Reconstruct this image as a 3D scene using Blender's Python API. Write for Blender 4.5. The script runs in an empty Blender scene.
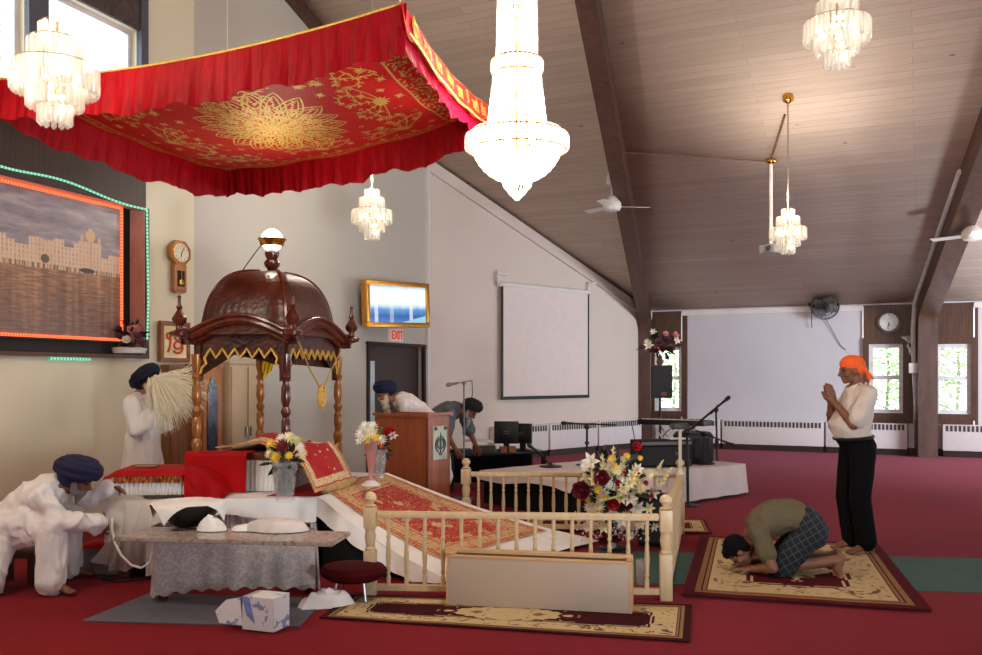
import bpy, bmesh, math, random
from mathutils import Vector, Matrix, noise
PI = math.pi
rnd = random.Random(7)
SC = bpy.context.scene
COL = SC.collection
F, CX, CY, CH = 920.0, 491.0, 375.0, 1.57      # focal length in px, horizon, camera height

def V(*a): return Vector(a)
def P(px, py, Y): return Vector(((px-CX)/F*Y, Y, CH-(py-CY)/F*Y))
def G(px, py, z=0.0): return P(px, py, (CH-z)*F/(py-CY))
def lin(c):
    c = c/255.0
    return c/12.92 if c <= 0.04045 else ((c+0.055)/1.055)**2.4
def rgb(r, g, b): return (lin(r), lin(g), lin(b), 1.0)

# ------------------------------------------------------------ mesh builder
class MB:
    def __init__(s):
        s.bm = bmesh.new(); s.uv = None
    def _uv(s):
        if s.uv is None: s.uv = s.bm.loops.layers.uv.new('UVMap')
        return s.uv
    def poly(s, pts, uvs=None):
        f = s.bm.faces.new([s.bm.verts.new(p) for p in pts])
        if uvs:
            L = s._uv()
            for l, t in zip(f.loops, uvs): l[L].uv = t
        return f
    def box(s, c, size, R=None, bev=0.0):
        M = Matrix.Translation(Vector(c))
        if R is not None: M = M @ R.to_4x4()
        M = M @ Matrix.Diagonal((size[0], size[1], size[2], 1))
        r = bmesh.ops.create_cube(s.bm, size=1.0, matrix=M)
        if bev > 0:
            es = list({e for v in r['verts'] for e in v.link_edges})
            bmesh.ops.bevel(s.bm, geom=es, offset=bev, segments=2, affect='EDGES', profile=0.6)
        return s
    def bar(s, a, b, w, h=None, up=Vector((0, 0, 1))):
        a = Vector(a); b = Vector(b); h = h or w
        d = (b-a); L = d.length; d.normalize()
        side = d.cross(up)
        if side.length < 1e-4: side = d.cross(Vector((1, 0, 0)))
        side.normalize(); u = side.cross(d)
        R = Matrix((d, side, u)).transposed()
        return s.box((a+b)/2, (L, w, h), R)
    def tube(s, pts, r, n=8, caps=True, closed=False):
        pts = [Vector(p) for p in pts]; k = len(pts)
        rs = r if isinstance(r, (list, tuple)) else [r]*k
        rings = []; prev = None
        for i, p in enumerate(pts):
            if closed: d = pts[(i+1) % k]-pts[i-1]
            else: d = pts[min(i+1, k-1)]-pts[max(i-1, 0)]
            if d.length < 1e-9: d = Vector((0, 0, 1))
            d.normalize()
            if prev is None:
                ref = Vector((0, 0, 1)) if abs(d.z) < 0.9 else Vector((1, 0, 0))
                x = d.cross(ref).normalized()
            else:
                x = prev-d*prev.dot(d)
                x = x.normalized() if x.length > 1e-6 else d.orthogonal().normalized()
            y = d.cross(x); prev = x
            rings.append([s.bm.verts.new(p+(x*math.cos(2*PI*j/n)+y*math.sin(2*PI*j/n))*rs[i]) for j in range(n)])
        m = k if closed else k-1
        L = s._uv()
        for i in range(m):
            A = rings[i]; B = rings[(i+1) % k]
            for j in range(n):
                f = s.bm.faces.new((A[j], A[(j+1) % n], B[(j+1) % n], B[j]))
                us = [(i, j/n), (i, (j+1)/n), (i+1, (j+1)/n), (i+1, j/n)]
                for l, t in zip(f.loops, us): l[L].uv = t
        if caps and not closed:
            s.bm.faces.new(list(reversed(rings[0]))); s.bm.faces.new(rings[-1])
        return s
    def lathe(s, prof, n=20, M=None, caps=True):
        M = M or Matrix.Identity(4); rings = []
        for r, z in prof:
            r = max(r, 1e-4)
            rings.append([s.bm.verts.new(M @ Vector((r*math.cos(2*PI*j/n), r*math.sin(2*PI*j/n), z))) for j in range(n)])
        for A, B in zip(rings, rings[1:]):
            for j in range(n): s.bm.faces.new((A[j], A[(j+1) % n], B[(j+1) % n], B[j]))
        if caps:
            s.bm.faces.new(list(reversed(rings[0]))); s.bm.faces.new(rings[-1])
        return s
    def ball(s, c, r, R=None, u=14, v=9):
        if not isinstance(r, (tuple, list, Vector)): r = (r, r, r)
        M = Matrix.Translation(Vector(c))
        if R is not None: M = M @ R.to_4x4()
        M = M @ Matrix.Diagonal((r[0], r[1], r[2], 1))
        bmesh.ops.create_uvsphere(s.bm, u_segments=u, v_segments=v, radius=1.0, matrix=M)
        return s
    def limb(s, pts, rs, n=12):
        pts = [Vector(p) for p in pts]
        for p, r in zip(pts, rs): s.ball(p, r, None, n, 8)
        for a, b, ra, rb in zip(pts, pts[1:], rs, rs[1:]):
            if (a-b).length > 1e-5: s.tube([a, b], [ra, rb], n)
        return s
    def prism(s, pts, vec):
        vec = Vector(vec); a = [s.bm.verts.new(Vector(p)) for p in pts]; b = [s.bm.verts.new(Vector(p)+vec) for p in pts]
        n = len(a)
        s.bm.faces.new(list(reversed(a))); s.bm.faces.new(b)
        for i in range(n): s.bm.faces.new((a[i], a[(i+1) % n], b[(i+1) % n], b[i]))
        return s
    def grid(s, fn, nu, nv, uvs=None, closeu=False):
        vs = [[s.bm.verts.new(fn(i/nu, j/nv)) for j in range(nv+1)] for i in range(nu+(0 if closeu else 1))]
        L = s._uv(); su, sv = uvs or (1, 1)
        N = len(vs)
        for i in range(nu):
            for j in range(nv):
                i2 = (i+1) % N
                f = s.bm.faces.new((vs[i][j], vs[i2][j], vs[i2][j+1], vs[i][j+1]))
                for l, t in zip(f.loops, ((i, j), (i+1, j), (i+1, j+1), (i, j+1))): l[L].uv = (t[0]/nu*su, t[1]/nv*sv)
        return s
    def mesh(s, name, angle=38, thick=0.0):
        if thick:
            bmesh.ops.recalc_face_normals(s.bm, faces=s.bm.faces)
            bmesh.ops.solidify(s.bm, geom=s.bm.faces[:]+s.bm.verts[:]+s.bm.edges[:], thickness=thick)
        bmesh.ops.recalc_face_normals(s.bm, faces=s.bm.faces)
        for f in s.bm.faces: f.smooth = True
        me = bpy.data.meshes.new(name); s.bm.to_mesh(me); s.bm.free()
        me.set_sharp_from_angle(angle=math.radians(angle))
        return me

def ROOT(o):
    while o.parent: o = o.parent
    return o
def tag(o, label=None, cat=None, group=None, kind=None):
    if label: o['label'] = label
    if cat: o['category'] = cat
    if group: o['group'] = group
    if kind: o['kind'] = kind
    return o
def obj_me(name, me, mat, parent=None):
    o = bpy.data.objects.new(name, me); COL.objects.link(o)
    if mat: 
        me.materials.clear(); me.materials.append(mat)
    if parent: o.parent = parent
    return o
def obj(name, mb, mat, parent=None, label=None, cat=None, group=None, kind=None, angle=38, thick=0.0, local=False):
    """mesh coordinates are world; they are re-based on the root's origin. top-level meshes get an origin at their base"""
    me = mb if isinstance(mb, bpy.types.Mesh) else mb.mesh(name, angle, thick)
    if parent is not None:
        if not local: me.transform(Matrix.Translation(-ROOT(parent).location))
        o = obj_me(name, me, mat, parent)
    else:
        xs = [v.co for v in me.vertices]
        lo = Vector((min(c.x for c in xs), min(c.y for c in xs), min(c.z for c in xs)))
        hi = Vector((max(c.x for c in xs), max(c.y for c in xs), max(c.z for c in xs)))
        org = Vector(((lo.x+hi.x)/2, (lo.y+hi.y)/2, lo.z))
        me.transform(Matrix.Translation(-org))
        o = obj_me(name, me, mat); o.location = org
    return tag(o, label, cat, group, kind)
def thing(name, label, cat, loc=(0, 0, 0), rotz=0.0, group=None):
    o = bpy.data.objects.new(name, None); COL.objects.link(o)
    o.empty_display_size = 0.1; o.location = loc; o.rotation_euler = (0, 0, rotz)
    return tag(o, label, cat, group)
def dup(root, loc, rotz=0.0, label=None, group=None, scale=None):
    r = root.copy(); COL.objects.link(r); r.location = loc; r.rotation_euler = (0, 0, rotz)
    if scale: r.scale = (scale,)*3
    if label: r['label'] = label
    if group: r['group'] = group
    for ch in list(root.children):
        c = ch.copy(); COL.objects.link(c); c.parent = r
        for g in list(ch.children):
            d = g.copy(); COL.objects.link(d); d.parent = c
    return r
def struct(name, mb, mat, **k):
    return obj(name, mb, mat, kind='structure', **k)

def text_mesh(body, size, extrude, M, align='CENTER', offset=0.0):
    cu = bpy.data.curves.new('t', 'FONT'); cu.body = body; cu.size = size; cu.extrude = extrude; cu.offset = offset
    cu.align_x = align; cu.align_y = 'CENTER'; cu.resolution_u = 3
    t = bpy.data.objects.new('t', cu); COL.objects.link(t)
    dg = bpy.context.evaluated_depsgraph_get(); dg.update()
    me = bpy.data.meshes.new_from_object(t.evaluated_get(dg))
    bpy.data.objects.remove(t); bpy.data.curves.remove(cu)
    me.materials.clear(); me.transform(M)
    return me

# ------------------------------------------------------------ materials
def newmat(name):
    m = bpy.data.materials.new(name); m.use_nodes = True
    nt = m.node_tree; b = nt.nodes['Principled BSDF']
    return m, nt, b
def N(nt, typ, **k):
    n = nt.nodes.new(typ)
    for a, v in k.items():
        if a.startswith('i_'):
            key = a[2:]
            n.inputs[int(key) if key.isdigit() else key].default_value = v
        else: setattr(n, a, v)
    return n
def ramp(nt, stops, interp='LINEAR'):
    r = nt.nodes.new('ShaderNodeValToRGB'); cr = r.color_ramp; cr.interpolation = interp
    while len(cr.elements) > 1: cr.elements.remove(cr.elements[-1])
    cr.elements[0].position = stops[0][0]; cr.elements[0].color = stops[0][1]
    for p, c in stops[1:]:
        e = cr.elements.new(p); e.color = c
    return r
def mix(nt, fac, a, b, blend='MIX'):
    m = nt.nodes.new('ShaderNodeMix'); m.data_type = 'RGBA'; m.blend_type = blend
    for sock, v in ((m.inputs[0], fac), (m.inputs[6], a), (m.inputs[7], b)):
        if hasattr(v, 'is_linked') or isinstance(v, bpy.types.NodeSocket): nt.links.new(v, sock)
        else: sock.default_value = v
    return m.outputs[2]
def math_(nt, op, a, b=None, c=None):
    m = nt.nodes.new('ShaderNodeMath'); m.operation = op
    for i, v in enumerate((a, b, c)):
        if v is None: continue
        if isinstance(v, bpy.types.NodeSocket): nt.links.new(v, m.inputs[i])
        else: m.inputs[i].default_value = v
    return m.outputs[0]
def coords(nt, kind='Object', scale=(1, 1, 1), rot=(0, 0, 0)):
    t = nt.nodes.new('ShaderNodeTexCoord'); mp = nt.nodes.new('ShaderNodeMapping')
    mp.inputs['Scale'].default_value = scale; mp.inputs['Rotation'].default_value = rot
    nt.links.new(t.outputs[kind], mp.inputs['Vector'])
    return mp.outputs['Vector']
def noise_(nt, vec, scale, detail=3.0, rough=0.5, dist=0.0):
    n = N(nt, 'ShaderNodeTexNoise'); n.inputs['Scale'].default_value = scale; n.inputs['Detail'].default_value = detail
    n.inputs['Roughness'].default_value = rough; n.inputs['Distortion'].default_value = dist
    if vec: nt.links.new(vec, n.inputs['Vector'])
    return n.outputs['Fac']
def bump(nt, b, h, strength=0.3, dist=0.01):
    n = nt.nodes.new('ShaderNodeBump'); n.inputs['Strength'].default_value = strength; n.inputs['Distance'].default_value = dist
    nt.links.new(h, n.inputs['Height']); nt.links.new(n.outputs['Normal'], b.inputs['Normal'])
def M_(name, c, rough=0.6, metal=0.0, var=0.12, scale=8.0, bmp=0.0, bscale=40.0, stretch=(1, 1, 1), spec=0.4, sheen=0.0):
    """plain surface with mild procedural variation"""
    m, nt, b = newmat(name)
    v = coords(nt, 'Object', stretch)
    f = noise_(nt, v, scale, 4)
    d = tuple(x*(1-var) for x in c[:3])+(1,); l = tuple(min(1, x*(1+var)) for x in c[:3])+(1,)
    r = ramp(nt, [(0.3, d), (0.7, l)]); nt.links.new(f, r.inputs[0]); nt.links.new(r.outputs[0], b.inputs['Base Color'])
    b.inputs['Roughness'].default_value = rough; b.inputs['Metallic'].default_value = metal
    b.inputs['Specular IOR Level'].default_value = spec
    if sheen: b.inputs['Sheen Weight'].default_value = sheen
    if bmp: bump(nt, b, noise_(nt, v, bscale, 4), bmp, 0.01)
    return m
def wood(name, c1, c2, rough=0.45, stretch=(1, 1, 8), scale=3.0, bmp=0.1, spec=0.4):
    m, nt, b = newmat(name)
    s = tuple(1.0/x if x else 1 for x in (1, 1, 1))
    v = coords(nt, 'Object', stretch)
    f = noise_(nt, v, scale, 6, 0.6, 0.6)
    r = ramp(nt, [(0.3, c1), (0.7, c2)]); nt.links.new(f, r.inputs[0]); nt.links.new(r.outputs[0], b.inputs['Base Color'])
    b.inputs['Roughness'].default_value = rough; b.inputs['Specular IOR Level'].default_value = spec
    bump(nt, b, f, bmp, 0.005)
    return m
def emit(name, c, s, base=None):
    m, nt, b = newmat(name)
    b.inputs['Base Color'].default_value = base or c; b.inputs['Emission Color'].default_value = c; b.inputs['Emission Strength'].default_value = s
    return m
# ------------------------------------------------------------ shared materials
BLACK = M_('black_plastic', rgb(22, 22, 24), 0.45)
BLACKCLOTH = M_('black_cloth', rgb(18, 17, 18), 0.9)
CHROME = M_('chrome', rgb(150, 150, 154), 0.35, 1.0, 0.03)
BRASS = M_('brass', rgb(212, 160, 70), 0.25, 1.0, 0.06)
GOLD = M_('gold_thread', rgb(222, 178, 84), 0.38, 0.45, 0.25, 60, 0.4, 300)
WHITEMETAL = M_('white_enamel', rgb(222, 218, 212), 0.4, 0.0, 0.04)
WHITEPAINT = M_('white_paint', rgb(225, 216, 214), 0.55, 0.0, 0.03, 2)
SHEET = M_('white_cotton', rgb(238, 234, 231), 0.85, 0.0, 0.04, 5, 0.15, 60)
SHEER = None
DARKWOOD = wood('dark_rosewood', rgb(58, 22, 14), rgb(98, 40, 24), 0.22, (3, 3, 1), 5, 0.05, 0.6)
BEAMWOOD = wood('beam_wood', rgb(66, 44, 36), rgb(94, 64, 52), 0.5, (2, 2, 0.6), 4, 0.1)
BROWNPANEL = wood('brown_panel', rgb(66, 44, 34), rgb(98, 68, 52), 0.45, (14, 14, 0.8), 3, 0.08)
OAK = wood('oak', rgb(158, 100, 56), rgb(190, 128, 76), 0.4, (8, 8, 0.8), 3, 0.05)
LECTERNWOOD = wood('lectern_wood', rgb(140, 68, 38), rgb(172, 90, 52), 0.35, (6, 6, 0.7), 3, 0.03)
BIRCH = wood('birch', rgb(200, 168, 126), rgb(218, 190, 148), 0.4, (4, 4, 1), 5, 0.05)

def sheer_mat(name, c, t):
    m, nt, b = newmat(name)
    tr = N(nt, 'ShaderNodeBsdfTransparent'); tl = N(nt, 'ShaderNodeBsdfTranslucent'); tl.inputs['Color'].default_value = c
    b.inputs['Base Color'].default_value = c; b.inputs['Roughness'].default_value = 0.9
    m1 = N(nt, 'ShaderNodeMixShader'); m1.inputs[0].default_value = 0.35
    nt.links.new(b.outputs[0], m1.inputs[1]); nt.links.new(tl.outputs[0], m1.inputs[2])
    m2 = N(nt, 'ShaderNodeMixShader'); m2.inputs[0].default_value = t
    nt.links.new(m1.outputs[0], m2.inputs[1]); nt.links.new(tr.outputs[0], m2.inputs[2])
    nt.links.new(m2.outputs[0], nt.nodes['Material Output'].inputs[0])
    return m
SHEER = sheer_mat('sheer_net', rgb(232, 226, 220), 0.45)

def glass_mat(name, c=(1, 1, 1, 1), t=0.6, rough=0.05, transl=0.25):
    """clear cut glass: see-through, shiny, with a little scatter"""
    m, nt, b = newmat(name)
    nt.nodes.remove(b)
    tr = N(nt, 'ShaderNodeBsdfTransparent'); tr.inputs['Color'].default_value = c
    gl = N(nt, 'ShaderNodeBsdfGlossy'); gl.inputs['Roughness'].default_value = rough
    tl = N(nt, 'ShaderNodeBsdfTranslucent'); tl.inputs['Color'].default_value = c
    df = N(nt, 'ShaderNodeBsdfDiffuse'); df.inputs['Color'].default_value = c
    a = N(nt, 'ShaderNodeMixShader'); a.inputs[0].default_value = 0.4
    nt.links.new(tl.outputs[0], a.inputs[1]); nt.links.new(df.outputs[0], a.inputs[2])
    bx = N(nt, 'ShaderNodeMixShader'); bx.inputs[0].default_value = transl
    nt.links.new(tr.outputs[0], bx.inputs[1]); nt.links.new(a.outputs[0], bx.inputs[2])
    lw = N(nt, 'ShaderNodeLayerWeight'); lw.inputs['Blend'].default_value = 0.5
    fr = math_(nt, 'MULTIPLY_ADD', math_(nt, 'POWER', lw.outputs['Facing'], 4.0), 0.8, 0.04)
    cx = N(nt, 'ShaderNodeMixShader'); nt.links.new(fr, cx.inputs[0])
    nt.links.new(bx.outputs[0], cx.inputs[1]); nt.links.new(gl.outputs[0], cx.inputs[2])
    nt.links.new(cx.outputs[0], nt.nodes['Material Output'].inputs[0])
    return m
CRYSTAL = glass_mat('crystal', rgb(250, 248, 244), t=0.6, transl=0.34)
CUTGLASS = glass_mat('cut_glass', rgb(250, 251, 252), transl=0.24)
PANE = glass_mat('window_glass', rgb(252, 254, 255), transl=0.0)

# ------------------------------------------------------------ room geometry
def wallpt(px, Kc, v): 
    Y = Kc/(v-px); return Vector(((px-CX)/F*Y, Y, 0))
def pa(px): return wallpt(px, 7009.0, 830.0)
def pb(px): return wallpt(px, 15.9*524, 950.0)
def pc(px): return wallpt(px, 15.9*1034, 1460.0)
def pd(px):
    Y = 42530.0/(px+1446.0); return Vector(((px-CX)/F*Y, Y, 0))
A0 = pa(-60); A1 = pa(194); B1 = pb(426); C1 = pc(650); D1 = pd(1360)
pl_n = Vector((0.17, 0.358, 1.0))
def ceil1(x, y): return 3.1-0.17*(x-3.26)-0.358*(y-20.1)
RIDGE = 7.6
def ceilz(x, y):
    z = ceil1(x, y); return min(z, 2*RIDGE-z)
def onceil(px, py):
    dx = (px-CX)/F; dz = (CY-py)/F
    Y = (3.1+0.17*3.26+0.358*20.1-CH)/(dz+0.17*dx+0.358)
    return Vector((dx*Y, Y, CH+dz*Y))
def plane_of(a, b, off=0.0):
    d = (b-a).normalized(); n = Vector((d.y, -d.x, 0))      # towards the room for walls running left to right
    return a+n*off, n, d
def onwall(px, py, a, b, off=0.0):
    q, n, d = plane_of(a, b, off)
    r = Vector(((px-CX)/F, 1.0, (CY-py)/F)); o = Vector((0, 0, CH))
    return o+r*((q-o).dot(n)/r.dot(n))
def WA(px, py, off=0.0): return onwall(px, py, A0, A1, off)
def WB(px, py, off=0.0): return onwall(px, py, A1, B1, off)
def WC(px, py, off=0.0): return onwall(px, py, B1, C1, off)
def WD(px, py, off=0.0): return onwall(px, py, C1, D1, off)

def wall(name, a, b, mat, openings=(), th=0.25, topoff=0.0):
    a = Vector(a); b = Vector(b); L = (b-a).length; d = (b-a)/L; n = Vector((d.y, -d.x, 0))
    cuts = {0.0, L}
    for s0, s1, z0, z1 in openings: cuts |= {s0, s1}
    k = max(2, int(L/0.8))
    cuts |= {L*i/k for i in range(k+1)}
    cuts = sorted(c for c in cuts if -1e-6 <= c <= L+1e-6)
    mb = MB()
    def top(s):
        p = a+d*s; return ceilz(p.x, p.y)+topoff
    zs = sorted({0.0}|{z for o in openings for z in o[2:]})
    cache = {}
    def vt(s, z, t):
        key = (round(s, 4), round(z, 4), t)
        if key not in cache:
            p = a+d*s-n*(th if t else 0.0); cache[key] = mb.bm.verts.new((p.x, p.y, z))
        return cache[key]
    for s0, s1 in zip(cuts, cuts[1:]):
        if s1-s0 < 1e-5: continue
        sm = (s0+s1)/2
        levels = zs+[None]
        for z0, z1 in zip(levels, levels[1:]):
            hole = z1 is not None and any(o[0]-1e-4 < sm < o[1]+1e-4 and o[2]-1e-4 < (z0+z1)/2 < o[3]+1e-4 for o in openings)
            if hole: continue
            za, zb = (top(s0), top(s1)) if z1 is None else (z1, z1)
            for t in (0, 1):
                q = [vt(s0, z0, t), vt(s1, z0, t), vt(s1, zb, t), vt(s0, za, t)]
                try: mb.bm.faces.new(q if not t else list(reversed(q)))
                except ValueError: pass
    for s0, s1, z0, z1 in openings:                       # reveals
        for (p, q) in (((s0, z0), (s1, z0)), ((s1, z0), (s1, z1)), ((s1, z1), (s0, z1)), ((s0, z1), (s0, z0))):
            try: mb.bm.faces.new((vt(p[0], p[1], 0), vt(q[0], q[1], 0), vt(q[0], q[1], 1), vt(p[0], p[1], 1)))
            except ValueError: pass
    return struct(name, mb, mat, angle=20)

def wallpaint(name, c, brick=False, ang=0.0, tint=None):
    m, nt, b = newmat(name)
    v = coords(nt, 'Object', (1, 1, 1), (0, 0, 0))
    f = noise_(nt, v, 1.3, 3)
    r = ramp(nt, [(0.35, tuple(x*0.965 for x in c[:3])+(1,)), (0.65, c)]); nt.links.new(f, r.inputs[0])
    nt.links.new(r.outputs[0], b.inputs['Base Color'])
    b.inputs['Roughness'].default_value = 0.5; b.inputs['Specular IOR Level'].default_value = 0.25
    if brick:
        t = N(nt, 'ShaderNodeTexCoord'); mp = N(nt, 'ShaderNodeMapping'); mp.inputs['Rotation'].default_value = (PI/2, 0, ang)
        mp.vector_type = 'POINT'
        # along-wall distance and height as the brick plane
        s = N(nt, 'ShaderNodeSeparateXYZ'); nt.links.new(t.outputs['Object'], s.inputs[0])
        u = math_(nt, 'ADD', math_(nt, 'MULTIPLY', s.outputs[0], math.cos(ang)), math_(nt, 'MULTIPLY', s.outputs[1], math.sin(ang)))
        cb = N(nt, 'ShaderNodeCombineXYZ'); nt.links.new(u, cb.inputs[0]); nt.links.new(s.outputs[2], cb.inputs[1])
        br = N(nt, 'ShaderNodeTexBrick'); br.inputs['Scale'].default_value = 1.0; br.inputs['Brick Width'].default_value = 0.4
        br.inputs['Row Height'].default_value = 0.2; br.inputs['Mortar Size'].default_value = 0.008; br.inputs['Mortar Smooth'].default_value = 0.4
        nt.links.new(cb.outputs[0], br.inputs['Vector'])
        bump(nt, b, math_(nt, 'SUBTRACT', 1.0, br.outputs['Fac']), 0.25, 0.01)
    return m
angC = math.atan2((C1-B1).y, (C1-B1).x)
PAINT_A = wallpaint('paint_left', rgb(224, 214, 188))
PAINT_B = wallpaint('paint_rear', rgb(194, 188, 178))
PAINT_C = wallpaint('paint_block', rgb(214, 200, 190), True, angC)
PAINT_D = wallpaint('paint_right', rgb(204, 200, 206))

dirA = (A1-A0).normalized(); nA = Vector((dirA.y, -dirA.x, 0))
def sA(p): return (p-A0).dot(dirA)
# windows high in the left wall and the alcove under them
wtop, wbot = 5.36, 4.3
s_w0, s_wm0, s_wm1, s_w1 = sA(WA(-40, 0)), sA(WA(26, 0)), sA(WA(46, 0)), sA(WA(138, 0))
s_a1 = sA(WA(144, 300)); al_z0, al_z1 = 1.79, 3.42
TH = 0.26
E0 = A0-dirA*14.0                         # left wall runs on behind the camera
sh = 14.0
dirD = (D1-C1).normalized(); nD = Vector((dirD.y, -dirD.x, 0))
def sD(p): return (p-C1).dot(dirD)
winD = []                                  # right wall windows: px0, px1, ztop, zbot
def winspec(x0, x1, yt, yb):
    a = WD(x0, yt); b = WD(x1, yt); c = WD((x0+x1)/2, yb); t = WD((x0+x1)/2, yt)
    return (sD(a), sD(b), c.z, t.z)
winD = [winspec(655, 682, 347, 411), winspec(869, 903, 344, 413), winspec(935, 971, 344, 414), (sD(D1)-3.2, sD(D1)-2.4, 0.88, 2.2), (sD(D1)-1.6, sD(D1)-0.8, 0.88, 2.2)]
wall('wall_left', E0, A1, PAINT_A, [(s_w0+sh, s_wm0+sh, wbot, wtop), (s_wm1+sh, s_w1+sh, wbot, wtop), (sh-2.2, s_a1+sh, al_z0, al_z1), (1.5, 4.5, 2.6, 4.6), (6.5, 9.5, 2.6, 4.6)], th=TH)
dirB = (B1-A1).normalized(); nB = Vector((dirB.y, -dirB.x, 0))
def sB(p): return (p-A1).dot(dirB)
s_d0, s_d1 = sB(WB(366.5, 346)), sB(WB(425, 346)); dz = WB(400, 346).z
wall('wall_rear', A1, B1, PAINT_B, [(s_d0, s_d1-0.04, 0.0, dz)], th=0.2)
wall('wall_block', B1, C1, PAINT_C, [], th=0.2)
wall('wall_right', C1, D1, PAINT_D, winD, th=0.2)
H1 = Vector((D1.x, -7.0, 0)); H0 = Vector((E0.x, E0.y, 0))
wall('wall_side', D1, H1, PAINT_D, [(4.0, 8.0, 0.9, 2.5), (9.5, 13.5, 0.9, 2.5), (15, 19, 0.9, 2.5)], th=0.2)
wall('wall_entrance', H1, H0, PAINT_D, [(4.0, 7.0, 0.9, 2.6), (10, 13.0, 0.9, 2.6)], th=0.2)

# floor
def floor_mat():
    m, nt, b = newmat('red_carpet')
    v = coords(nt)
    big = noise_(nt, v, 0.7, 4); fine = noise_(nt, v, 90, 2)
    r = ramp(nt, [(0.3, (0.19, 0.0065, 0.010, 1)), (0.7, (0.24, 0.009, 0.014, 1))]); nt.links.new(big, r.inputs[0])
    c = mix(nt, 0.35, r.outputs[0], (0.17, 0.006, 0.009, 1)); 
    r2 = ramp(nt, [(0.35, (0.75, 0.75, 0.75, 1)), (0.65, (1.1, 1.1, 1.1, 1))]); nt.links.new(fine, r2.inputs[0])
    nt.links.new(mix(nt, 1.0, c, r2.outputs[0], 'MULTIPLY'), b.inputs['Base Color'])
    b.inputs['Roughness'].default_value = 0.9; b.inputs['Specular IOR Level'].default_value = 0.08
    b.inputs['Sheen Weight'].default_value = 0.10; b.inputs['Sheen Roughness'].default_value = 0.35; b.inputs['Sheen Tint'].default_value = (1, .45, .6, 1)
    bump(nt, b, fine, 0.3, 0.01)
    return m
mb = MB(); poly = [E0, H1, D1, C1, B1, A1]
mb.prism([(p.x, p.y, -0.1) for p in poly], (0, 0, 0.1)); struct('floor', mb, floor_mat(), angle=20)

# ceiling: planked slope in front, its mirror behind the ridge
def ceil_mat():
    m, nt, b = newmat('ceiling_planks')
    t = N(nt, 'ShaderNodeTexCoord')
    br = N(nt, 'ShaderNodeTexBrick'); br.offset = 0.37; br.squash = 1.0
    br.inputs['Scale'].default_value = 1.0; br.inputs['Brick Width'].default_value = 5.5; br.inputs['Row Height'].default_value = 0.14
    br.inputs['Mortar Size'].default_value = 0.004; br.inputs['Mortar Smooth'].default_value = 0.3
    br.inputs['Color1'].default_value = (0, 0, 0, 1); br.inputs['Color2'].default_value = (1, 1, 1, 1); br.inputs['Mortar'].default_value = (0.5, 0.5, 0.5, 1)
    nt.links.new(t.outputs['UV'], br.inputs['Vector'])
    mp = N(nt, 'ShaderNodeMapping'); mp.inputs['Scale'].default_value = (0.7, 9, 1); nt.links.new(t.outputs['UV'], mp.inputs[0])
    g = noise_(nt, mp.outputs[0], 2.2, 6, 0.6, 0.4)
    mp2 = N(nt, 'ShaderNodeMapping'); mp2.inputs['Scale'].default_value = (1.0, 2.2, 1); nt.links.new(t.outputs['UV'], mp2.inputs[0])
    kn = N(nt, 'ShaderNodeTexVoronoi'); kn.inputs['Scale'].default_value = 1.1; nt.links.new(mp2.outputs[0], kn.inputs['Vector'])
    r = ramp(nt, [(0.25, rgb(210, 190, 174)), (0.75, rgb(226, 208, 193))]); nt.links.new(g, r.inputs[0])
    tone = ramp(nt, [(0.0, (0.91, 0.90, 0.89, 1)), (1.0, (1.05, 1.03, 1.02, 1))]); nt.links.new(br.outputs['Color'], tone.inputs[0])
    c = mix(nt, 1.0, r.outputs[0], tone.outputs[0], 'MULTIPLY')
    kr = ramp(nt, [(0.0, (1, 1, 1, 1)), (0.035, (0.8, 0.8, 0.8, 1)), (0.055, (0, 0, 0, 1))]); nt.links.new(kn.outputs['Distance'], kr.inputs[0])
    c = mix(nt, kr.outputs[0], c, rgb(140, 104, 84))
    mf = math_(nt, 'MULTIPLY', br.outputs['Fac'], 0.45)
    c = mix(nt, mf, c, rgb(136, 106, 90))
    nt.links.new(c, b.inputs['Base Color']); b.inputs['Roughness'].default_value = 0.55; b.inputs['Specular IOR Level'].default_value = 0.25
    bump(nt, b, math_(nt, 'SUBTRACT', 1.0, br.outputs['Fac']), 0.3, 0.01)
    return m
gx = Vector((0.17, 0.358)).normalized(); ex = Vector((gx.y, -gx.x))
def clip_half(pts, fn):
    out = []
    for p, q in zip(pts, pts[1:]+pts[:1]):
        a, b = fn(p), fn(q)
        if a >= 0: out.append(p)
        if (a < 0) != (b < 0): out.append(p+(q-p)*(a/(a-b)))
    return out
vr = (RIDGE-3.1)/math.hypot(0.17, 0.358); slope = math.hypot(0.17, 0.358); kk = math.sqrt(1+slope*slope)
room = [E0, H1, D1, C1, B1, A1]
cen = sum(room, Vector((0, 0, 0)))/len(room)
room2 = [p+(p-cen).normalized()*0.05 for p in room]
def uvof(p):
    q = Vector((p.x-3.26, p.y-20.1)); return q.dot(ex), -q.dot(gx)
mb = MB()
for sgn in (1, -1):
    pts = clip_half(room2, lambda p: sgn*(vr-uvof(p)[1]))
    top = [Vector((p.x, p.y, ceilz(p.x, p.y))) for p in pts]
    mb.poly(top, [(uvof(p)[0], uvof(p)[1]*kk) for p in pts])
bmesh.ops.remove_doubles(mb.bm, verts=mb.bm.verts[:], dist=0.001)
ce = struct('ceiling', mb, ceil_mat(), angle=5)
md = ce.modifiers.new('thick', 'SOLIDIFY'); md.thickness = 0.2; md.offset = 1.0 if ce.data.polygons[0].normal.z > 0 else -1.0

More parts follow.
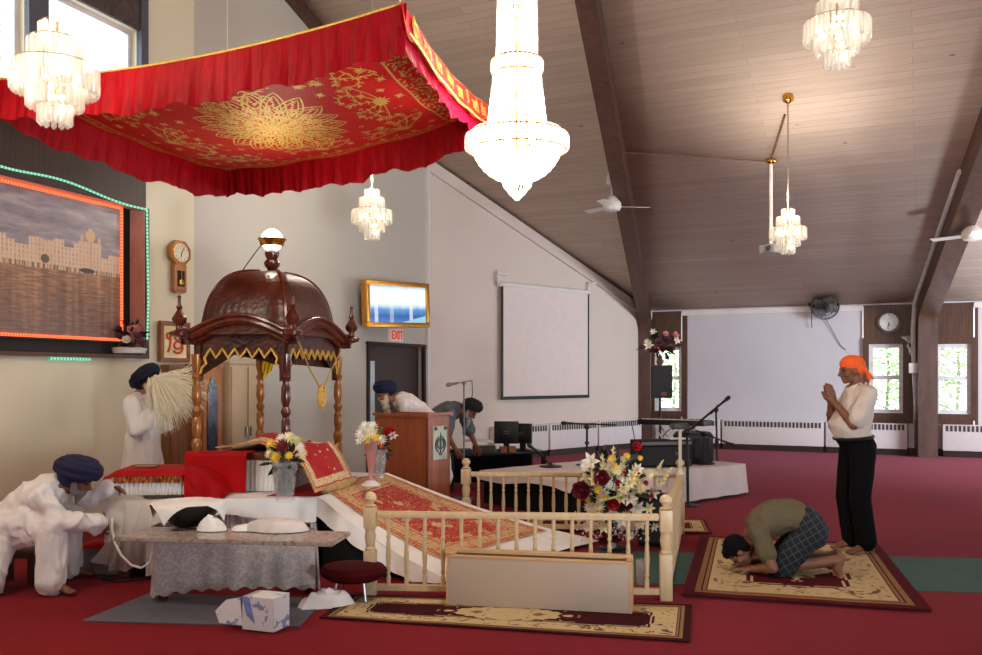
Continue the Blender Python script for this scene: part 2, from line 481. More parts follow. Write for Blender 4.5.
# glulam beams: column, curved knee, rafter
def beam(name, foot, up_pts, w, dpt, label=None):
    pts = [Vector(p) for p in foot]+[Vector(p) for p in up_pts]
    # smooth the knee
    sm = pts
    for _ in range(3):
        q = [sm[0]]
        for a, b in zip(sm, sm[1:]): q += [a*0.75+b*0.25, a*0.25+b*0.75]
        q.append(sm[-1]); sm = q
    hd = (pts[-1]-pts[0]); hd.z = 0; hd.normalize(); side = Vector((-hd.y, hd.x, 0))
    mbb = MB(); rings = []
    for i, p in enumerate(sm):
        d = (sm[min(i+1, len(sm)-1)]-sm[max(i-1, 0)]).normalized()
        nrm = d.cross(side).normalized()
        if i in (0, 1): nrm = Vector((hd.x, hd.y, 0))*(1 if nrm.dot(hd) > 0 else -1)
        rings.append([mbb.bm.verts.new(p+side*sx*w/2+nrm*sn*dpt/2) for sx, sn in ((-1, -1), (1, -1), (1, 1), (-1, 1))])
    for A, B in zip(rings, rings[1:]):
        for j in range(4): mbb.bm.faces.new((A[j], A[(j+1) % 4], B[(j+1) % 4], B[j]))
    mbb.bm.faces.new(rings[0]); mbb.bm.faces.new(rings[-1])
    return struct(name, mbb, BEAMWOOD, angle=30)
def rafter(px0, py0, px1, py1, w, dpt, name, colx, ext=1.6):
    a = onceil(px0, py0); b = onceil(px1, py1); d = (b-a)
    dn = pl_n.normalized()
    a2 = a-dn*dpt/2; 
    foot_xy = WD(colx, 400, dpt/2+0.02)
    e = a2+d*ext
    knee = Vector((foot_xy.x, foot_xy.y, ceil1(foot_xy.x, foot_xy.y)-dpt/2-0.02))
    foot = [(foot_xy.x, foot_xy.y, 0), (foot_xy.x, foot_xy.y, 1.9)]
    up = [knee, knee+(e-knee)*0.06, e]
    return beam(name, foot, up, w, dpt)
rafter(640, 318, 589, 0, 0.26, 0.36, 'ceiling_beam', 645, 1.25)
rafter(925, 296, 990, 120, 0.34, 0.46, 'ceiling_beam.001', 926, 2.0)
# dark trim where the rear wall meets the roof, pale trim on the block wall
mb = MB()
for i in range(7):
    pA = A1+(B1-A1)*(0.25+0.75*i/7)+nB*0.05; pB = A1+(B1-A1)*(0.25+0.75*(i+1)/7)+nB*0.05
    mb.bar((pA.x, pA.y, ceilz(pA.x, pA.y)-0.09), (pB.x, pB.y, ceilz(pB.x, pB.y)-0.09), 0.1, 0.16)
struct('trim_1', mb, BEAMWOOD)
mb = MB(); nC = Vector(((C1-B1).y, -(C1-B1).x, 0)).normalized()
pA = B1+nC*0.03; pB = C1+nC*0.03
mb.bar((pA.x, pA.y, ceil1(pA.x, pA.y)-0.14), (pB.x, pB.y, ceil1(pB.x, pB.y)-0.14), 0.06, 0.2)
struct('trim_2', mb, PAINT_C)
mb = MB(); q = B1-nB*(-0.02); mb.box((q.x, q.y, ceilz(q.x, q.y)/2-0.1), (0.09, 0.09, ceilz(q.x, q.y)-0.25), Matrix.Rotation(math.atan2(dirB.y, dirB.x), 3, 'Z')); struct('trim_3', mb, WHITEPAINT)

# upper left window frames and glass
FRAME = M_('window_frame_grey', rgb(86, 88, 100), 0.4); FRAMEW = M_('window_frame_white', rgb(220, 218, 222), 0.4)
def window(name, a, d, n, s0, s1, z0, z1, fmat, fw, depth, setback, rails=(), lining=None):
    R = Matrix((d, n, Vector((0, 0, 1)))).transposed()
    def pt(s, z, off): return a+d*s+n*off+Vector((0, 0, z))
    mb = MB()
    mb.box(pt((s0+s1)/2, z0+fw/2, -setback), (s1-s0, depth, fw), R); mb.box(pt((s0+s1)/2, z1-fw/2, -setback), (s1-s0, depth, fw), R)
    mb.box(pt(s0+fw/2, (z0+z1)/2, -setback), (fw, depth, z1-z0-2*fw), R); mb.box(pt(s1-fw/2, (z0+z1)/2, -setback), (fw, depth, z1-z0-2*fw), R)
    for z in rails: mb.box(pt((s0+s1)/2, z, -setback), (s1-s0-2*fw, depth, fw), R)
    w = struct(name, mb, fmat)
    g = MB(); g.box(pt((s0+s1)/2, (z0+z1)/2, -setback), (s1-s0-2*fw+0.01, 0.008, z1-z0-2*fw+0.01), R)
    obj('pane', g, PANE, w)
    if lining:
        l = MB()
        lw, ld = lining[1], 0.05
        for (ss, zz, sx, sz) in (((s0+s1)/2, z0-lw/2, s1-s0+2*lw, lw), ((s0+s1)/2, z1+lw/2, s1-s0+2*lw, lw), (s0-lw/2, (z0+z1)/2, lw, z1-z0), (s1+lw/2, (z0+z1)/2, lw, z1-z0)):
            l.box(pt(ss, zz, ld/2), (sx, ld, sz), R)
        obj('casing', l, lining[0], w)
    return w
window('window_1', A0, dirA, nA, s_w0, s_wm0, wbot, wtop, FRAMEW, 0.05, 0.06, 0.12)
window('window_2', A0, dirA, nA, s_wm1, s_w1, wbot, wtop, FRAMEW, 0.05, 0.06, 0.12)
mb = MB(); RA = Matrix((dirA, nA, Vector((0, 0, 1)))).transposed()
def ptA(s, z, off=0.0): return A0+dirA*s+nA*off+Vector((0, 0, z))
mb.box(ptA((s_wm0+s_wm1)/2, (wbot+wtop)/2+0.5, 0.01), (s_wm1-s_wm0, 0.06, wtop-wbot+1.4), RA)
mb.box(ptA(s_w1+0.055, (wbot+wtop)/2+0.2, 0.015), (0.11, 0.07, wtop-wbot+0.6), RA); struct('trim_4', mb, FRAME)
mb = MB(); mb.box(ptA((s_w0+s_w1)/2, wtop+0.22, 0.01), (s_w1-s_w0, 0.04, 0.44), RA)
struct('trim_5', mb, M_('dark_stone', rgb(74, 62, 60), 0.7, 0, 0.4, 14, 0.5, 20))
# right wall windows
for i, w in enumerate(winD):
    window('window_%d' % (i+3), C1, dirD, nD, w[0], w[1], w[2], w[3], FRAMEW, 0.075, 0.08, 0.06, [(w[2]+w[3])/2+0.02], (BROWNPANEL, 0.12))
# brown wood panelling round those windows
def panelD(name, x0, x1, ztop=None, z0=0.62, off=0.012):
    a = WD(x0, 400); b = WD(x1, 400); s0, s1 = sD(a), sD(b)
    R = Matrix((dirD, nD, Vector((0, 0, 1)))).transposed(); mb = MB()
    zt = ztop or ceil1((a.x+b.x)/2, (a.y+b.y)/2)-0.03
    ws = [w for w in winD if s0 < (w[0]+w[1])/2 < s1]
    def bx(u0, u1, z0_, z1_):
        if u1-u0 > 0.01 and z1_-z0_ > 0.01: mb.box(C1+dirD*((u0+u1)/2)+nD*off+Vector((0, 0, (z0_+z1_)/2)), (u1-u0, 0.02, z1_-z0_), R)
    if ws:
        w = ws[0]
        bx(s0, w[0]-0.12, z0, zt); bx(w[1]+0.12, s1, z0, zt); bx(w[0]-0.12, w[1]+0.12, w[3]+0.12, zt); bx(w[0]-0.12, w[1]+0.12, z0, w[2]-0.12)
    else: bx(s0, s1, z0, zt)
    return struct(name, mb, BROWNPANEL)
panelD('trim_6', 651, 682); panelD('trim_7', 864, 913, None); panelD('trim_8', 934, 973)
# white boards' edge mouldings between the panels
R_D = Matrix((dirD, nD, Vector((0, 0, 1)))).transposed()
mb = MB()
for x0, x1 in ((682, 863), (974, 1100)):
    a = WD(x0, 400); b = WD(x1, 400); m_ = (a+b)/2
    mb.bar((a.x, a.y, ceil1(a.x, a.y)-0.08), (b.x, b.y, ceil1(b.x, b.y)-0.08), 0.1, 0.1)
    mb.bar((a.x, a.y, 0.62), (a.x, a.y, ceil1(a.x, a.y)-0.05), 0.05, 0.05); mb.bar((b.x, b.y, 0.62), (b.x, b.y, ceil1(b.x, b.y)-0.05), 0.05, 0.05)
struct('trim_9', mb, WHITEPAINT)
def baseb(name, a, b, n, mat, h=0.14):
    d = (b-a); R = Matrix((d.normalized(), n, Vector((0, 0, 1)))).transposed()
    m_ = (a+b)/2+n*0.012; mb = MB(); mb.box((m_.x, m_.y, h/2), (d.length-0.05, 0.024, h), R); struct(name, mb, mat)
DARKBASE = M_('dark_baseboard', rgb(48, 30, 28), 0.5)
baseb('baseboard_right', C1, D1, nD, DARKBASE); baseb('baseboard_block', B1, C1, nC, DARKBASE)
# door in the rear wall
RB = Matrix((dirB, nB, Vector((0, 0, 1)))).transposed()
def ptB(s, z, off=0.0): return A1+dirB*s+nB*off+Vector((0, 0, z))
DOORDARK = M_('door_dark', rgb(64, 48, 44), 0.5, 0, 0.15, 2); PALEBLUE = M_('pale_blue_strip', rgb(196, 214, 224), 0.5)
sm = sB(WB(379, 346))
mb = MB(); mb.box(ptB((s_d0+s_d1-0.04)/2, dz/2, -0.13), (s_d1-s_d0-0.05, 0.05, dz), RB)
dr = struct('door_1', mb, DOORDARK)
mb = MB(); mb.box(ptB((sB(WB(368.5, 346))+sm)/2, (dz-0.25)/2+0.02, -0.09), (sm-sB(WB(368.5, 346)), 0.02, dz-0.3), RB); obj('pale_door_strip', mb, PALEBLUE, dr)  # pale blue strip along the left of the door
mb = MB(); mb.box(ptB(s_d0+0.02, dz/2, 0.01), (0.05, 0.06, dz), RB); mb.box(ptB(s_d1-0.06, dz/2, 0.01), (0.05, 0.06, dz), RB); mb.box(ptB((s_d0+s_d1)/2-0.02, dz+0.02, 0.01), (s_d1-s_d0, 0.06, 0.05), RB)
obj('door_frame', mb, DARKBASE, dr)
mb = MB(); mb.ball(ptB(s_d1-0.2, 1.0, -0.07), 0.03); obj('door_knob', mb, CHROME, dr)
RC = Matrix(((C1-B1).normalized(), nC, Vector((0, 0, 1)))).transposed()
dirC = (C1-B1).normalized()
def frameM(R, origin): return Matrix.Translation(origin) @ R.to_4x4()
def local_box(mb, M, c, s, bev=0): mb.box(M @ Vector(c), s, M.to_3x3(), bev)
SLOT = M_('heater_slot', rgb(70, 64, 66), 0.6)
HEATW = M_('heater_enamel', rgb(214, 206, 208), 0.45, 0, 0.03)
def heater(p0, p1, n, label):
    d = (p1-p0); L = d.length; d.normalize(); R = Matrix((d, n, Vector((0, 0, 1)))).transposed()
    M = frameM(R, p0+n*0.02)
    t = thing('baseboard_heater', label, 'heater', p0+d*L/2+n*0.1, 0, 'baseboard heaters along the walls')
    mb = MB(); local_box(mb, M, (L/2, 0.07, 0.37), (L-0.02, 0.14, 0.5), 0.012); obj('casing', mb, HEATW, t)
    mb = MB(); k = int(L/0.075)
    for i in range(k):
        local_box(mb, M, (0.05+(L-0.1)*(i+0.5)/k, 0.142, 0.545), (0.045, 0.008, 0.11))
    obj('grille', mb, SLOT, t)
    mb = MB(); local_box(mb, M, (L/2, 0.06, 0.06), (L-0.04, 0.1, 0.118)); obj('plinth', mb, DARKBASE, t)
for a, b, w in ((WC(489, 430), WC(543, 425), 'white baseboard heater on block wall nearest the monitors'), (WC(544, 425), WC(592, 422), 'white baseboard heater on block wall below the screen'), (WC(593, 422), WC(636, 420), 'white baseboard heater on block wall next to the corner beam')):
    a.z = b.z = 0; heater(a, b, nC, w)
for a, b, w in ((657, 722, 'white baseboard heater under the window behind the speaker'), (723, 825, 'long white baseboard heater under the blank white wall'), (826, 908, 'white baseboard heater behind the man in the orange headscarf'), (942, 1040, 'white baseboard heater under the rightmost window')):
    p = WD(a, 430); q = WD(b, 430); p.z = q.z = 0; heater(p, q, nD, w)

# ------------------------------------------------------------ alcove with the large picture
def ptAl(s, z, off): return A0+dirA*s+nA*off+Vector((0, 0, z))
AL = TH-0.05
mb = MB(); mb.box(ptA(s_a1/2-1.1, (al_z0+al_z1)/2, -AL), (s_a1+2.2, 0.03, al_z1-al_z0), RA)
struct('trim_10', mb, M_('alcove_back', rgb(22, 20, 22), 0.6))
mb = MB(); mb.box(ptA(s_a1-0.012, (al_z0+al_z1)/2, -AL/2+0.03), (0.02, AL-0.02, al_z1-al_z0-0.01), RA); struct('trim_11', mb, M_('alcove_jamb_pink', rgb(190, 140, 128), 0.5))
mb = MB(); mb.box(ptA(s_a1/2-1.1, (al_z1+wbot)/2-0.02, 0.012), (s_a1+2.2, 0.03, wbot-al_z1-0.02), RA); struct('trim_12', mb, wood('alcove_header', rgb(46, 32, 28), rgb(66, 48, 40), 0.5, (16, 16, 0.6), 3, 0.1))
mb = MB(); mb.box(ptA(s_a1/2-1.1, al_z0-0.02, 0.0), (s_a1+2.2, 0.12, 0.04), RA); mb.box(ptA(s_a1+0.02, (al_z0+al_z1)/2-0.02, 0.01), (0.05, 0.05, al_z1-al_z0+0.04), RA); struct('trim_13', mb, BROWNPANEL)
# photograph print of waterside buildings: painted procedurally (flat picture)
pA0 = WA(-90, 180, -AL+0.06); 
pc1 = WA(120.5, 208.5, -AL+0.06); pc0 = WA(120.5, 340, -AL+0.06)
s1p = sA(pc1); z1p, z0p = pc1.z, pc0.z; s0p = s1p-3.0
def print_mat():
    m, nt, b = newmat('waterfront_photo')
    t = N(nt, 'ShaderNodeTexCoord'); s = N(nt, 'ShaderNodeSeparateXYZ'); nt.links.new(t.outputs['UV'], s.inputs[0])
    u, v = s.outputs[0], s.outputs[1]
    def cv(x, y, z=0): 
        c = N(nt, 'ShaderNodeCombineXYZ')
        for i, q in enumerate((x, y, z)):
            if isinstance(q, bpy.types.NodeSocket): nt.links.new(q, c.inputs[i])
            else: c.inputs[i].default_value = q
        return c.outputs[0]
    sky_n = noise_(nt, cv(math_(nt, 'MULTIPLY', u, 5), math_(nt, 'MULTIPLY', v, 11)), 1.3, 6, 0.6)
    sky = ramp(nt, [(0.3, rgb(104, 96, 106)), (0.5, rgb(140, 128, 134)), (0.68, rgb(176, 160, 160))]); nt.links.new(sky_n, sky.inputs[0])
    wn = noise_(nt, cv(math_(nt, 'MULTIPLY', u, 14), math_(nt, 'MULTIPLY', v, 60)), 1.2, 4, 0.6)
    streak = noise_(nt, cv(math_(nt, 'MULTIPLY', u, 30), math_(nt, 'MULTIPLY', v, 1.2)), 1.0, 3)
    wmix = math_(nt, 'MULTIPLY_ADD', wn, 0.55, math_(nt, 'MULTIPLY', streak, 0.45))
    wat = ramp(nt, [(0.34, rgb(96, 66, 52)), (0.5, rgb(150, 104, 74)), (0.62, rgb(190, 142, 104))]); nt.links.new(wmix, wat.inputs[0])
    deep = mix(nt, math_(nt, 'MULTIPLY', math_(nt, 'SUBTRACT', 0.42, v), 1.4), wat.outputs[0], rgb(86, 74, 76))
    # buildings, windows as a brick pattern
    br = N(nt, 'ShaderNodeTexBrick'); br.inputs['Scale'].default_value = 1.0; br.inputs['Brick Width'].default_value = 0.016; br.inputs['Row Height'].default_value = 0.032
    br.inputs['Mortar Size'].default_value = 0.0045; br.offset = 0.0; br.inputs['Color1'].default_value = rgb(196, 160, 132); br.inputs['Color2'].default_value = rgb(150, 112, 90); br.inputs['Mortar'].default_value = rgb(212, 178, 148)
    nt.links.new(t.outputs['UV'], br.inputs['Vector'])
    bt = noise_(nt, cv(math_(nt, 'MULTIPLY', u, 9), 0), 1.0, 2)
    bld = mix(nt, math_(nt, 'MULTIPLY', bt, 0.7), br.outputs['Color'], rgb(216, 186, 158))
    # stepped sky line
    st = N(nt, 'ShaderNodeTexVoronoi'); st.voronoi_dimensions = '1D'; st.inputs['Scale'].default_value = 22; nt.links.new(u, st.inputs['W'])
    sc_ = N(nt, 'ShaderNodeSeparateColor'); nt.links.new(st.outputs['Color'], sc_.inputs[0])
    top = math_(nt, 'MULTIPLY_ADD', sc_.outputs[0], 0.09, 0.60)
    isb = math_(nt, 'MULTIPLY', math_(nt, 'LESS_THAN', v, top), math_(nt, 'GREATER_THAN', v, 0.47))
    c = mix(nt, math_(nt, 'LESS_THAN', v, 0.47), sky.outputs[0], deep); c = mix(nt, isb, c, bld)
    # dark quay line and arcade
    quay = math_(nt, 'MULTIPLY', math_(nt, 'LESS_THAN', v, 0.50), math_(nt, 'GREATER_THAN', v, 0.468))
    qn = noise_(nt, cv(math_(nt, 'MULTIPLY', u, 90), 0), 1.0, 2); qr = ramp(nt, [(0.45, rgb(72, 50, 40)), (0.55, rgb(214, 180, 140))]); nt.links.new(qn, qr.inputs[0])
    c = mix(nt, math_(nt, 'MULTIPLY', quay, 0.8), c, qr.outputs[0])
    # taller hall with a dome, and a tree
    for (u0, u1, v1, col) in ((0.80, 0.905, 0.70, rgb(206, 172, 144)), (0.62, 0.70, 0.665, rgb(206, 170, 138)), (0.845, 0.862, 0.80, rgb(198, 158, 128))):
        k = math_(nt, 'MULTIPLY', math_(nt, 'MULTIPLY', math_(nt, 'GREATER_THAN', u, u0), math_(nt, 'LESS_THAN', u, u1)), math_(nt, 'MULTIPLY', math_(nt, 'LESS_THAN', v, v1), math_(nt, 'GREATER_THAN', v, 0.5)))
        kk_ = mix(nt, 0.55, br.outputs['Color'], col); c = mix(nt, k, c, kk_)
    def blob(cx, cy, ru, rv, col, c):
        d = math_(nt, 'ADD', math_(nt, 'POWER', math_(nt, 'DIVIDE', math_(nt, 'SUBTRACT', u, cx), ru), 2.0), math_(nt, 'POWER', math_(nt, 'DIVIDE', math_(nt, 'SUBTRACT', v, cy), rv), 2.0))
        return mix(nt, math_(nt, 'LESS_THAN', d, 1.0), c, col)
    c = blob(0.8535, 0.745, 0.022, 0.045, rgb(208, 164, 124), c); c = blob(0.815, 0.72, 0.008, 0.03, rgb(200, 160, 130), c); c = blob(0.895, 0.72, 0.008, 0.03, rgb(200, 160, 130), c)
    c = blob(0.655, 0.535, 0.018, 0.03, rgb(84, 74, 58), c); c = blob(0.84, 0.49, 0.035, 0.018, rgb(58, 44, 40), c)
    nt.links.new(c, b.inputs['Base Color']); b.inputs['Roughness'].default_value = 0.35
    return m
t = thing('framed_waterfront_picture', 'wide picture of pale domed buildings by brown water in alcove', 'picture', ptA(s1p-1.5, al_z0, -AL+0.03))
mb = MB(); mb.poly([ptA(s0p, z0p, -AL+0.062), ptA(s1p, z0p, -AL+0.062), ptA(s1p, z1p, -AL+0.062), ptA(s0p, z1p, -AL+0.062)], [(0, 0), (1, 0), (1, 1), (0, 1)])
obj('print', mb, print_mat(), t)
mb = MB(); mb.box(ptA((s0p+s1p)/2, (z0p+z1p)/2, -AL+0.04), (s1p-s0p+0.06, 0.035, z1p-z0p+0.06), RA); obj('backing_board', mb, BLACK, t)
def rope_mat(name, c1, c2, s):
    m, nt, b = newmat(name)
    t = N(nt, 'ShaderNodeTexCoord'); se = N(nt, 'ShaderNodeSeparateXYZ'); nt.links.new(t.outputs['UV'], se.inputs[0])
    fr = math_(nt, 'FRACT', math_(nt, 'MULTIPLY', se.outputs[0], 1.0))
    k = math_(nt, 'LESS_THAN', math_(nt, 'ABSOLUTE', math_(nt, 'SUBTRACT', fr, 0.5)), 0.27)
    c = mix(nt, k, c2, c1); nt.links.new(c, b.inputs['Emission Color']); b.inputs['Base Color'].default_value = c2
    b.inputs['Emission Strength'].default_value = s; return m
REDROPE = rope_mat('red_rope_light', (1.0, 0.20, 0.06, 1), (0.8, 0.05, 0.02, 1), 1.6)
GREENROPE = rope_mat('green_rope_light', (0.45, 1.0, 0.72, 1), (0.08, 0.35, 0.22, 1), 0.75)
def densify(pts, step):
    out = []
    for a, b in zip(pts, pts[1:]):
        k = max(1, int((b-a).length/step))
        out += [a+(b-a)*i/k for i in range(k)]
    return out+[pts[-1]]
oo = -AL+0.075
mb = MB(); mb.tube(densify([ptA(s0p+0.3, z1p, oo), ptA(s1p, z1p, oo), ptA(s1p, z0p, oo), ptA(s0p+0.3, z0p, oo)], 0.035), 0.017, 6)
tag(obj('red_rope_light', mb, REDROPE), 'glowing red rope light framing the waterfront picture', 'rope light')
gp = []
for i in range(25):
    f = i/24; p = WA(-30+177*f, 0, 0.045); yy = 151+(206-151)*f
    q = WA(-30+177*f, 154.5+54*f+2.5*math.sin(f*9), 0.045); gp.append(q)
gp = densify(gp, 0.04)
gp += densify([gp[-1], WA(147.5, 250, 0.06), WA(148.3, 300, 0.06), WA(147.3, 340, 0.06)], 0.04)
mb = MB(); mb.tube(gp, 0.012, 6); tag(obj('green_rope_light', mb, GREENROPE), 'pale green rope light draped over the alcove header and right edge', 'rope light')
mb = MB(); mb.tube(densify([WA(49, 358.5, 0.03), WA(90, 359.5, 0.03)], 0.04), 0.016, 6); tag(obj('green_rope_light', mb, GREENROPE), 'short pale green rope light under the alcove sill', 'rope light')

# sill flowers
def leafmesh(name, L=0.12, W=0.03, curve=0.3):
    mb = MB()
    mb.grid(lambda u, v: Vector((L*u, W*(v-0.5)*2*math.sin(PI*min(1, u*0.95+0.05)), curve*L*u*(1-u)+0.15*W*abs(v-0.5))), 6, 2)
    return mb.mesh(name)
def rosemesh(name, R=0.045):
    mb = MB()
    for ring, (n, tilt, rr, hh) in enumerate(((5, 0.25, 1.0, 0.5), (5, 0.6, 0.8, 0.7), (4, 1.0, 0.55, 0.8), (3, 1.25, 0.35, 0.85))):
        for k in range(n):
            a = 2*PI*k/n+ring*0.6; M = Matrix.Rotation(a, 4, 'Z') @ Matrix.Rotation(-tilt, 4, 'Y')
            mb.grid(lambda u, v: M @ Vector((R*rr*u*1.1, R*rr*(v-0.5)*1.5*math.sin(PI*(0.2+0.75*u)), R*0.35*u*u+R*0.3*(v-0.5)**2)), 4, 4)
    mb.ball((0, 0, R*0.35), R*0.3, None, 8, 6)
    return mb.mesh(name, 60)
def lilymesh(name, R=0.075):
    mb = MB()
    for k in range(6):
        M = Matrix.Rotation(2*PI*k/6, 4, 'Z') @ Matrix.Rotation(-0.5-(k % 2)*0.15, 4, 'Y')
        mb.grid(lambda u, v: M @ Vector((R*u, R*0.42*(v-0.5)*math.sin(PI*(0.12+0.86*u)), R*0.25*math.sin(u*2.6)+R*0.1*abs(v-0.5))), 6, 4)
    for k in range(4):
        a = 2*PI*k/4; mb.tube([(0, 0, 0), (R*0.2*math.cos(a), R*0.2*math.sin(a), R*0.7)], R*0.025, 5)
    return mb.mesh(name, 60)
def daisymesh(name, R=0.05):
    mb = MB()
    for lay in range(3):
        for k in range(12):
            M = Matrix.Rotation(2*PI*(k+lay*0.33)/12, 4, 'Z') @ Matrix.Rotation(-0.15-lay*0.3, 4, 'Y')
            mb.grid(lambda u, v: M @ Vector((R*(1-0.15*lay)*u, R*0.24*(v-0.5)*math.sin(PI*(0.15+0.8*u)), 0.004*lay)), 3, 2)
    mb.ball((0, 0, R*0.12), (R*0.25, R*0.25, R*0.15), None, 10, 6)
    return mb.mesh(name, 60)
def spikemesh(name, L=0.2):
    mb = MB(); mb.tube([(0, 0, 0), (0, 0, L)], 0.004, 5)
    for i in range(11):
        z = L*(0.12+0.85*i/11); a = i*2.4; r = 0.026*(1.15-0.7*i/11)
        for k in range(4):
            M = Matrix.Translation((0, 0, z)) @ Matrix.Rotation(a+k*0.7-1, 4, 'Z') @ Matrix.Rotation(-0.5, 4, 'Y')
            mb.grid(lambda u, v: M @ Vector((r*1.5*u, r*0.9*(v-0.5)*math.sin(PI*(0.15+0.8*u)), r*0.5*u*u)), 3, 2)
    return mb.mesh(name, 60)
LEAFG = M_('leaf_green', rgb(52, 78, 40), 0.5, 0, 0.35, 6); LEAFD = M_('leaf_dark_green', rgb(34, 52, 34), 0.5, 0, 0.35, 6)
FL = {k: M_('petal_'+k, c, 0.6, 0, 0.12, 10) for k, c in dict(white=rgb(238, 230, 214), cream=rgb(240, 226, 180), yellow=rgb(240, 200, 70), red=rgb(170, 20, 28), maroon=rgb(104, 16, 30), pink=rgb(220, 150, 150), mauve=rgb(120, 70, 90), orange=rgb(236, 120, 40), lime=rgb(200, 206, 140)).items()}
FM = dict(rose=rosemesh('rose'), lily=lilymesh('lily'), daisy=daisymesh('daisy'), spike=spikemesh('gladiolus'), leaf=leafmesh('leaf'))
def flower(kind, color, pos, dirn, size, parent, twist=0.0, name=None):
    me = FM[kind]
    key = me.name+color
    o = bpy.data.objects.new(name or {'spike': 'gladiolus'}.get(kind, kind), me); COL.objects.link(o); o.parent = parent
    if not me.materials: me.materials.append(FL['white'])
    o.material_slots[0].link = 'OBJECT'; o.material_slots[0].material = FL[color] if color in FL else LEAFG
    d = Vector(dirn).normalized(); q = d.to_track_quat('Z' if kind != 'leaf' else 'X', 'Y')
    o.matrix_basis = Matrix.Translation(Vector(pos)-ROOT(parent).location) @ q.to_matrix().to_4x4() @ Matrix.Rotation(twist, 4, 'Z' if kind != 'leaf' else 'X') @ Matrix.Scale(size, 4)
    return o
def foliage(center, rad, n, size, parent, mat=None, name='leaves', up=0.2):
    mb = MB(); r2 = random.Random(int(center[0]*1000)+n)
    for i in range(n):
        d = Vector((r2.gauss(0, 1), r2.gauss(0, 1), r2.gauss(up, 1))).normalized()
        p = Vector(center)+Vector((d.x*rad[0], d.y*rad[1], d.z*rad[2]))*(0.5+0.5*r2.random())
        Mx = Matrix.Translation(p) @ (d+Vector((r2.uniform(-.5, .5), r2.uniform(-.5, .5), r2.uniform(-.4, .5)))).to_track_quat('X', 'Z').to_matrix().to_4x4() @ Matrix.Rotation(r2.uniform(-1, 1), 4, 'X')
        L = size*(0.6+0.8*r2.random()); W = L*0.16
        mb.grid(lambda u, v: Mx @ Vector((L*u, W*(v-0.5)*2*math.sin(PI*min(1, u*0.93+0.07)), 0.3*L*u*(1-u))), 4, 2)
    return obj(name, mb, mat or LEAFG, parent, angle=60)
c = WA(129, 348, -0.1)
t = thing('flower_arrangement', 'small arrangement of dark leaves and pale flowers on the alcove sill', 'flowers', (c.x, c.y, al_z0))
mb = MB(); mb.lathe([(0.06, 0), (0.17, 0.02), (0.19, 0.07), (0.16, 0.085)], 20, Matrix.Translation((c.x, c.y, al_z0)) @ Matrix.Scale(1, 4)); obj('bowl', mb, WHITEMETAL, t)
foliage((c.x, c.y, al_z0+0.2), (0.15, 0.12, 0.11), 90, 0.1, t, LEAFD)
for i, (dx, dz, col) in enumerate(((-.1, .2, 'mauve'), (.02, .27, 'pink'), (.09, .2, 'mauve'), (-.03, .16, 'white'), (.08, .28, 'pink'), (.12, .14, 'mauve'), (-.12, .27, 'mauve'))):
    flower('rose', col, (c.x+dx+0.04, c.y-0.09, al_z0+dz), (dx+0.3, -1, 0.4), 1.1, t)

# ------------------------------------------------------------ pendulum wall clock
def clockat():
    o = WA(175, 293, 0.0); s = sA(WA(176, 270)); zb = WA(175, 293).z; zt = WA(175, 240).z; h = zt-zb
    M = frameM(RA, A0+dirA*s+Vector((0, 0, zb))) @ Matrix.Diagonal((1.22, 0.5, 1, 1))
    t = thing('pendulum_wall_clock', 'honey oak pendulum wall clock with octagonal face on left wall', 'clock', M @ Vector((0, 0.06, 0)))
    rr = h*0.245; zc = h-rr
    def oct_(r, n=8): return [(r*math.cos(2*PI*(k+.5)/n), r*math.sin(2*PI*(k+.5)/n)) for k in range(n)]
    mb = MB(); mb.prism([M @ Vector((x, 0.03, zc+y)) for x, y in oct_(rr)], M.to_3x3() @ Vector((0, 0.12, 0))); 
    local_box(mb, M, (0, 0.085, h*0.28), (rr*1.15, 0.11, h*0.52), 0.012)
    mb.prism([M @ Vector((x*rr, 0.03, z*h)) for x, z in ((-.58, .06), (.58, .06), (.38, 0), (-.38, 0))], M.to_3x3() @ Vector((0, 0.11, 0)))
    obj('case', mb, OAK, t)
    mb = MB(); Mf = M @ Matrix.Translation((0, 0.152, zc)) @ Matrix.Rotation(-PI/2, 4, 'X')
    mb.lathe([(rr*0.70, 0), (rr*0.70, 0.006)], 28, Mf); obj('dial', mb, M_('dial_cream', rgb(232, 222, 196), 0.4), t)
    mb = MB(); mb.lathe([(rr*0.70, -0.004), (rr*0.76, 0.0), (rr*0.78, 0.012), (rr*0.70, 0.014)], 28, Mf, False); obj('bezel', mb, BRASS, t)
    mb = MB()
    for k in range(12):
        a = 2*PI*k/12; mb.bar(M @ Vector((rr*.52*math.sin(a), 0.161, zc+rr*.52*math.cos(a))), M @ Vector((rr*.63*math.sin(a), 0.161, zc+rr*.63*math.cos(a))), 0.006, 0.004)
    obj('numeral_marks', mb, BLACK, t)
    for nm, a, L in (('hour_hand', 3.3, 0.36), ('minute_hand', 0.5, 0.52)):
        mb = MB(); mb.bar(M @ Vector((0, 0.164, zc)), M @ Vector((rr*L*math.sin(a), 0.164, zc+rr*L*math.cos(a))), 0.008, 0.004); obj(nm, mb, BLACK, t)
    mb = MB(); local_box(mb, M, (0, 0.142, h*0.27), (rr*0.7, 0.006, h*0.30)); obj('pendulum_door', mb, M_('clock_glass_dark', rgb(58, 40, 30), 0.15), t)
    mb = MB(); Mp = M @ Matrix.Translation((rr*0.05, 0.148, h*0.2)) @ Matrix.Rotation(-PI/2, 4, 'X'); mb.lathe([(0.035, 0), (0.03, 0.006)], 16, Mp); local_box(mb, M, (rr*.05, 0.149, h*0.31), (0.008, 0.004, h*0.2)); obj('pendulum', mb, BRASS, t)
clockat()

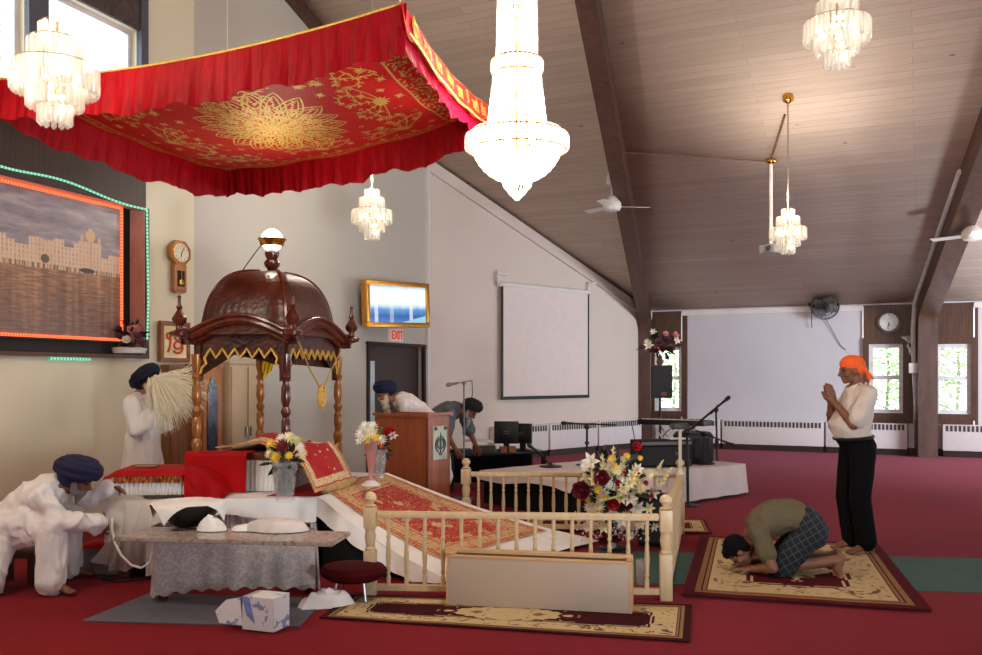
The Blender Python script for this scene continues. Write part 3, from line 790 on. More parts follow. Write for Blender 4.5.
# ------------------------------------------------------------ framed symbol picture, leaning near the corner
a = WA(159.5, 362, 0.05); b = WA(189, 362.5, 0.05)
d = (b-a); L = d.length; zt = WA(160, 320.5, 0.05).z
Mf = frameM(RA, Vector((a.x, a.y, a.z)))
hgt = zt-a.z
t = thing('framed_symbol', 'wood framed red calligraphic symbol on a cream ground, above wooden panel', 'picture', (a+b)/2)
mb = MB(); fw = 0.05
for (cx_, cz_, sx, sz) in ((L/2, fw/2, L, fw), (L/2, hgt-fw/2, L, fw), (fw/2, hgt/2, fw, hgt-2*fw), (L-fw/2, hgt/2, fw, hgt-2*fw)): local_box(mb, Mf, (cx_, 0, cz_), (sx, 0.045, sz), 0.006)
obj('frame', mb, wood('frame_brown', rgb(120, 66, 34), rgb(150, 88, 50), 0.35), t)
mb = MB(); local_box(mb, Mf, (L/2, -0.005, hgt/2), (L-2*fw+0.01, 0.02, hgt-2*fw+0.01)); obj('mount', mb, M_('cream_mount', rgb(226, 214, 176), 0.6, 0, .06), t)
mb = MB(); local_box(mb, Mf, (L/2, 0.0065, hgt/2), (L-2*fw-0.05, 0.004, hgt-2*fw-0.06)); obj('painting_ground', mb, M_('cream_yellow_paint', rgb(222, 204, 150), 0.6, 0, .2, 9), t)
RED = M_('red_paint', rgb(196, 64, 40), 0.5)
xl = [(0.14, .68), (.10, .62), (.12, .55), (.2, .52), (.27, .56), (.28, .64), (.23, .7), (.16, .69), (.13, .6), (.2, .48), (.22, .36), (.2, .24)]
def stroke(mb, M, pts, r, off=0.012):
    sm = [Vector((x, y)) for x, y in pts]
    for _ in range(2):
        q = [sm[0]]
        for p, w in zip(sm, sm[1:]): q += [p*.75+w*.25, p*.25+w*.75]
        q.append(sm[-1]); sm = q
    mb.tube([M @ Vector((p.x*L, off, p.y*hgt)) for p in sm], r, 6)
mb = MB()
stroke(mb, Mf, [(.33, .70), (.24, .72), (.20, .62), (.27, .56), (.34, .62), (.33, .74), (.33, .45), (.28, .28), (.24, .26)], 0.014)
stroke(mb, Mf, [(.82, .84), (.62, .80), (.5, .72), (.46, .60), (.56, .54), (.68, .58), (.74, .66)], 0.014)
stroke(mb, Mf, [(.56, .54), (.46, .46), (.46, .36), (.58, .32), (.72, .38), (.70, .50), (.58, .52)], 0.014)
stroke(mb, Mf, [(.70, .50), (.76, .36), (.68, .24), (.54, .22), (.44, .28)], 0.014)
stroke(mb, Mf, [(.74, .66), (.66, .74), (.6, .66), (.7, .56)], 0.012)
obj('symbol', mb, RED, t)

# ------------------------------------------------------------ cupboards in the corner
pz = WA(170, 365, 0.12)
s0, s1 = sA(WA(161, 400)), sA(WA(196, 400)); 
def cupboard(name, label, o, R, w, dpt, h, mat, doors, knobs):
    M = frameM(R, o)
    t = thing(name, label, 'cupboard', o)
    mb = MB(); local_box(mb, M, (w/2, dpt/2, h/2), (w, dpt, h), 0.01); local_box(mb, M, (w/2, dpt/2, h-0.02), (w+0.03, dpt+0.03, 0.045), 0.008); obj('body', mb, mat, t)
    for k in range(doors):
        mb = MB(); x = w*(k+0.5)/doors; local_box(mb, M, (x, dpt+0.012, h/2), (w/doors-0.03, 0.024, h-0.14), 0.006); dd = obj('door', mb, mat, t)
        mb = MB(); local_box(mb, M, (x+(0.5-k)*w/doors*0.7 if doors > 1 else x+w*0.38, dpt+0.035, h*0.5), (0.02, 0.03, 0.12)); obj('handle', mb, knobs, dd)
    return t, M
cupboard('wooden_cupboard', 'brown wooden cupboard with a plain door below the framed symbol', A0+dirA*s0, RA, (s1-s0)*0.8, 0.12, pz.z, wood('cupboard_brown', rgb(116, 72, 44), rgb(142, 92, 58), 0.4, (8, 8, .7)), 1, BRASS)
# glass fronted case and beige steel cabinet stand against the rear wall
def onB_front(px, dep): return sB(WB(px, 400, dep))
g0, g1 = sB(WB(205, 400, 0.32)), sB(WB(223.5, 400, 0.32)); gz = WB(212, 364, 0.32).z
t, M = cupboard('glass_case', 'oak display case with an arched glass door seen through the palki', A1+dirB*g0, RB, g1-g0, 0.3, gz, OAK, 0, BRASS)
w = g1-g0
mb = MB(); pts = [M @ Vector((x, 0.305, z)) for x, z in [(.05, .12), (w-.09, .12)]+[(w/2-0.02+(w/2-.07)*math.cos(a), gz-0.42+0.26*math.sin(a)) for a in [PI*k/10 for k in range(11)]]]
mb.prism(pts, M.to_3x3() @ Vector((0, 0.01, 0)))
def caseglass():
    m, nt, b = newmat('case_contents'); f = noise_(nt, coords(nt), 5, 3); r = ramp(nt, [(0.35, rgb(24, 24, 32)), (0.55, rgb(60, 70, 92)), (0.66, rgb(150, 70, 60)), (0.75, rgb(80, 96, 120))]); nt.links.new(f, r.inputs[0]); nt.links.new(r.outputs[0], b.inputs['Base Color']); b.inputs['Roughness'].default_value = 0.12; return m
gd = obj('glass_door', mb, caseglass(), t)
b0, b1 = sB(WB(231, 400, 0.32)), sB(WB(264, 400, 0.32)); bz = WB(245, 361, 0.32).z
cupboard('steel_cabinet', 'tall beige steel cabinet behind the wooden palki', A1+dirB*b0, RB, (b1-b0), 0.3, bz, M_('beige_steel', rgb(196, 172, 140), 0.45, 0, .03), 2, CHROME)

# ------------------------------------------------------------ framed television and exit sign
tl, tr_, bl, br_ = WB(365.5, 279.5, 0.24), WB(429, 287.5, 0.02), None, None
zt = tl.z-0.02
# screen swings out from the wall on its left side
pL = WB(366, 300, 0.30); pR = P(429, 300, pL.y*1.085)
d = Vector((pR.x-pL.x, pR.y-pL.y, 0)); L = d.length; d.normalize(); n = Vector((d.y, -d.x, 0))
zb = P(366, 327, pL.y).z; zt = P(366, 279.5, pL.y).z; h = zt-zb
Rt = Matrix((d, n, Vector((0, 0, 1)))).transposed(); Mt = frameM(Matrix.Rotation(0.036, 3, n) @ Rt if False else Rt, Vector((pL.x, pL.y, zb))) @ Matrix.Rotation(-0.036, 4, 'Y')
t = thing('framed_television', 'wall television in a gilt frame showing a bright blue and white picture', 'television', Mt @ Vector((L/2, 0, 0)))
fw = 0.075; mb = MB()
for (cx_, cz_, sx, sz) in ((L/2, fw/2, L, fw), (L/2, h-fw/2, L, fw), (fw/2, h/2, fw, h-2*fw), (L-fw/2, h/2, fw, h-2*fw)): local_box(mb, Mt, (cx_, -0.03, cz_), (sx, 0.12, sz), 0.012)
obj('gilt_frame', mb, M_('gilt', rgb(206, 146, 62), 0.3, 0.7, 0.15, 20), t)
mb = MB(); local_box(mb, Mt, (L/2, -0.07, h/2), (L-0.05, 0.08, h-0.05)); obj('back_panel', mb, BLACK, t)
def tvmat():
    m, nt, b = newmat('television_picture')
    tt = N(nt, 'ShaderNodeTexCoord'); s = N(nt, 'ShaderNodeSeparateXYZ'); nt.links.new(tt.outputs['UV'], s.inputs[0])
    mp = N(nt, 'ShaderNodeMapping'); mp.inputs['Scale'].default_value = (9, 2.2, 1); nt.links.new(tt.outputs['UV'], mp.inputs[0])
    f = noise_(nt, mp.outputs[0], 1.0, 3); v = math_(nt, 'MULTIPLY_ADD', math_(nt, 'SUBTRACT', f, 0.5), 0.12, s.outputs[1])
    r = ramp(nt, [(0.0, rgb(60, 120, 190)), (0.18, rgb(44, 92, 160)), (0.36, rgb(92, 150, 206)), (0.44, rgb(190, 214, 230)), (0.56, rgb(255, 255, 255)), (0.9, rgb(240, 250, 255)), (1.0, rgb(170, 200, 220))]); nt.links.new(v, r.inputs[0])
    c = r.outputs[0]
    for u0, u1 in ((0.09, 0.15), (0.35, 0.42), (0.70, 0.76)):
        k = math_(nt, 'MULTIPLY', math_(nt, 'GREATER_THAN', s.outputs[0], u0), math_(nt, 'LESS_THAN', s.outputs[0], u1)); k = math_(nt, 'MULTIPLY', k, math_(nt, 'LESS_THAN', s.outputs[1], 0.5)); k = math_(nt, 'MULTIPLY', k, 0.6 if u0 != .35 else .3)
        c = mix(nt, k, c, rgb(235, 235, 235))
    dg = math_(nt, 'LESS_THAN', math_(nt, 'ADD', s.outputs[1], math_(nt, 'MULTIPLY', math_(nt, 'SUBTRACT', 1.0, s.outputs[0]), 0.45)), 0.2)
    c = mix(nt, dg, c, rgb(150, 196, 206))
    nt.links.new(c, b.inputs['Emission Color']); b.inputs['Base Color'].default_value = (0, 0, 0, 1); b.inputs['Emission Strength'].default_value = 1.1; b.inputs['Roughness'].default_value = 0.2
    return m
mb = MB(); mb.poly([Mt @ Vector((x, 0.0, z)) for x, z in ((fw, fw), (L-fw, fw), (L-fw, h-fw), (fw, h-fw))], [(0, 0), (1, 0), (1, 1), (0, 1)]); obj('screen', mb, tvmat(), t)
mb = MB(); mb.bar(Mt @ Vector((L*0.4, -0.1, h*0.5)), Mt @ Vector((L*0.6, -0.26 if False else -0.12, h*0.5)), 0.2, 0.2); q = Mt @ Vector((L*0.62, -0.05, h*.5)); w_ = WB(409, 306, 0.005); mb.bar(q, w_, 0.06, 0.06); obj('wall_bracket', mb, BLACK, t)
c = WB(396.5, 335.5, 0.06); 
Me = frameM(RB, c)
eh = 12.5*c.y/F; ew = eh*1.75
t = thing('exit_sign', 'small lit white sign reading EXIT in red above the door', 'sign', c)
mb = MB(); local_box(mb, Me, (0, -0.02, 0), (ew, 0.07, eh), 0.008); obj('housing', mb, emit('exit_sign_face', rgb(214, 190, 176), 0.25, rgb(214, 196, 186)), t)
me = text_mesh('EXIT', eh*0.98, 0.004, Matrix.Translation(c+nB*0.02) @ Matrix((dirB, Vector((0, 0, 1)), nB)).transposed().to_4x4() @ Matrix.Diagonal((0.82, 1, 1, 1)), offset=0.006)
obj('letters', me, emit('exit_red', rgb(206, 60, 40), 0.5), t)

# ------------------------------------------------------------ projection screen
a = WC(501.5, 285, 0.1); b = WC(589, 295, 0.1); zt = a.z; zb = WC(501.5, 400, 0.1).z
o = Vector((a.x, a.y, zb)); L = Vector((b.x-a.x, b.y-a.y, 0)).length; h = zt-zb; Ms = frameM(RC, o)
t = thing('projection_screen', 'pull down white projection screen with black edges on the block wall', 'screen', Ms @ Vector((L/2, 0, 0)))
bw = 0.045
mb = MB(); mb.grid(lambda u, v: Ms @ Vector((bw+u*(L-2*bw), 0.012*math.sin(v*7+u*3)*math.sin(u*PI), bw+0.02+v*(h-bw-0.02))), 14, 10); obj('fabric', mb, M_('screen_fabric', rgb(222, 208, 204), 0.7, 0, .03), t, thick=0.004)
mb = MB(); local_box(mb, Ms, (bw/2, 0, h/2), (bw, 0.01, h)); local_box(mb, Ms, (L-bw/2, 0, h/2), (bw, 0.01, h)); local_box(mb, Ms, (L/2, 0, 0.03), (L, 0.02, 0.06)); obj('black_border', mb, BLACK, t)
mb = MB(); mb.tube([Ms @ Vector((-0.06, -0.02, h+0.02)), Ms @ Vector((L+0.06, -0.02, h+0.02))], 0.05, 12); obj('roller_case', mb, WHITEMETAL, t)
for sgn, x in ((1, -0.02), (-1, L)):
    mb = MB(); mb.bar(Ms @ Vector((x-0.04*sgn, -0.01, h+0.02)), Ms @ Vector((x-0.04*sgn, -0.01, h+0.22)), 0.05, 0.03); mb.bar(Ms @ Vector((x-0.06*sgn, -0.01, h+0.21)), Ms @ Vector((x+0.2, -0.01, h+0.21)), 0.05, 0.03); obj('bracket', mb, WHITEMETAL, t)
mb = MB(); mb.tube([Ms @ Vector((0.0, -0.02, h+0.1)), Ms @ Vector((-0.05, -0.06, h+.3))], 0.008, 6); obj('pull_cord', mb, WHITEMETAL, t)

# ------------------------------------------------------------ round clock, wall fan, horn on the right wall
c = WD(889, 322, 0.05); Mc = frameM(R_D, c) @ Matrix.Rotation(-PI/2, 4, 'X'); r = 10.8*c.y/F
t = thing('round_wall_clock', 'round white clock with a grey rim on brown panelling', 'clock', c)
mb = MB(); mb.lathe([(r*0.8, -0.03), (r, -0.03), (r, 0.02), (r*0.86, 0.035), (r*.8, 0.02)], 32, Mc, False); obj('rim', mb, M_('grey_rim', rgb(120, 116, 114), 0.35, 0.4), t)
mb = MB(); mb.lathe([(r*0.83, 0), (r*0.83, 0.012)], 32, Mc); obj('dial', mb, M_('dial_white', rgb(222, 220, 214), 0.4), t)
Mcc = frameM(R_D, c)
mb = MB()
for k in range(12):
    an = 2*PI*k/12; mb.bar(Mcc @ Vector((r*.62*math.sin(an), .014, r*.62*math.cos(an))), Mcc @ Vector((r*.75*math.sin(an), .014, r*.75*math.cos(an))), 0.015, 0.006)
obj('hour_marks', mb, BLACK, t)
for nm, an, q in (('hour_hand', 2.95, .42), ('minute_hand', 3.3, .65)):
    mb = MB(); mb.bar(Mcc @ Vector((0, .018, 0)), Mcc @ Vector((r*q*math.sin(an), .018, r*q*math.cos(an))), 0.016, 0.006); obj(nm, mb, BLACK, t)
c = WD(825, 306, 0.28); r = 13.5*c.y/F; Mc = frameM(R_D, c) @ Matrix.Rotation(-0.3, 4, 'X') @ Matrix.Rotation(-PI/2, 4, 'X')
t = thing('wall_fan', 'round grey caged fan hanging from a bracket on the white wall', 'fan', c)
FANG = M_('fan_grey', rgb(84, 82, 84), 0.35, 0.6)
mb = MB()
for rr_, z in ((r, 0), (r*0.97, 0.06), (r*.97, -0.06), (r*.66, .09), (r*.33, .1), (r*.6, -.09)): mb.tube([Mc @ Vector((rr_*math.cos(2*PI*k/28), rr_*math.sin(2*PI*k/28), z)) for k in range(28)], 0.007, 5, closed=True)
for k in range(24):
    an = 2*PI*k/24; mb.tube([Mc @ Vector((q*math.cos(an), q*math.sin(an), z)) for q, z in ((.03, .1), (r*.5, .1), (r*.9, .07), (r, 0), (r*.9, -.07), (.06, -.1))], 0.004, 4)
obj('cage', mb, FANG, t)
for k in range(4):
    an = 2*PI*k/4+0.4; Mb = Mc @ Matrix.Rotation(an, 4, 'Z'); mb = MB()
    mb.grid(lambda u, v: Mb @ Vector((0.04+u*r*0.78, (v-0.5)*r*0.62*math.sin(PI*(0.2+0.7*u)), (v-0.5)*0.08)), 6, 4); obj('blade', mb, M_('blade_grey', rgb(120, 118, 120), 0.4), t, thick=0.006)
mb = MB(); mb.lathe([(0.03, .1), (0.06, .08), (.06, -0.1), (.09, -.12), (.08, -.26), (.03, -.28)], 16, Mc); obj('motor', mb, BLACK, t)
for px in (809.5, 838):
    p0 = WD(px, 282, 0.12); p1 = WD(px, 306, 0.12); mb = MB(); mb.tube([p0, p1], 0.022, 8); mb.tube([p1, WD(px*0.35+825*0.65, 308, 0.1)], 0.02, 8); q = WD(px, 283, 0.0); mb.bar(p0, q, 0.05, 0.05); obj('hanger', mb, BLACK, t)
mb = MB(); mb.tube([WD(812, 306, .1), WD(811.5, 322, .08), WD(812, 328, .06)], 0.008, 5); mb.tube([WD(825, 318, .05), WD(832, 330, .03), WD(840, 345, .02), WD(846, 350, 0.02)], 0.006, 5); obj('cord', mb, BLACK, t)
c = WD(905.5, 338, 0.12); d2 = Vector((0.3, -0.9, -0.2)).normalized(); Mh = frameM(d2.to_track_quat('Z', 'Y').to_matrix(), c)
t = thing('horn_speaker', 'small white twin horn on the panelling above the window', 'speaker', c)
mb = MB(); mb.lathe([(0.02, -0.1), (0.03, 0), (0.08, 0.12), (0.085, 0.13), (0.05, 0.1)], 16, Mh); obj('horn', mb, WHITEMETAL, t)
c2 = WD(910, 349, 0.1); mb = MB(); mb.lathe([(0.02, -0.1), (0.03, 0), (0.07, 0.1), (0.075, 0.11), (0.04, 0.08)], 16, frameM((d2+Vector((0, 0, -.8))).normalized().to_track_quat('Z', 'Y').to_matrix(), c2)); obj('horn', mb, WHITEMETAL, t)
mb = MB(); mb.tube([c, WD(907, 342, 0.02), c2], 0.014, 8); obj('arm', mb, WHITEMETAL, t)
# conduit beside the right beam
mb = MB(); q = [onceil(960, 165)-Vector((0, 0, .1)), onceil(917, 290)-Vector((0, 0, 0.1)), WD(914.5, 306, 0.3), WD(913, 330, 0.3), WD(914.5, 375, .3), WD(917, 420, .1)]
mb.tube(q, 0.045, 8); struct('trim_14', mb, M_('conduit_white', rgb(196, 190, 188), 0.4))
mb = MB(); c = WD(914.5, 368, 0.36); mb.box(c, (0.2, 0.14, 0.2), R_D, 0.02); tag(obj('junction_box', mb, WHITEMETAL), 'small white junction box on conduit beside the right beam', 'junction box')
# ------------------------------------------------------------ red canopy
HC = 3.77
cP, cQ, cS, cT = V(-.54, 5.47, HC), V(.0, 7.63, HC), V(-2.83, 9.88, HC), V(-3.66, 6.86, HC)
LU, LV = (cT-cP).length, (cQ-cP).length
def can(u, v, dz=0.0):
    p = (cP*(1-u)+cT*u)*(1-v)+(cQ*(1-u)+cS*u)*v
    z = HC-0.10*4*u*(1-u)-0.09*4*v*(1-v)+0.012*math.sin(u*23+v*9)*math.sin(v*17)
    return Vector((p.x, p.y, z+dz))
def canm(x, y, dz=-0.004): return can(x/LU, y/LV, dz)
m, nt, b = newmat('red_canopy_cloth')
t = N(nt, 'ShaderNodeTexCoord'); mp = N(nt, 'ShaderNodeMapping'); mp.inputs['Scale'].default_value = (60, 60, 1); mp.inputs['Rotation'].default_value = (0, 0, 0.7); nt.links.new(t.outputs['UV'], mp.inputs[0])
wv = N(nt, 'ShaderNodeTexWave'); wv.inputs['Scale'].default_value = 0.55; nt.links.new(mp.outputs[0], wv.inputs[0])
sp = noise_(nt, mp.outputs[0], 0.9, 3)
k = math_(nt, 'MULTIPLY', math_(nt, 'GREATER_THAN', wv.outputs['Fac'], 0.6), math_(nt, 'GREATER_THAN', sp, 0.56))
nt.links.new(mix(nt, k, rgb(186, 8, 18), rgb(222, 80, 60)), b.inputs['Base Color']); b.inputs['Roughness'].default_value = 0.55
tl_ = N(nt, 'ShaderNodeBsdfTranslucent'); tl_.inputs['Color'].default_value = rgb(230, 24, 30)
ms_ = N(nt, 'ShaderNodeMixShader'); ms_.inputs[0].default_value = 0.4; nt.links.new(b.outputs[0], ms_.inputs[1]); nt.links.new(tl_.outputs[0], ms_.inputs[2]); nt.links.new(ms_.outputs[0], nt.nodes['Material Output'].inputs[0])
CANRED = m
def fringe_mat(name, c1, c2):
    m, nt, b = newmat(name)
    t = N(nt, 'ShaderNodeTexCoord'); mp = N(nt, 'ShaderNodeMapping'); mp.inputs['Scale'].default_value = (30, 1.3, 1); nt.links.new(t.outputs['UV'], mp.inputs[0])
    f = noise_(nt, mp.outputs[0], 1.4, 5, 0.65); r = ramp(nt, [(0.3, c1), (0.7, c2)]); nt.links.new(f, r.inputs[0]); nt.links.new(r.outputs[0], b.inputs['Base Color'])  # fold shading put into the colour by stretched noise
    b.inputs['Roughness'].default_value = 0.5; b.inputs['Specular IOR Level'].default_value = 0.10; b.inputs['Sheen Weight'].default_value = 0.0; b.inputs['Sheen Tint'].default_value = (1, .3, .3, 1)
    bump(nt, b, f, 0.5, 0.02); return m
FRINGE = fringe_mat('red_satin_fringe', rgb(120, 3, 12), rgb(166, 10, 22)); MAGENTA = fringe_mat('magenta_satin', rgb(118, 4, 26), rgb(184, 14, 58))
canopy = thing('ceremonial_canopy', 'red canopy with gold embroidery and satin fringe hung above the palki', 'canopy', (cP+cQ+cS+cT)/4)
mb = MB(); mb.grid(lambda u, v: can(u, v), 48, 36, (LU, LV)); obj('canopy_cloth', mb, CANRED, canopy, thick=0.004)
edges = dict(near=(lambda t: can(t, 0), LU, cP-cQ), far=(lambda t: can(t, 1), LU, cQ-cP), right=(lambda t: can(0, t), LV, cP-cT), left=(lambda t: can(1, t), LV, cT-cP))
def valance(fn, L, out, h0, h1, mat, name, seed, amp=0.022, off=0.0, folds=46):
    r2 = random.Random(seed); out = Vector((out.x, out.y, 0)).normalized()
    ph = [r2.uniform(0, 6.28) for _ in range(6)]
    kf = L*folds/3.4; e_ = 0.045/L
    def f(t, s):
        w = math.sin(t*kf*2+ph[0])+0.7*math.sin(t*kf*3.3+ph[1])+0.5*math.sin(t*kf*5.1+ph[2])
        sc = 0.018*math.sin(t*L*9+ph[3])+0.01*math.sin(t*L*23+ph[4])
        p = fn(-e_+(1+2*e_)*t); z = -h0-(h1-h0)*s-sc*s
        o = off+amp*w*(0.15+0.85*s)*0.6+0.035*s
        return p+out*o+Vector((0, 0, z))
    mb = MB(); mb.grid(f, int(L*90), 7, (L, 1)); return obj(name, mb, mat, canopy, thick=0.003)
valance(*edges['near'], 0, 0.31, FRINGE, 'fringe', 1)
valance(*edges['far'], 0, 0.27, FRINGE, 'fringe', 2)
valance(*edges['left'], 0, 0.29, FRINGE, 'fringe', 3)
# lettered band on the right side with magenta ruffle below it
fn, L, out = edges['right']; outn = Vector((out.x, out.y, 0)).normalized()
valance(fn, L, out, 0.0, 0.175, M_('red_band', rgb(206, 12, 20), 0.6), 'lettered_band', 4, 0.002, 0.02)
valance(fn, L, out, 0.15, 0.29, MAGENTA, 'ruffle', 5, 0.018, 0.005)
mb = MB(); mb.tube([fn(t/40)+outn*(0.062-0.02*0)+Vector((0, 0, -0.172)) for t in range(41)], 0.009, 6); obj('gold_piping', mb, GOLD, canopy)
mb = MB(); mb.tube([can(t/60, 0)+Vector((0, -0.004, 0.006)) for t in range(61)], 0.008, 6); mb.tube([can(0, t/40)+outn*.01+Vector((0, 0, 0.006)) for t in range(41)], 0.008, 6); obj('gold_cord', mb, GOLD, canopy)
# gold letters following the band
words = ['ਸਾਹ', 'ਜੋਹ', 'ਘੋਸਾ', 'ਭਜ', 'ਤੌ', 'ਮਈ', 'ਲੇਹੁ', 'ਸਾ']
xs = [0.40, 0.64, 0.90, 1.15, 1.36, 1.58, 1.82, 2.06]
lm = bmesh.new()
for w_, x in zip(words, xs):
    me = text_mesh(w_, 0.115, 0.003, Matrix.Identity(4), offset=0.0015)
    for v in me.vertices:
        tt = (x+v.co.x)/L; s = 0.088-v.co.y
        p = fn(min(1, max(0, tt))); v.co = p+outn*(0.028+0.035*(s/0.175)+v.co.z)+Vector((0, 0, -s))
    lm.from_mesh(me); bpy.data.meshes.remove(me)
mx = MB(); mx.bm.free(); mx.bm = lm; obj('gold_lettering', mx, GOLD, canopy)
def on_band(x, y): 
    s = 0.088-y; return fn(max(0, x/L))+outn*(0.034+0.035*(s/.175))+Vector((0, 0, -s))
mb = MB(); ex0 = 0.15
mb.tube([on_band(ex0+0.055*math.cos(2*PI*k/24), 0.075*math.sin(2*PI*k/24)-0.01) for k in range(24)], 0.005, 5, closed=True)
mb.tube([on_band(ex0+0.03*math.cos(2*PI*k/20), 0.045*math.sin(2*PI*k/20)) for k in range(20)], 0.005, 5, closed=True)
mb.tube([on_band(ex0, -0.09+0.018*k) for k in range(11)], [0.003+0.004*(k > 3) for k in range(11)], 5)
for sg in (-1, 1): mb.tube([on_band(ex0+sg*0.05*math.sin(k*0.33), -0.085+0.0155*k) for k in range(9)], 0.005, 5)
obj('gold_emblem', mb, GOLD, canopy)
# embroidery
def strip(mb, pts, w, dz=-0.006):
    pts = [Vector(p) for p in pts]; L_ = []; 
    for i, p in enumerate(pts):
        d = pts[min(i+1, len(pts)-1)]-pts[max(i-1, 0)]; d = d.normalized() if d.length > 1e-6 else Vector((1, 0)); n_ = Vector((-d.y, d.x))
        L_.append((mb.bm.verts.new(canm(*(p+n_*w/2), dz)), mb.bm.verts.new(canm(*(p-n_*w/2), dz))))
    for a_, b_ in zip(L_, L_[1:]): mb.bm.faces.new((a_[0], a_[1], b_[1], b_[0]))
def petal_outline(c, a, r0, r1, w, n=10):
    d = Vector((math.cos(a), math.sin(a))); e = Vector((-d.y, d.x)); pts = []
    for k in range(-n, n+1):
        t_ = 1-abs(k)/n; s = math.copysign(1, k)
        pts.append(Vector(c)+d*(r0+(r1-r0)*t_)+e*s*w*math.sin(PI*min(1, (1-t_)*0.95+0.0))**0.7*(0.5+0.5*(1-t_)) if k else Vector(c)+d*r1)
    return pts
mb = MB(); C0 = Vector((LU*0.5, LV*0.5)); r3 = random.Random(5)
def leafshape(mb, c, a, L_, w):
    c = Vector(c); d = Vector((math.cos(a), math.sin(a))); e = Vector((-d.y, d.x))
    q = [c, c+d*L_*.35+e*w/2, c+d*L_, c+d*L_*.35-e*w/2]; mb.bm.faces.new([mb.bm.verts.new(canm(*p, -0.006)) for p in q])
for ring, (n, r0, r1, w) in enumerate(((20, 0.30, 0.66, 0.13), (16, 0.18, 0.46, 0.12), (12, 0.06, 0.29, 0.1))):
    for k in range(n):
        a = 2*PI*(k+0.5*ring)/n
        strip(mb, petal_outline(C0, a, r0, r1, w), 0.016); strip(mb, petal_outline(C0, a, r0, r1-0.05, w*0.6), 0.012)
        for q in range(5): leafshape(mb, C0+Vector((math.cos(a), math.sin(a)))*(r0+(r1-r0)*(0.15+0.14*q)), a+(q-2)*.5, 0.06, 0.026)
for k in range(16): leafshape(mb, C0, 2*PI*k/16, 0.09, 0.03)
obj('gold_medallion', mb, GOLD, canopy, angle=60)
def star(mb, c, r, a0=0.0, n=8):
    for k in range(n): leafshape(mb, c, a0+2*PI*k/n, r*(1 if k % 2 == 0 else .75), r*0.3)
def sprig(mb, c, a, s):
    d = Vector((math.cos(a), math.sin(a))); e = Vector((-d.y, d.x)); c = Vector(c)
    for sg in (-1, 1):
        for j, (l, cv, tw) in enumerate(((.34, .30, 2.6), (.20, .42, 3.0), (.30, .10, 2.2))):
            pts = [c+d*l*s*math.sin(t_/12*1.5)+e*sg*cv*s*math.sin(t_/12*tw) for t_ in range(13)]; strip(mb, pts, 0.013*s)
            for q in (3, 5, 7, 9, 11): leafshape(mb, pts[q], a+sg*(1.3-q*.05), .06*s, .022*s); leafshape(mb, pts[q], a-sg*.9, .05*s, .02*s)
        for q in range(6): leafshape(mb, c+d*.02, a+sg*q*.5, 0.1*s, .035*s)
mb = MB()
for i in range(17):
    for j in range(11):
        x = 0.2+(LU-0.4)*(i+(0.5 if j % 2 else 0))/17; y = 0.2+(LV-0.4)*j/10
        if (Vector((x, y))-C0).length < 0.74 or x < 0.42: continue
        if (i+j) % 3 != 2: star(mb, (x, y), 0.055, r3.uniform(0, 1))
        else: leafshape(mb, (x, y), r3.uniform(0, 6), .05, .02); leafshape(mb, (x+.02, y), r3.uniform(0, 6), .04, .02)
obj('gold_stars', mb, GOLD, canopy, angle=60)
mb = MB()
for c, a in (((LU*.5, .34), 1.57), ((LU*.5, LV-.34), -1.57), ((LU-.5, LV*.5), PI), ((.62, LV*.5), 0), ((LU*.22, .36), 1.1), ((LU*.82, .34), 2.0), ((LU*.22, LV-.36), -1.1), ((LU*.82, LV-.36), -2.0)): sprig(mb, c, a, 0.9); star(mb, c, 0.08)
obj('gold_sprigs', mb, GOLD, canopy, angle=60)
mb = MB()
def bandlines(mb, line, ws, zig, L_, horizontal):
    pass
for w_, x in ((0.018, 0.13), (0.012, 0.165), (0.018, 0.37)): strip(mb, [(x, 0.02+(LV-.04)*k/40) for k in range(41)], w_)
for k in range(62):
    y = 0.03+(LV-.06)*k/62
    for q in range(4): leafshape(mb, (0.19+0.045*q+r3.uniform(-.01, .01), y+r3.uniform(-.01, .01)), r3.uniform(0, 6.3), 0.055, 0.022)
for w_, y in ((0.014, LV-.07), (.01, LV-.1), (.012, LV-.16)): strip(mb, [(0.1+(LU-.15)*k/60, y) for k in range(61)], w_)
for k in range(80): leafshape(mb, (0.1+(LU-.15)*k/80, LV-.13), r3.uniform(0, 6.3), .045, .02)
for w_, x in ((0.02, LU-.07), (.01, LU-.1), (.016, LU-.16)): strip(mb, [(x, 0.02+(LV-.04)*k/40) for k in range(41)], w_)
for k in range(60): leafshape(mb, (LU-.13, .02+(LV-.04)*k/60), r3.uniform(0, 6.3), .05, .022)
for w_, y in ((0.014, .07), (.01, .12)): strip(mb, [(0.1+(LU-.15)*k/60, y) for k in range(61)], w_)
obj('gold_border', mb, GOLD, canopy, angle=60)
for u, v in ((0, 0), (0, 1), (1, 0), (1, 1)):
    p = can(u, v); e = Vector((p.x, p.y, 0)) if (u, v) != (0, 1) else Vector((0.30, 7.9, 0)); e.z = ceilz(e.x, e.y); mb = MB(); mb.tube([p, e], 0.006, 6); obj('hanging_cord', mb, WHITEMETAL, canopy)

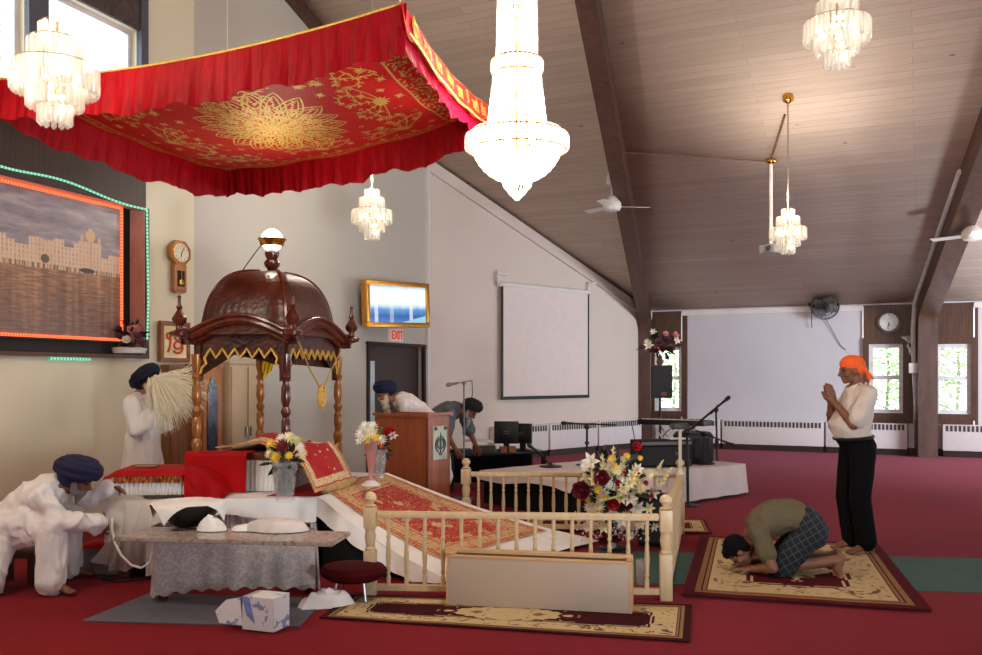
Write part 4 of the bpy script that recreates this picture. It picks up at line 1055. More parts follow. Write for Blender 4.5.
# ------------------------------------------------------------ tiered crystal chandeliers
LAMPS = []
BULB = emit('bulb_glow', (1.0, 0.86, 0.66, 1), 30.0)
CHG = M_('chandelier_gold', rgb(210, 190, 150), 0.25, 0.9, 0.05)
def tier_mesh(rad, ztop, zbot, n, rr):
    mb = MB()
    for k in range(n):
        a = 2*PI*k/n; x, y = rad*math.cos(a), rad*math.sin(a); M = Matrix.Translation((x, y, 0)) @ Matrix.Rotation(a, 4, 'Z')
        mb.lathe([(rr*0.3, ztop), (rr, ztop-rr*0.7), (rr, zbot+rr*0.8), (rr*0.25, zbot)], 6, M)
    return mb.mesh('crystal_tier', 25)
def chandelier(R):
    t = thing('crystal_chandelier', 'x', 'chandelier', (0, 0, 0))
    s = R
    tiers = ((0.32, 1.22, 0.62, 10), (0.58, 0.80, -0.02, 18), (0.95, 0.18, -0.52, 34), (0.60, -0.26, -0.9, 20), (0.34, -0.78, -1.3, 12))
    for r, zt, zb, n in tiers:
        o = obj('crystal_tier', tier_mesh(r*s, zt*s, zb*s, n, 0.075*s), CRYSTAL, t, local=True)
        mb = MB(); mb.tube([(r*s*math.cos(2*PI*k/28), r*s*math.sin(2*PI*k/28), zt*s+0.004) for k in range(28)], 0.012*s, 5, closed=True); obj('ring', mb, CHG, t, local=True)
    mb = MB(); mb.lathe([(0.03*s, -0.7*s), (0.05*s, -0.3*s), (0.03*s, 0.2*s), (0.05*s, .6*s), (0.12*s, 1.24*s), (0.03*s, 1.3*s)], 12); 
    for r, zt, zb, n in tiers:
        for k in range(4):
            a = 2*PI*k/4+.4; mb.tube([(0, 0, zt*s-0.02*s), (r*s*math.cos(a), r*s*math.sin(a), zt*s)], 0.012*s, 5)
    obj('stem', mb, CHG, t, local=True)
    for k in range(6):
        a = 2*PI*k/6; mb = MB(); mb.ball((0.55*s*math.cos(a), 0.55*s*math.sin(a), -0.14*s), 0.085*s, None, 10, 8); obj('bulb', mb, BULB, t, local=True)
    for z in (0.32, -0.6, -0.95):
        mb = MB(); mb.ball((0.16*s, 0, z*s), 0.075*s, None, 10, 8); obj('bulb', mb, BULB, t, local=True)
    return t
def place_ch(px, py, Y, label, pw):
    p = P(px, py, Y); t = chandelier(0.25); t.location = p; t['label'] = label; t['group'] = 'tiered crystal chandeliers'
    zc = ceilz(p.x, p.y)
    mb = MB(); mb.tube([(0, 0, 0.31), (0, 0, zc-p.z-0.01)], 0.011, 8); obj('rod', mb, M_('rod', rgb(196, 186, 172), .3, .6), t, local=True)
    mb = MB(); mb.lathe([(0.02, -0.1), (0.075, -0.06), (0.08, -0.02), (0.07, 0.03)], 16, Matrix.Translation((0, 0, zc-p.z))); obj('ceiling_rose', mb, BRASS, t, local=True)
    LAMPS.append(((p.x, p.y, p.z+0.46), pw)); return t
place_ch(55, 73, 5.62, 'tiered crystal chandelier hanging before the high left window', 32)
place_ch(837, 27, 7.23, 'tiered crystal chandelier at the top right near the ceiling planks', 18)
c3 = place_ch(788, 231, 12.97, 'tiered crystal chandelier on a long rod beside the ceiling projector', 105)
place_ch(372, 214, 11.5, 'tiered crystal chandelier above the framed television, under the canopy edge', 75)
# large basket chandelier
def big_ch(px, py, Y):
    p = P(px, py, Y); k = Y/F      # metres per pixel at that distance
    t = thing('basket_chandelier', 'large beaded basket chandelier glowing in front of the canopy', 'chandelier', p)
    def Z(y): return (py-y)*k
    def strands(prof, n, name, rb=0.0072):
        mb = MB()
        for q in range(n):
            a = 2*PI*q/n; pts = []
            for (r0, z0), (r1, z1) in zip(prof, prof[1:]):
                mm = max(2, int(math.hypot(r1-r0, z1-z0)/0.03))
                pts += [(r0+(r1-r0)*i/mm, z0+(z1-z0)*i/mm, i) for i in range(mm)]
            pts.append((prof[-1][0], prof[-1][1], 0))
            mb.tube([(r*math.cos(a), r*math.sin(a), z) for r, z, i in pts], [rb*(1.0 if i % 2 == 0 else 0.5) for i in range(len(pts))], 5)
        return obj(name, mb, CRYSTAL, t, local=True, angle=60)
    R = 51.5*k
    strands([(19.5*k, Z(0)), (20*k, Z(30)), (20.5*k, Z(58))], 44, 'upper_strands')
    strands([(22*k, Z(60)), (25*k, Z(90)), (30*k, Z(128))], 56, 'skirt_strands')
    bowl = [(R*math.cos(a)*0.88, Z(140)-math.sin(a)*(184-140)*k*0.98) for a in [1.2*i/8 for i in range(9)]]
    strands([(44*k, Z(131)), (45.5*k, Z(140))]+bowl[1:], 84, 'bowl_strands', 0.009)
    strands([(15.5*k, Z(180)), (13*k, Z(187)), (7*k, Z(194)), (1.5*k, Z(200))], 20, 'tail_strands', 0.009)
    def ring(y, r, name, hh=9, n=40):
        mb = MB()
        for q in range(n):
            a = 2*PI*q/n; M = Matrix.Translation((r*math.cos(a), r*math.sin(a), 0)) @ Matrix.Rotation(a, 4, 'Z')
            w_ = 2*PI*r/n*0.42; mb.lathe([(w_*.4, Z(y)+hh*k/2), (w_, Z(y)+hh*k/3), (w_, Z(y)-hh*k/3), (w_*.4, Z(y)-hh*k/2)], 6, M)
        obj(name, mb, CRYSTAL, t, local=True, angle=25)
        mb = MB(); mb.tube([(r*.98*math.cos(2*PI*q/36), r*.98*math.sin(2*PI*q/36), Z(y)+hh*k/2) for q in range(36)], 0.006, 5, closed=True); mb.tube([(r*.98*math.cos(2*PI*q/36), r*.98*math.sin(2*PI*q/36), Z(y)-hh*k/2) for q in range(36)], 0.005, 5, closed=True)
        obj('brass_band', mb, BRASS, t, local=True)
    ring(5, 18.5*k, 'crystal_ring', 14, 26); ring(67, 24.5*k, 'crystal_ring', 14, 32); ring(143, 50*k, 'crystal_ring', 16, 60)
    strands([(12*k, Z(-60)), (15*k, Z(-30)), (18*k, Z(-2))], 30, 'crown_strands')
    mb = MB(); mb.tube([(0, 0, Z(-60)), (0, 0, ceilz(p.x, p.y)-p.z)], 0.012, 8); mb.tube([(0, 0, Z(150)), (0, 0, Z(-60))], 0.015, 8)
    for y, r in ((5, 18.5), (67, 24), (140, 48), (140, 30)):
        for q in range(6): a = q*PI/3; mb.tube([(0, 0, Z(y)), (r*k*math.cos(a), r*k*math.sin(a), Z(y))], 0.006, 5)
    obj('frame', mb, BRASS, t, local=True)
    i = 0
    for y, r, n in ((145, 28, 8), (143, 46, 14), (67, 21, 6), (165, 12, 4), (105, 12, 4), (78, 10, 3), (38, 9, 3), (14, 8, 2)):
        for q in range(n):
            a = 2*PI*q/n+y; mb = MB(); mb.ball((r*k*math.cos(a), r*k*math.sin(a), Z(y)), (0.018, .018, .028), None, 8, 8); obj('bulb', mb, BULB, t, local=True)
    for y, w_ in ((150, 85), (100, 85), (30, 35)): LAMPS.append(((p.x, p.y, p.z+Z(y)), w_))
big_ch(517, 140, 6.4)

# ------------------------------------------------------------ projector on a pole and its conduit
a = onceil(771, 160); b = P(771, 249, a.y)
t = thing('pole_projector', 'small grey box unit hanging from the ceiling on a white pole', 'projector', b)
mb = MB(); mb.tube([a-Vector((0, 0, 0.02)), b+Vector((0, 0, 0.08))], 0.028, 10); obj('pole', mb, WHITEMETAL, t)
mb = MB(); mb.box(b+V(0, 0, 0.0), (0.22, 0.3, 0.14), Matrix.Rotation(0.6, 3, 'Z'), 0.02); obj('body', mb, M_('grey_unit', rgb(150, 146, 146), 0.4), t)
mb = MB(); mb.lathe([(0.04, 0), (0.035, 0.05)], 12, Matrix.Translation(b+V(-0.09, -0.14, 0)) @ Matrix.Rotation(PI/2, 4, 'X')); obj('lens', mb, BLACK, t)
mb = MB(); mb.ball(a-Vector((0, 0, .02)), (0.09, 0.09, 0.05)); obj('ceiling_rose', mb, BRASS, t)
dn = pl_n.normalized()*0.02
mb = MB(); mb.tube([onceil(771, 160)-dn, onceil(785, 114)-dn], 0.018, 6); mb.tube([onceil(620, 151)-dn, onceil(700, 156)-dn, onceil(768, 160.5)-dn], 0.012, 6)
struct('trim_15', mb, M_('cable_conduit', rgb(110, 88, 74), .5))

# ------------------------------------------------------------ ceiling fans
def fan(mx, my, hx, hy, label, rot):
    a = onceil(mx, my); p = P(hx, hy, a.y); p.x = a.x+(hx-mx)*a.y/F
    t = thing('ceiling_fan', label, 'fan', p, 0, 'white ceiling fans')
    mb = MB(); zt = a.z-p.z; mb.lathe([(0.03, zt-0.24), (0.10, zt-0.2), (0.085, zt-0.04), (0.02, zt)], 16); obj('canopy_cap', mb, WHITEMETAL, t, local=True)
    mb = MB(); mb.tube([(0, 0, 0.05), (0, 0, zt-0.2)], 0.018, 8); obj('downrod', mb, WHITEMETAL, t, local=True)
    mb = MB(); mb.lathe([(0.02, 0.2), (0.06, 0.17), (0.15, 0.07), (0.16, 0.0), (0.13, -0.06), (0.04, -0.08)], 20); obj('motor', mb, WHITEMETAL, t, local=True)
    for k in range(3):
        M = Matrix.Rotation(rot+2*PI*k/3, 4, 'Z'); mb = MB()
        mb.grid(lambda u, v: M @ Vector((0.14+0.5*u, (v-0.5)*(0.11+0.03*u), 0.01+(v-0.5)*0.03)), 4, 2); obj('blade', mb, WHITEMETAL, t, local=True, thick=0.006)
fan(612, 172, 612, 207, 'white ceiling fan hanging beside the left dark beam', 0.1)
fan(972, 197, 972, 236, 'white ceiling fan under the right dark beam at picture edge', 0.15)
# ------------------------------------------------------------ patterned cloth: red ground, gold borders and flowers
def cloth_pattern(name, su, sv, bands, field, gold, dens=9.0, amount=0.5, rough=0.55, seed=0.0, ringw=0.02):
    """bands: [(distance from the hem in metres, colour), ...] then field colour with gold sprigs"""
    m, nt, b = newmat(name)
    t = N(nt, 'ShaderNodeTexCoord'); s = N(nt, 'ShaderNodeSeparateXYZ'); nt.links.new(t.outputs['UV'], s.inputs[0])
    u, v = s.outputs[0], s.outputs[1]
    d = math_(nt, 'MINIMUM', math_(nt, 'MINIMUM', u, math_(nt, 'SUBTRACT', su, u)), math_(nt, 'MINIMUM', v, math_(nt, 'SUBTRACT', sv, v)))
    mx = bands[-1][0]
    st = [(0.0, bands[0][1])]
    for (p, _), (_, c) in zip(bands, bands[1:]): st.append((p/mx*0.98, c))
    st.append((0.98, field))
    r = ramp(nt, st, 'CONSTANT'); nt.links.new(math_(nt, 'DIVIDE', d, mx), r.inputs[0])
    mp = N(nt, 'ShaderNodeMapping'); mp.inputs['Location'].default_value = (seed, seed, 0); nt.links.new(t.outputs['UV'], mp.inputs[0])
    vo = N(nt, 'ShaderNodeTexVoronoi'); vo.inputs['Scale'].default_value = dens; nt.links.new(mp.outputs[0], vo.inputs['Vector'])
    n1 = noise_(nt, mp.outputs[0], dens*2.6, 2, 0.5, 1.2)
    spot = math_(nt, 'LESS_THAN', math_(nt, 'ADD', vo.outputs['Distance'], math_(nt, 'MULTIPLY', n1, 0.5)), amount)
    ring = math_(nt, 'LESS_THAN', math_(nt, 'ABSOLUTE', math_(nt, 'SUBTRACT', n1, 0.5)), ringw)
    inner = math_(nt, 'GREATER_THAN', d, mx)
    k = math_(nt, 'MULTIPLY', math_(nt, 'MAXIMUM', spot, ring), inner)
    c = mix(nt, k, r.outputs[0], gold)
    # flecks through the borders too
    n2 = noise_(nt, mp.outputs[0], dens*5, 2, 0.5, 0.5)
    k2 = math_(nt, 'MULTIPLY', math_(nt, 'GREATER_THAN', n2, 0.56), math_(nt, 'SUBTRACT', 1.0, inner))
    c = mix(nt, math_(nt, 'MULTIPLY', k2, 0.65), c, field)
    nt.links.new(c, b.inputs['Base Color']); b.inputs['Roughness'].default_value = rough
    bump(nt, b, n2, 0.2, 0.004)
    return m
GOLDC = rgb(204, 170, 118); REDC = rgb(176, 8, 16); CREAMC = rgb(222, 200, 150)
RUMALA = cloth_pattern('red_gold_brocade', 0.9, 0.8, [(0.03, GOLDC), (0.045, REDC), (0.13, CREAMC)], REDC, CREAMC, 9.0, 0.42, ringw=0.0)
RUNNER = cloth_pattern('red_gold_runner', 1.6, 1.15, [(0.02, GOLDC), (0.035, REDC), (0.05, GOLDC), (0.065, REDC), (0.20, GOLDC), (0.215, REDC), (0.24, GOLDC)], REDC, GOLDC, 6.0, 0.55, ringw=0.016)
REDCLOTH = M_('red_satin', rgb(168, 6, 14), 0.6, 0, 0.08, 4, 0.1, 20, spec=.15)
DARKRED = M_('dark_red_velvet', rgb(70, 8, 14), 0.8, 0, 0.2, 6, spec=0.1)

# ------------------------------------------------------------ platform and ramp
ZP = 0.60
pf = [V(-2.92, 7.02, 0), V(-1.36, 7.22, 0), V(-1.02, 9.0, 0), V(-2.68, 9.15, 0)]
plat = thing('platform', 'low dark wooden platform carrying the palki under a white sheet', 'platform', sum(pf, V(0, 0, 0))/4)
def inset(pts, k):
    c = sum(pts, V(0, 0, 0))/len(pts); return [c+(p-c)*k for p in pts]
mb = MB(); mb.prism([p+V(0, 0, ZP-0.06) for p in inset(pf, 0.99)], (0, 0, 0.06)); obj('deck', mb, BEAMWOOD, plat)
for i, p in enumerate(inset(pf, 0.9)):
    mb = MB(); mb.box((p.x, p.y, (ZP-0.06)/2), (0.09, 0.09, ZP-0.06)); obj('leg', mb, BEAMWOOD, plat)
mb = MB(); mb.prism([p+V(0, 0, 0.01) for p in inset(pf, 0.86)], (0, 0, ZP-0.08)); obj('base', mb, BLACKCLOTH, plat)
# ramp: a black wedge paints the shade of its open underside
T1, T2, B1r, B2r = V(-1.36, 7.22, ZP), V(-1.02, 9.0, ZP), V(-.33, 6.93, 0.015), V(1.0, 8.55, 0.015)
def rampf(u, v, dz=0.0):
    a = T1*(1-v)+T2*v; b_ = B1r*(1-v)+B2r*v; p = a*(1-u)+b_*u
    sag = -0.05*math.sin(PI*u)
    return p+V(0, 0, sag+dz)
rp = thing('ramp', 'ramp from the platform to the railing, the shade beneath it shown as a black wedge', 'ramp', (T1+B2r)/2*V(1, 1, 0).length*0+V(-.3, 7.9, 0))
mb = MB()
def rampsolid(u, v, top): 
    p = rampf(u*0.96+0.01, 0.04+v*0.92, -0.04); 
    return p if top else V(p.x, p.y, max(0.0, p.z-0.09) if 0.0 < 1 else 0)
tv = [[mb.bm.verts.new(V(*rampsolid(i/10, j/6, True)[:2], max(0.006, rampsolid(i/10, j/6, True).z-0.015))) for j in range(7)] for i in range(11)]
bv = [[mb.bm.verts.new(V(*rampsolid(i/10, j/6, True)[:2], 0.002)) for j in range(7)] for i in range(11)]
for i in range(10):
    for j in range(6):
        mb.bm.faces.new((tv[i][j], tv[i+1][j], tv[i+1][j+1], tv[i][j+1])); mb.bm.faces.new((bv[i][j], bv[i][j+1], bv[i+1][j+1], bv[i+1][j]))
for i in range(10):
    for j in (0, 6): mb.bm.faces.new((tv[i][j], tv[i+1][j], bv[i+1][j], bv[i][j]))
for j in range(6):
    for i in (0, 10): mb.bm.faces.new((tv[i][j], tv[i][j+1], bv[i][j+1], bv[i][j]))
obj('slope', mb, BLACKCLOTH, rp)
# white sheet: platform top, front drape, ramp, side drape
def nz(x, y, z=0.0): return noise.noise(Vector((x, y, z)))
sheet = thing('white_sheet', 'white cotton sheet spread over the platform and down the ramp', 'sheet', V(-1.5, 7.9, ZP))
def top_f(u, v):
    p = (pf[0]*(1-u)+pf[1]*u)*(1-v)+(pf[3]*(1-u)+pf[2]*u)*v
    return V(p.x, p.y, ZP+0.012+0.008*nz(p.x*4, p.y*4))
mb = MB(); mb.grid(top_f, 34, 30); obj('platform_cover', mb, SHEET, sheet, thick=0.004, angle=60)
mb = MB(); mb.grid(lambda u, v: rampf(u, v, 0.012+0.006*nz(u*7, v*7)), 30, 24); obj('ramp_cover', mb, SHEET, sheet, thick=0.004, angle=60)
def side_drape(u, v):
    p = rampf(u, 0.0, 0.012); h = min(p.z-0.004, 0.13+0.02*nz(u*6, 3))
    return p+V(0.01*math.sin(u*37)*v-0.02*v, -0.035*v-0.012*v*math.sin(u*43), -h*v)
mb = MB(); mb.grid(side_drape, 44, 6); obj('ramp_side_drape', mb, SHEET, sheet, thick=0.003, angle=60)
def front_drape(u, v):
    p = pf[0]*(1-u)+pf[1]*u
    h = 0.11+0.06*math.sin(u*5.2+0.4)**2+0.16*max(0, (0.25-u))/0.25*1.2+0.05*max(0, u-.8)/.2
    fold = math.sin(u*41+nz(u*9, 1)*3)*0.02
    return V(p.x, p.y-0.02-0.05*v-fold*v, ZP+0.012-h*v+0.01*nz(u*20, v*3))
mb = MB(); mb.grid(front_drape, 90, 8); obj('front_drape', mb, SHEET, sheet, thick=0.003, angle=60)
def left_drape(u, v):
    p = pf[0]*(1-u)+pf[3]*u
    return V(p.x-0.015-0.03*v-0.015*v*math.sin(u*34+2*nz(u*6, 0)), p.y, ZP+0.012-(0.13+0.03*math.sin(u*9))*v)
mb = MB(); mb.grid(left_drape, 50, 8); obj('left_drape', mb, SHEET, sheet, thick=0.003, angle=60)
# gathered skirt under the sheet
def skirt(name, a, b_, z0, z1, out, mat, label, cat, n=60, amp=0.018, parent=None):
    L_ = (b_-a).length
    mb = MB(); mb.grid(lambda u, v: a*(1-u)+b_*u+out*(amp*math.sin(u*L_*2*PI*22+nz(u*30, 0)*2)+0.012*(1-v))*(1-0.55*v)+V(0, 0, z0+(z1-z0)*v), int(L_*170), 5)
    return obj(name, mb, mat, parent, label, cat, thick=0.002, angle=70)
skirt('gathered_skirt', inset(pf, .965)[0]*.84+inset(pf, .965)[1]*.16+V(0, -.02, 0), inset(pf, .965)[1]+V(0, -.02, 0), 0.03, ZP-0.07, V(0, -1, 0), SHEET, 'white gathered skirt hanging under the front edge of the platform', 'skirt')
# sheer net cloth pulled out at the left end
nt0 = [V(-2.98, 6.98, .62), V(-2.55, 6.94, .62)]
def net(u, v):
    x = -2.96+0.42*u; s = v
    belly = math.sin(PI*s)
    return V(x+0.14*belly*(1-u)-0.05*s+0.02*math.sin(u*19+s*3), 6.93-0.12*belly-0.035*math.sin(u*23)*s, .62-(0.43+0.10*math.sin(u*3.0))*s+0.05*(1-s)*math.sin(u*PI))
mb = MB(); mb.grid(net, 44, 16); tag(obj('sheer_net_cloth', mb, SHEER, angle=70), 'sheer white net cloth hanging off the left end of the platform', 'cloth')
cpts = [P(x_, y_, 6.80) for x_, y_ in ((112, 517), (112, 530), (115, 543), (121, 555), (131, 565), (141, 568), (150, 563), (153, 552))]
mb = MB(); mb.tube(densify(cpts, 0.03), 0.009, 6); tag(obj('looped_cord', mb, SHEET), 'looped white cord hanging below the sheer net cloth', 'cord')
# runner laid on the ramp
R0, R1, Rv0, Rv1 = -0.02, 0.80, 0.13, 0.93
def runner(u, v):
    uu = R0+(R1-R0)*u; vv = Rv0+(Rv1-Rv0)*v
    if uu < 0: 
        p = rampf(0, vv, 0.03); return p+V(uu*1.6, 0, 0.002)
    return rampf(uu, vv, 0.028+0.005*nz(u*9, v*9))
mb = MB(); mb.grid(runner, 40, 24, (1.6, 1.15)); tag(obj('brocade_runner', mb, RUNNER, thick=0.004, angle=60), 'red and gold brocade runner laid down the white ramp', 'runner')

# ------------------------------------------------------------ palki (carved wooden shrine canopy)
PN = V(-1.655, 7.42, 0); eL = V(-0.982, 0.19, 0).normalized()*0.78; eR = V(0.172, 0.985, 0).normalized()*1.25
PCn = PN+(eL+eR)/2
xa = eL.normalized(); ya = eR.normalized(); WX, WY = eL.length, eR.length
def pk(x, y, z): return PCn+xa*x+ya*y+V(0, 0, z)          # x along the left-front side, y along depth
RP = Matrix((xa, ya, V(0, 0, 1))).transposed()
palki = thing('palki', 'carved dark wooden palki with a ribbed dome, corner finials and turned posts', 'shrine', (PCn.x, PCn.y, ZP))
m, nt, b = newmat('carved_rosewood')
cv_ = coords(nt, 'Object', (1, 1, 1)); f1 = noise_(nt, cv_, 6, 5); r = ramp(nt, [(0.3, rgb(50, 18, 12)), (0.7, rgb(82, 34, 21))]); nt.links.new(f1, r.inputs[0]); nt.links.new(r.outputs[0], b.inputs['Base Color'])
vo = N(nt, 'ShaderNodeTexVoronoi'); vo.inputs['Scale'].default_value = 26; nt.links.new(cv_, vo.inputs['Vector']); bump(nt, b, vo.outputs['Distance'], 0.4, 0.01); b.inputs['Roughness'].default_value = 0.36; b.inputs['Specular IOR Level'].default_value = 0.4
CARVED = m
POSTGOLD = M_('gold_lit_wood', rgb(150, 96, 48), 0.28, 0.35, 0.2, 14)
zt_post = 1.74
prof = [(0.045, 0), (0.045, 0.32), (0.03, 0.34), (0.042, 0.38), (0.042, 0.42), (0.026, 0.45), (0.038, 0.52), (0.036, 0.60), (0.024, 0.63), (0.042, 0.68), (0.024, 0.72), (0.04, 0.78), (0.036, 0.88), (0.024, 0.92), (0.042, 0.97), (0.026, 1.0), (0.04, 1.06), (0.045, 1.16)]
for sx, sy in ((-1, -1), (1, -1), (-1, 1), (1, 1)):
    q = pk(sx*WX/2, sy*WY/2, ZP+0.012); sc_ = (zt_post-ZP-0.012)/1.16
    mb = MB(); mb.lathe([(r_, z*sc_) for r_, z in prof], 16, Matrix.Translation(q)); obj('post', mb, DARKWOOD if (sx, sy) == (-1, -1) else POSTGOLD, palki)  # gold for the lit posts, dark for the near one in shade: painted lighting
# arched side panels with scalloped lower edges
def scallop(L_, z0, zt, n=6, sp=.16):
    pts = []; half = L_/2-0.06
    out = [(-L_/2, zt), (-L_/2, z0-sp), (-L_/2+0.06, z0-sp)]
    low = [(-half, z0-sp*.62), (-half+0.015, z0-sp*.3), (-half+0.05, z0-sp*.1), (-half+0.035, z0+0.03)]
    k = []; span = half-0.035
    for i in range(n):
        xa_ = -span+2*span*i/n; xb_ = -span+2*span*(i+1)/n; xm = (xa_+xb_)/2
        k += [(xa_+0.005, z0+0.03), (xa_+(xm-xa_)*.6, z0+0.075), (xm, z0+0.105), (xb_-(xm-xa_)*.6, z0+0.075)]
    k.append((span, z0+0.03))
    return out+low+k+[(-x, z) for x, z in reversed(low)]+[(L_/2-0.06, z0-sp), (L_/2, z0-sp), (L_/2, zt)]
def side_panel(c, ax, L_, nrm, name, zc_=1.68, sp=.16):
    pts = scallop(L_, zc_, 1.88, 6 if L_ < 1 else 8, sp)
    # top edge follows the bowed cornice
    top = [(L_/2-L_*i/16, 1.88+0.09*math.sin(PI*i/16)**1.3) for i in range(1, 16)]
    mb = MB(); P3 = [c+ax*x+V(0, 0, z) for x, z in pts+top]
    mb.prism(P3, nrm*0.045); bmesh.ops.triangulate(mb.bm, faces=[f for f in mb.bm.faces if len(f.verts) > 4]); obj(name, mb, CARVED, palki, angle=20)
    g = MB(); line = [c+ax*x+V(0, 0, z)-nrm*0.004+nrm*0.0 for x, z in scallop(L_, zc_, 1.88, 6 if L_ < 1 else 8, sp)[3:-3]]
    g.tube(line, 0.011, 5); obj('lit_edge', g, GOLD, palki)  # gold tube paints the light caught on the cusp edges
    # cornice moulding, bowed upward in the middle
    for rr_, dz_, of in ((0.035, 0.0, 0.05), (0.022, -0.05, 0.03), (0.02, 0.045, 0.075)):
        mb = MB(); mb.tube([c+ax*(L_/2+0.09)*(2*i/28-1)+V(0, 0, 1.89+dz_+0.12*max(0, math.sin(PI*(i-3)/22)) if 3 <= i <= 25 else 1.89+dz_)-nrm*of for i in range(29)], rr_, 8); obj('cornice', mb, DARKWOOD, palki)
side_panel(pk(0, -WY/2, 0), xa, WX+0.05, ya*1, 'front_panel'); side_panel(pk(0, WY/2, 0), xa, WX+0.05, -ya, 'rear_panel', 1.755, .05)
side_panel(pk(-WX/2, 0, 0), ya, WY+0.05, xa, 'side_panel'); side_panel(pk(WX/2, 0, 0), ya, WY+0.05, -xa, 'side_panel', 1.755, .05)
# dome: pillow shaped, four ridged faces
ZD0, ZD1 = 1.93, 2.47
def dome(u, v):
    a = u*2*PI; h = v
    rr_ = math.cos(h*PI/2*0.985)**0.62
    ca, sa = math.cos(a), math.sin(a); e = 0.42
    sx = math.copysign(abs(ca)**e, ca); sy = math.copysign(abs(sa)**e, sa)
    flare = 1.0+0.07*max(0, 0.12-h)/0.12
    return pk(sx*(WX/2+0.03)*rr_*flare, sy*(WY/2+0.03)*rr_*flare, ZD0-0.03+(ZD1-ZD0+0.03)*math.sin(h*PI/2))
mb = MB(); mb.grid(dome, 72, 16, closeu=True); obj('dome', mb, CARVED, palki, angle=28)
for sx, sy in ((-1, -1), (1, -1), (-1, 1), (1, 1)):
    ang = math.atan2(sy, sx)/(2*PI)
    mb = MB(); mb.tube([dome(ang % 1.0, i/18*0.97)+V(0, 0, 0.004) for i in range(19)], 0.018, 6); obj('hip_rib', mb, DARKWOOD, palki)
    q = pk(sx*(WX/2+0.10), sy*(WY/2+0.10), 1.92)
    mb = MB(); mb.lathe([(0.005, -0.05), (0.075, -0.03), (0.08, 0.0), (0.03, 0.02), (0.025, 0.05), (0.055, 0.08), (0.06, 0.11), (0.035, 0.15), (0.018, 0.18), (0.026, 0.2), (0.014, 0.225), (0.012, 0.27), (0.017, 0.285), (0.006, 0.3)], 16, Matrix.Translation(q)); obj('corner_finial', mb, DARKWOOD, palki)
mb = MB(); mb.lathe([(0.07, 0), (0.05, 0.03), (0.04, 0.05), (0.065, 0.08), (0.07, 0.11), (0.045, 0.14), (0.06, 0.17), (0.062, 0.2), (0.04, 0.225), (0.045, 0.26)], 18, Matrix.Translation(pk(0, 0, ZD1-0.02))); top_fin = obj('dome_finial', mb, DARKWOOD, palki)
mb = MB(); mb.lathe([(0.045, -0.02), (0.05, 0.0), (0.10, 0.0), (0.112, 0.045), (0.128, 0.06), (0.12, 0.066), (0.098, 0.06), (0.0, 0.05)], 20, Matrix.Translation(pk(0, 0, ZD1+0.235))); obj('lamp_holder', mb, BRASS, palki)
mb = MB(); mb.ball(pk(0, 0, ZD1+0.288), (0.095, 0.095, 0.10), None, 20, 12); obj('lamp_globe', mb, emit('lamp_globe_glow', (1.0, 0.9, 0.66, 1), 7.0), palki)
LAMPS.append((tuple(pk(0, 0, ZD1+0.45)), 18))
mb = MB(); mb.tube([pk(0.08, 0, ZD1+0.27), pk(0.16, 0, ZD1+0.18), pk(0.27, 0, ZD1+0.04), pk(0.31, 0, ZD1-0.06)], 0.005, 5); obj('lamp_wire', mb, BLACK, palki)
# yellow pelmet inside and a gold pendant hung on the right side
YEL = M_('yellow_satin', rgb(236, 196, 40), 0.5)
mb = MB(); mb.grid(lambda u, v: pk(-WX/2+0.06+0.03*math.sin(u*60)*0.3, -WY/2+0.1+(WY-0.2)*u, 1.80-0.13*v-0.025*abs(math.sin(u*PI*7))*v), 70, 4); obj('yellow_pelmet', mb, YEL, palki, thick=0.003)
mb = MB(); mb.grid(lambda u, v: pk(WX/2-0.06-(0.1*u), WY/2-0.08+0.02*math.sin(v*9+u*14), 1.78-0.26*v*(1-.4*u)), 12, 8); obj('yellow_drape', mb, YEL, palki, thick=0.003)
def rs(y, z): return pk(-WX/2-0.06, y, z)
mb = MB(); mb.tube([rs(-WY*.40, 1.84), rs(-WY*.2, 1.62), rs(0.02, 1.44)], 0.007, 5); mb.tube([rs(WY*.44, 1.80), rs(WY*.2, 1.6), rs(0.06, 1.44)], 0.007, 5); obj('pendant_cord', mb, GOLD, palki)
mb = MB(); mb.tube([rs(0.04+0.075*math.cos(2*PI*i/20), 1.38+0.095*math.sin(2*PI*i/20)) for i in range(20)], 0.014, 6, closed=True); mb.tube([rs(0.04+0.035*math.cos(2*PI*i/14), 1.38+0.05*math.sin(2*PI*i/14)) for i in range(14)], 0.010, 6, closed=True); mb.tube([rs(0.04, 1.49), rs(0.04, 1.26)], 0.008, 5); obj('pendant', mb, GOLD, palki)

# ------------------------------------------------------------ bed inside the palki
ZB = 0.93
def bedp(x, y, z): return pk(x, y, z)
bed = thing('manji_bed', 'low bed inside the palki with a wooden rail and white pleated sides', 'bed', (PCn.x, PCn.y, ZP+0.016))
mb = MB(); mb.box(bedp(0, 0, ZB-0.03), (WX-0.14, WY-0.14, 0.06), RP, 0.01); obj('rail', mb, wood('bed_rail', rgb(92, 42, 24), rgb(120, 60, 34)), bed)
mb = MB(); mb.box(bedp(0, 0, (ZB+ZP)/2-0.02), (WX-0.22, WY-0.22, ZB-ZP-0.09), RP); obj('box_base', mb, SHEET, bed)
def pleat(a, b_, name, nrm):
    L_ = (b_-a).length
    mb = MB(); mb.grid(lambda u, v: a*(1-u)+b_*u+nrm*(0.012*math.sin(u*L_*2*PI*26)+0.01*(1-v))+V(0, 0, (ZB-0.06-ZP-0.016)*v), int(L_*220), 3); obj(name, mb, SHEET, bed, thick=0.002, angle=70)
zz = ZP+0.018
pleat(bedp(-WX/2+.09, -WY/2+.085, zz), bedp(WX/2-.09, -WY/2+.085, zz), 'front_pleats', -ya); pleat(bedp(-WX/2+.085, -WY/2+.09, zz), bedp(-WX/2+.085, WY/2-.09, zz), 'side_pleats', -xa)
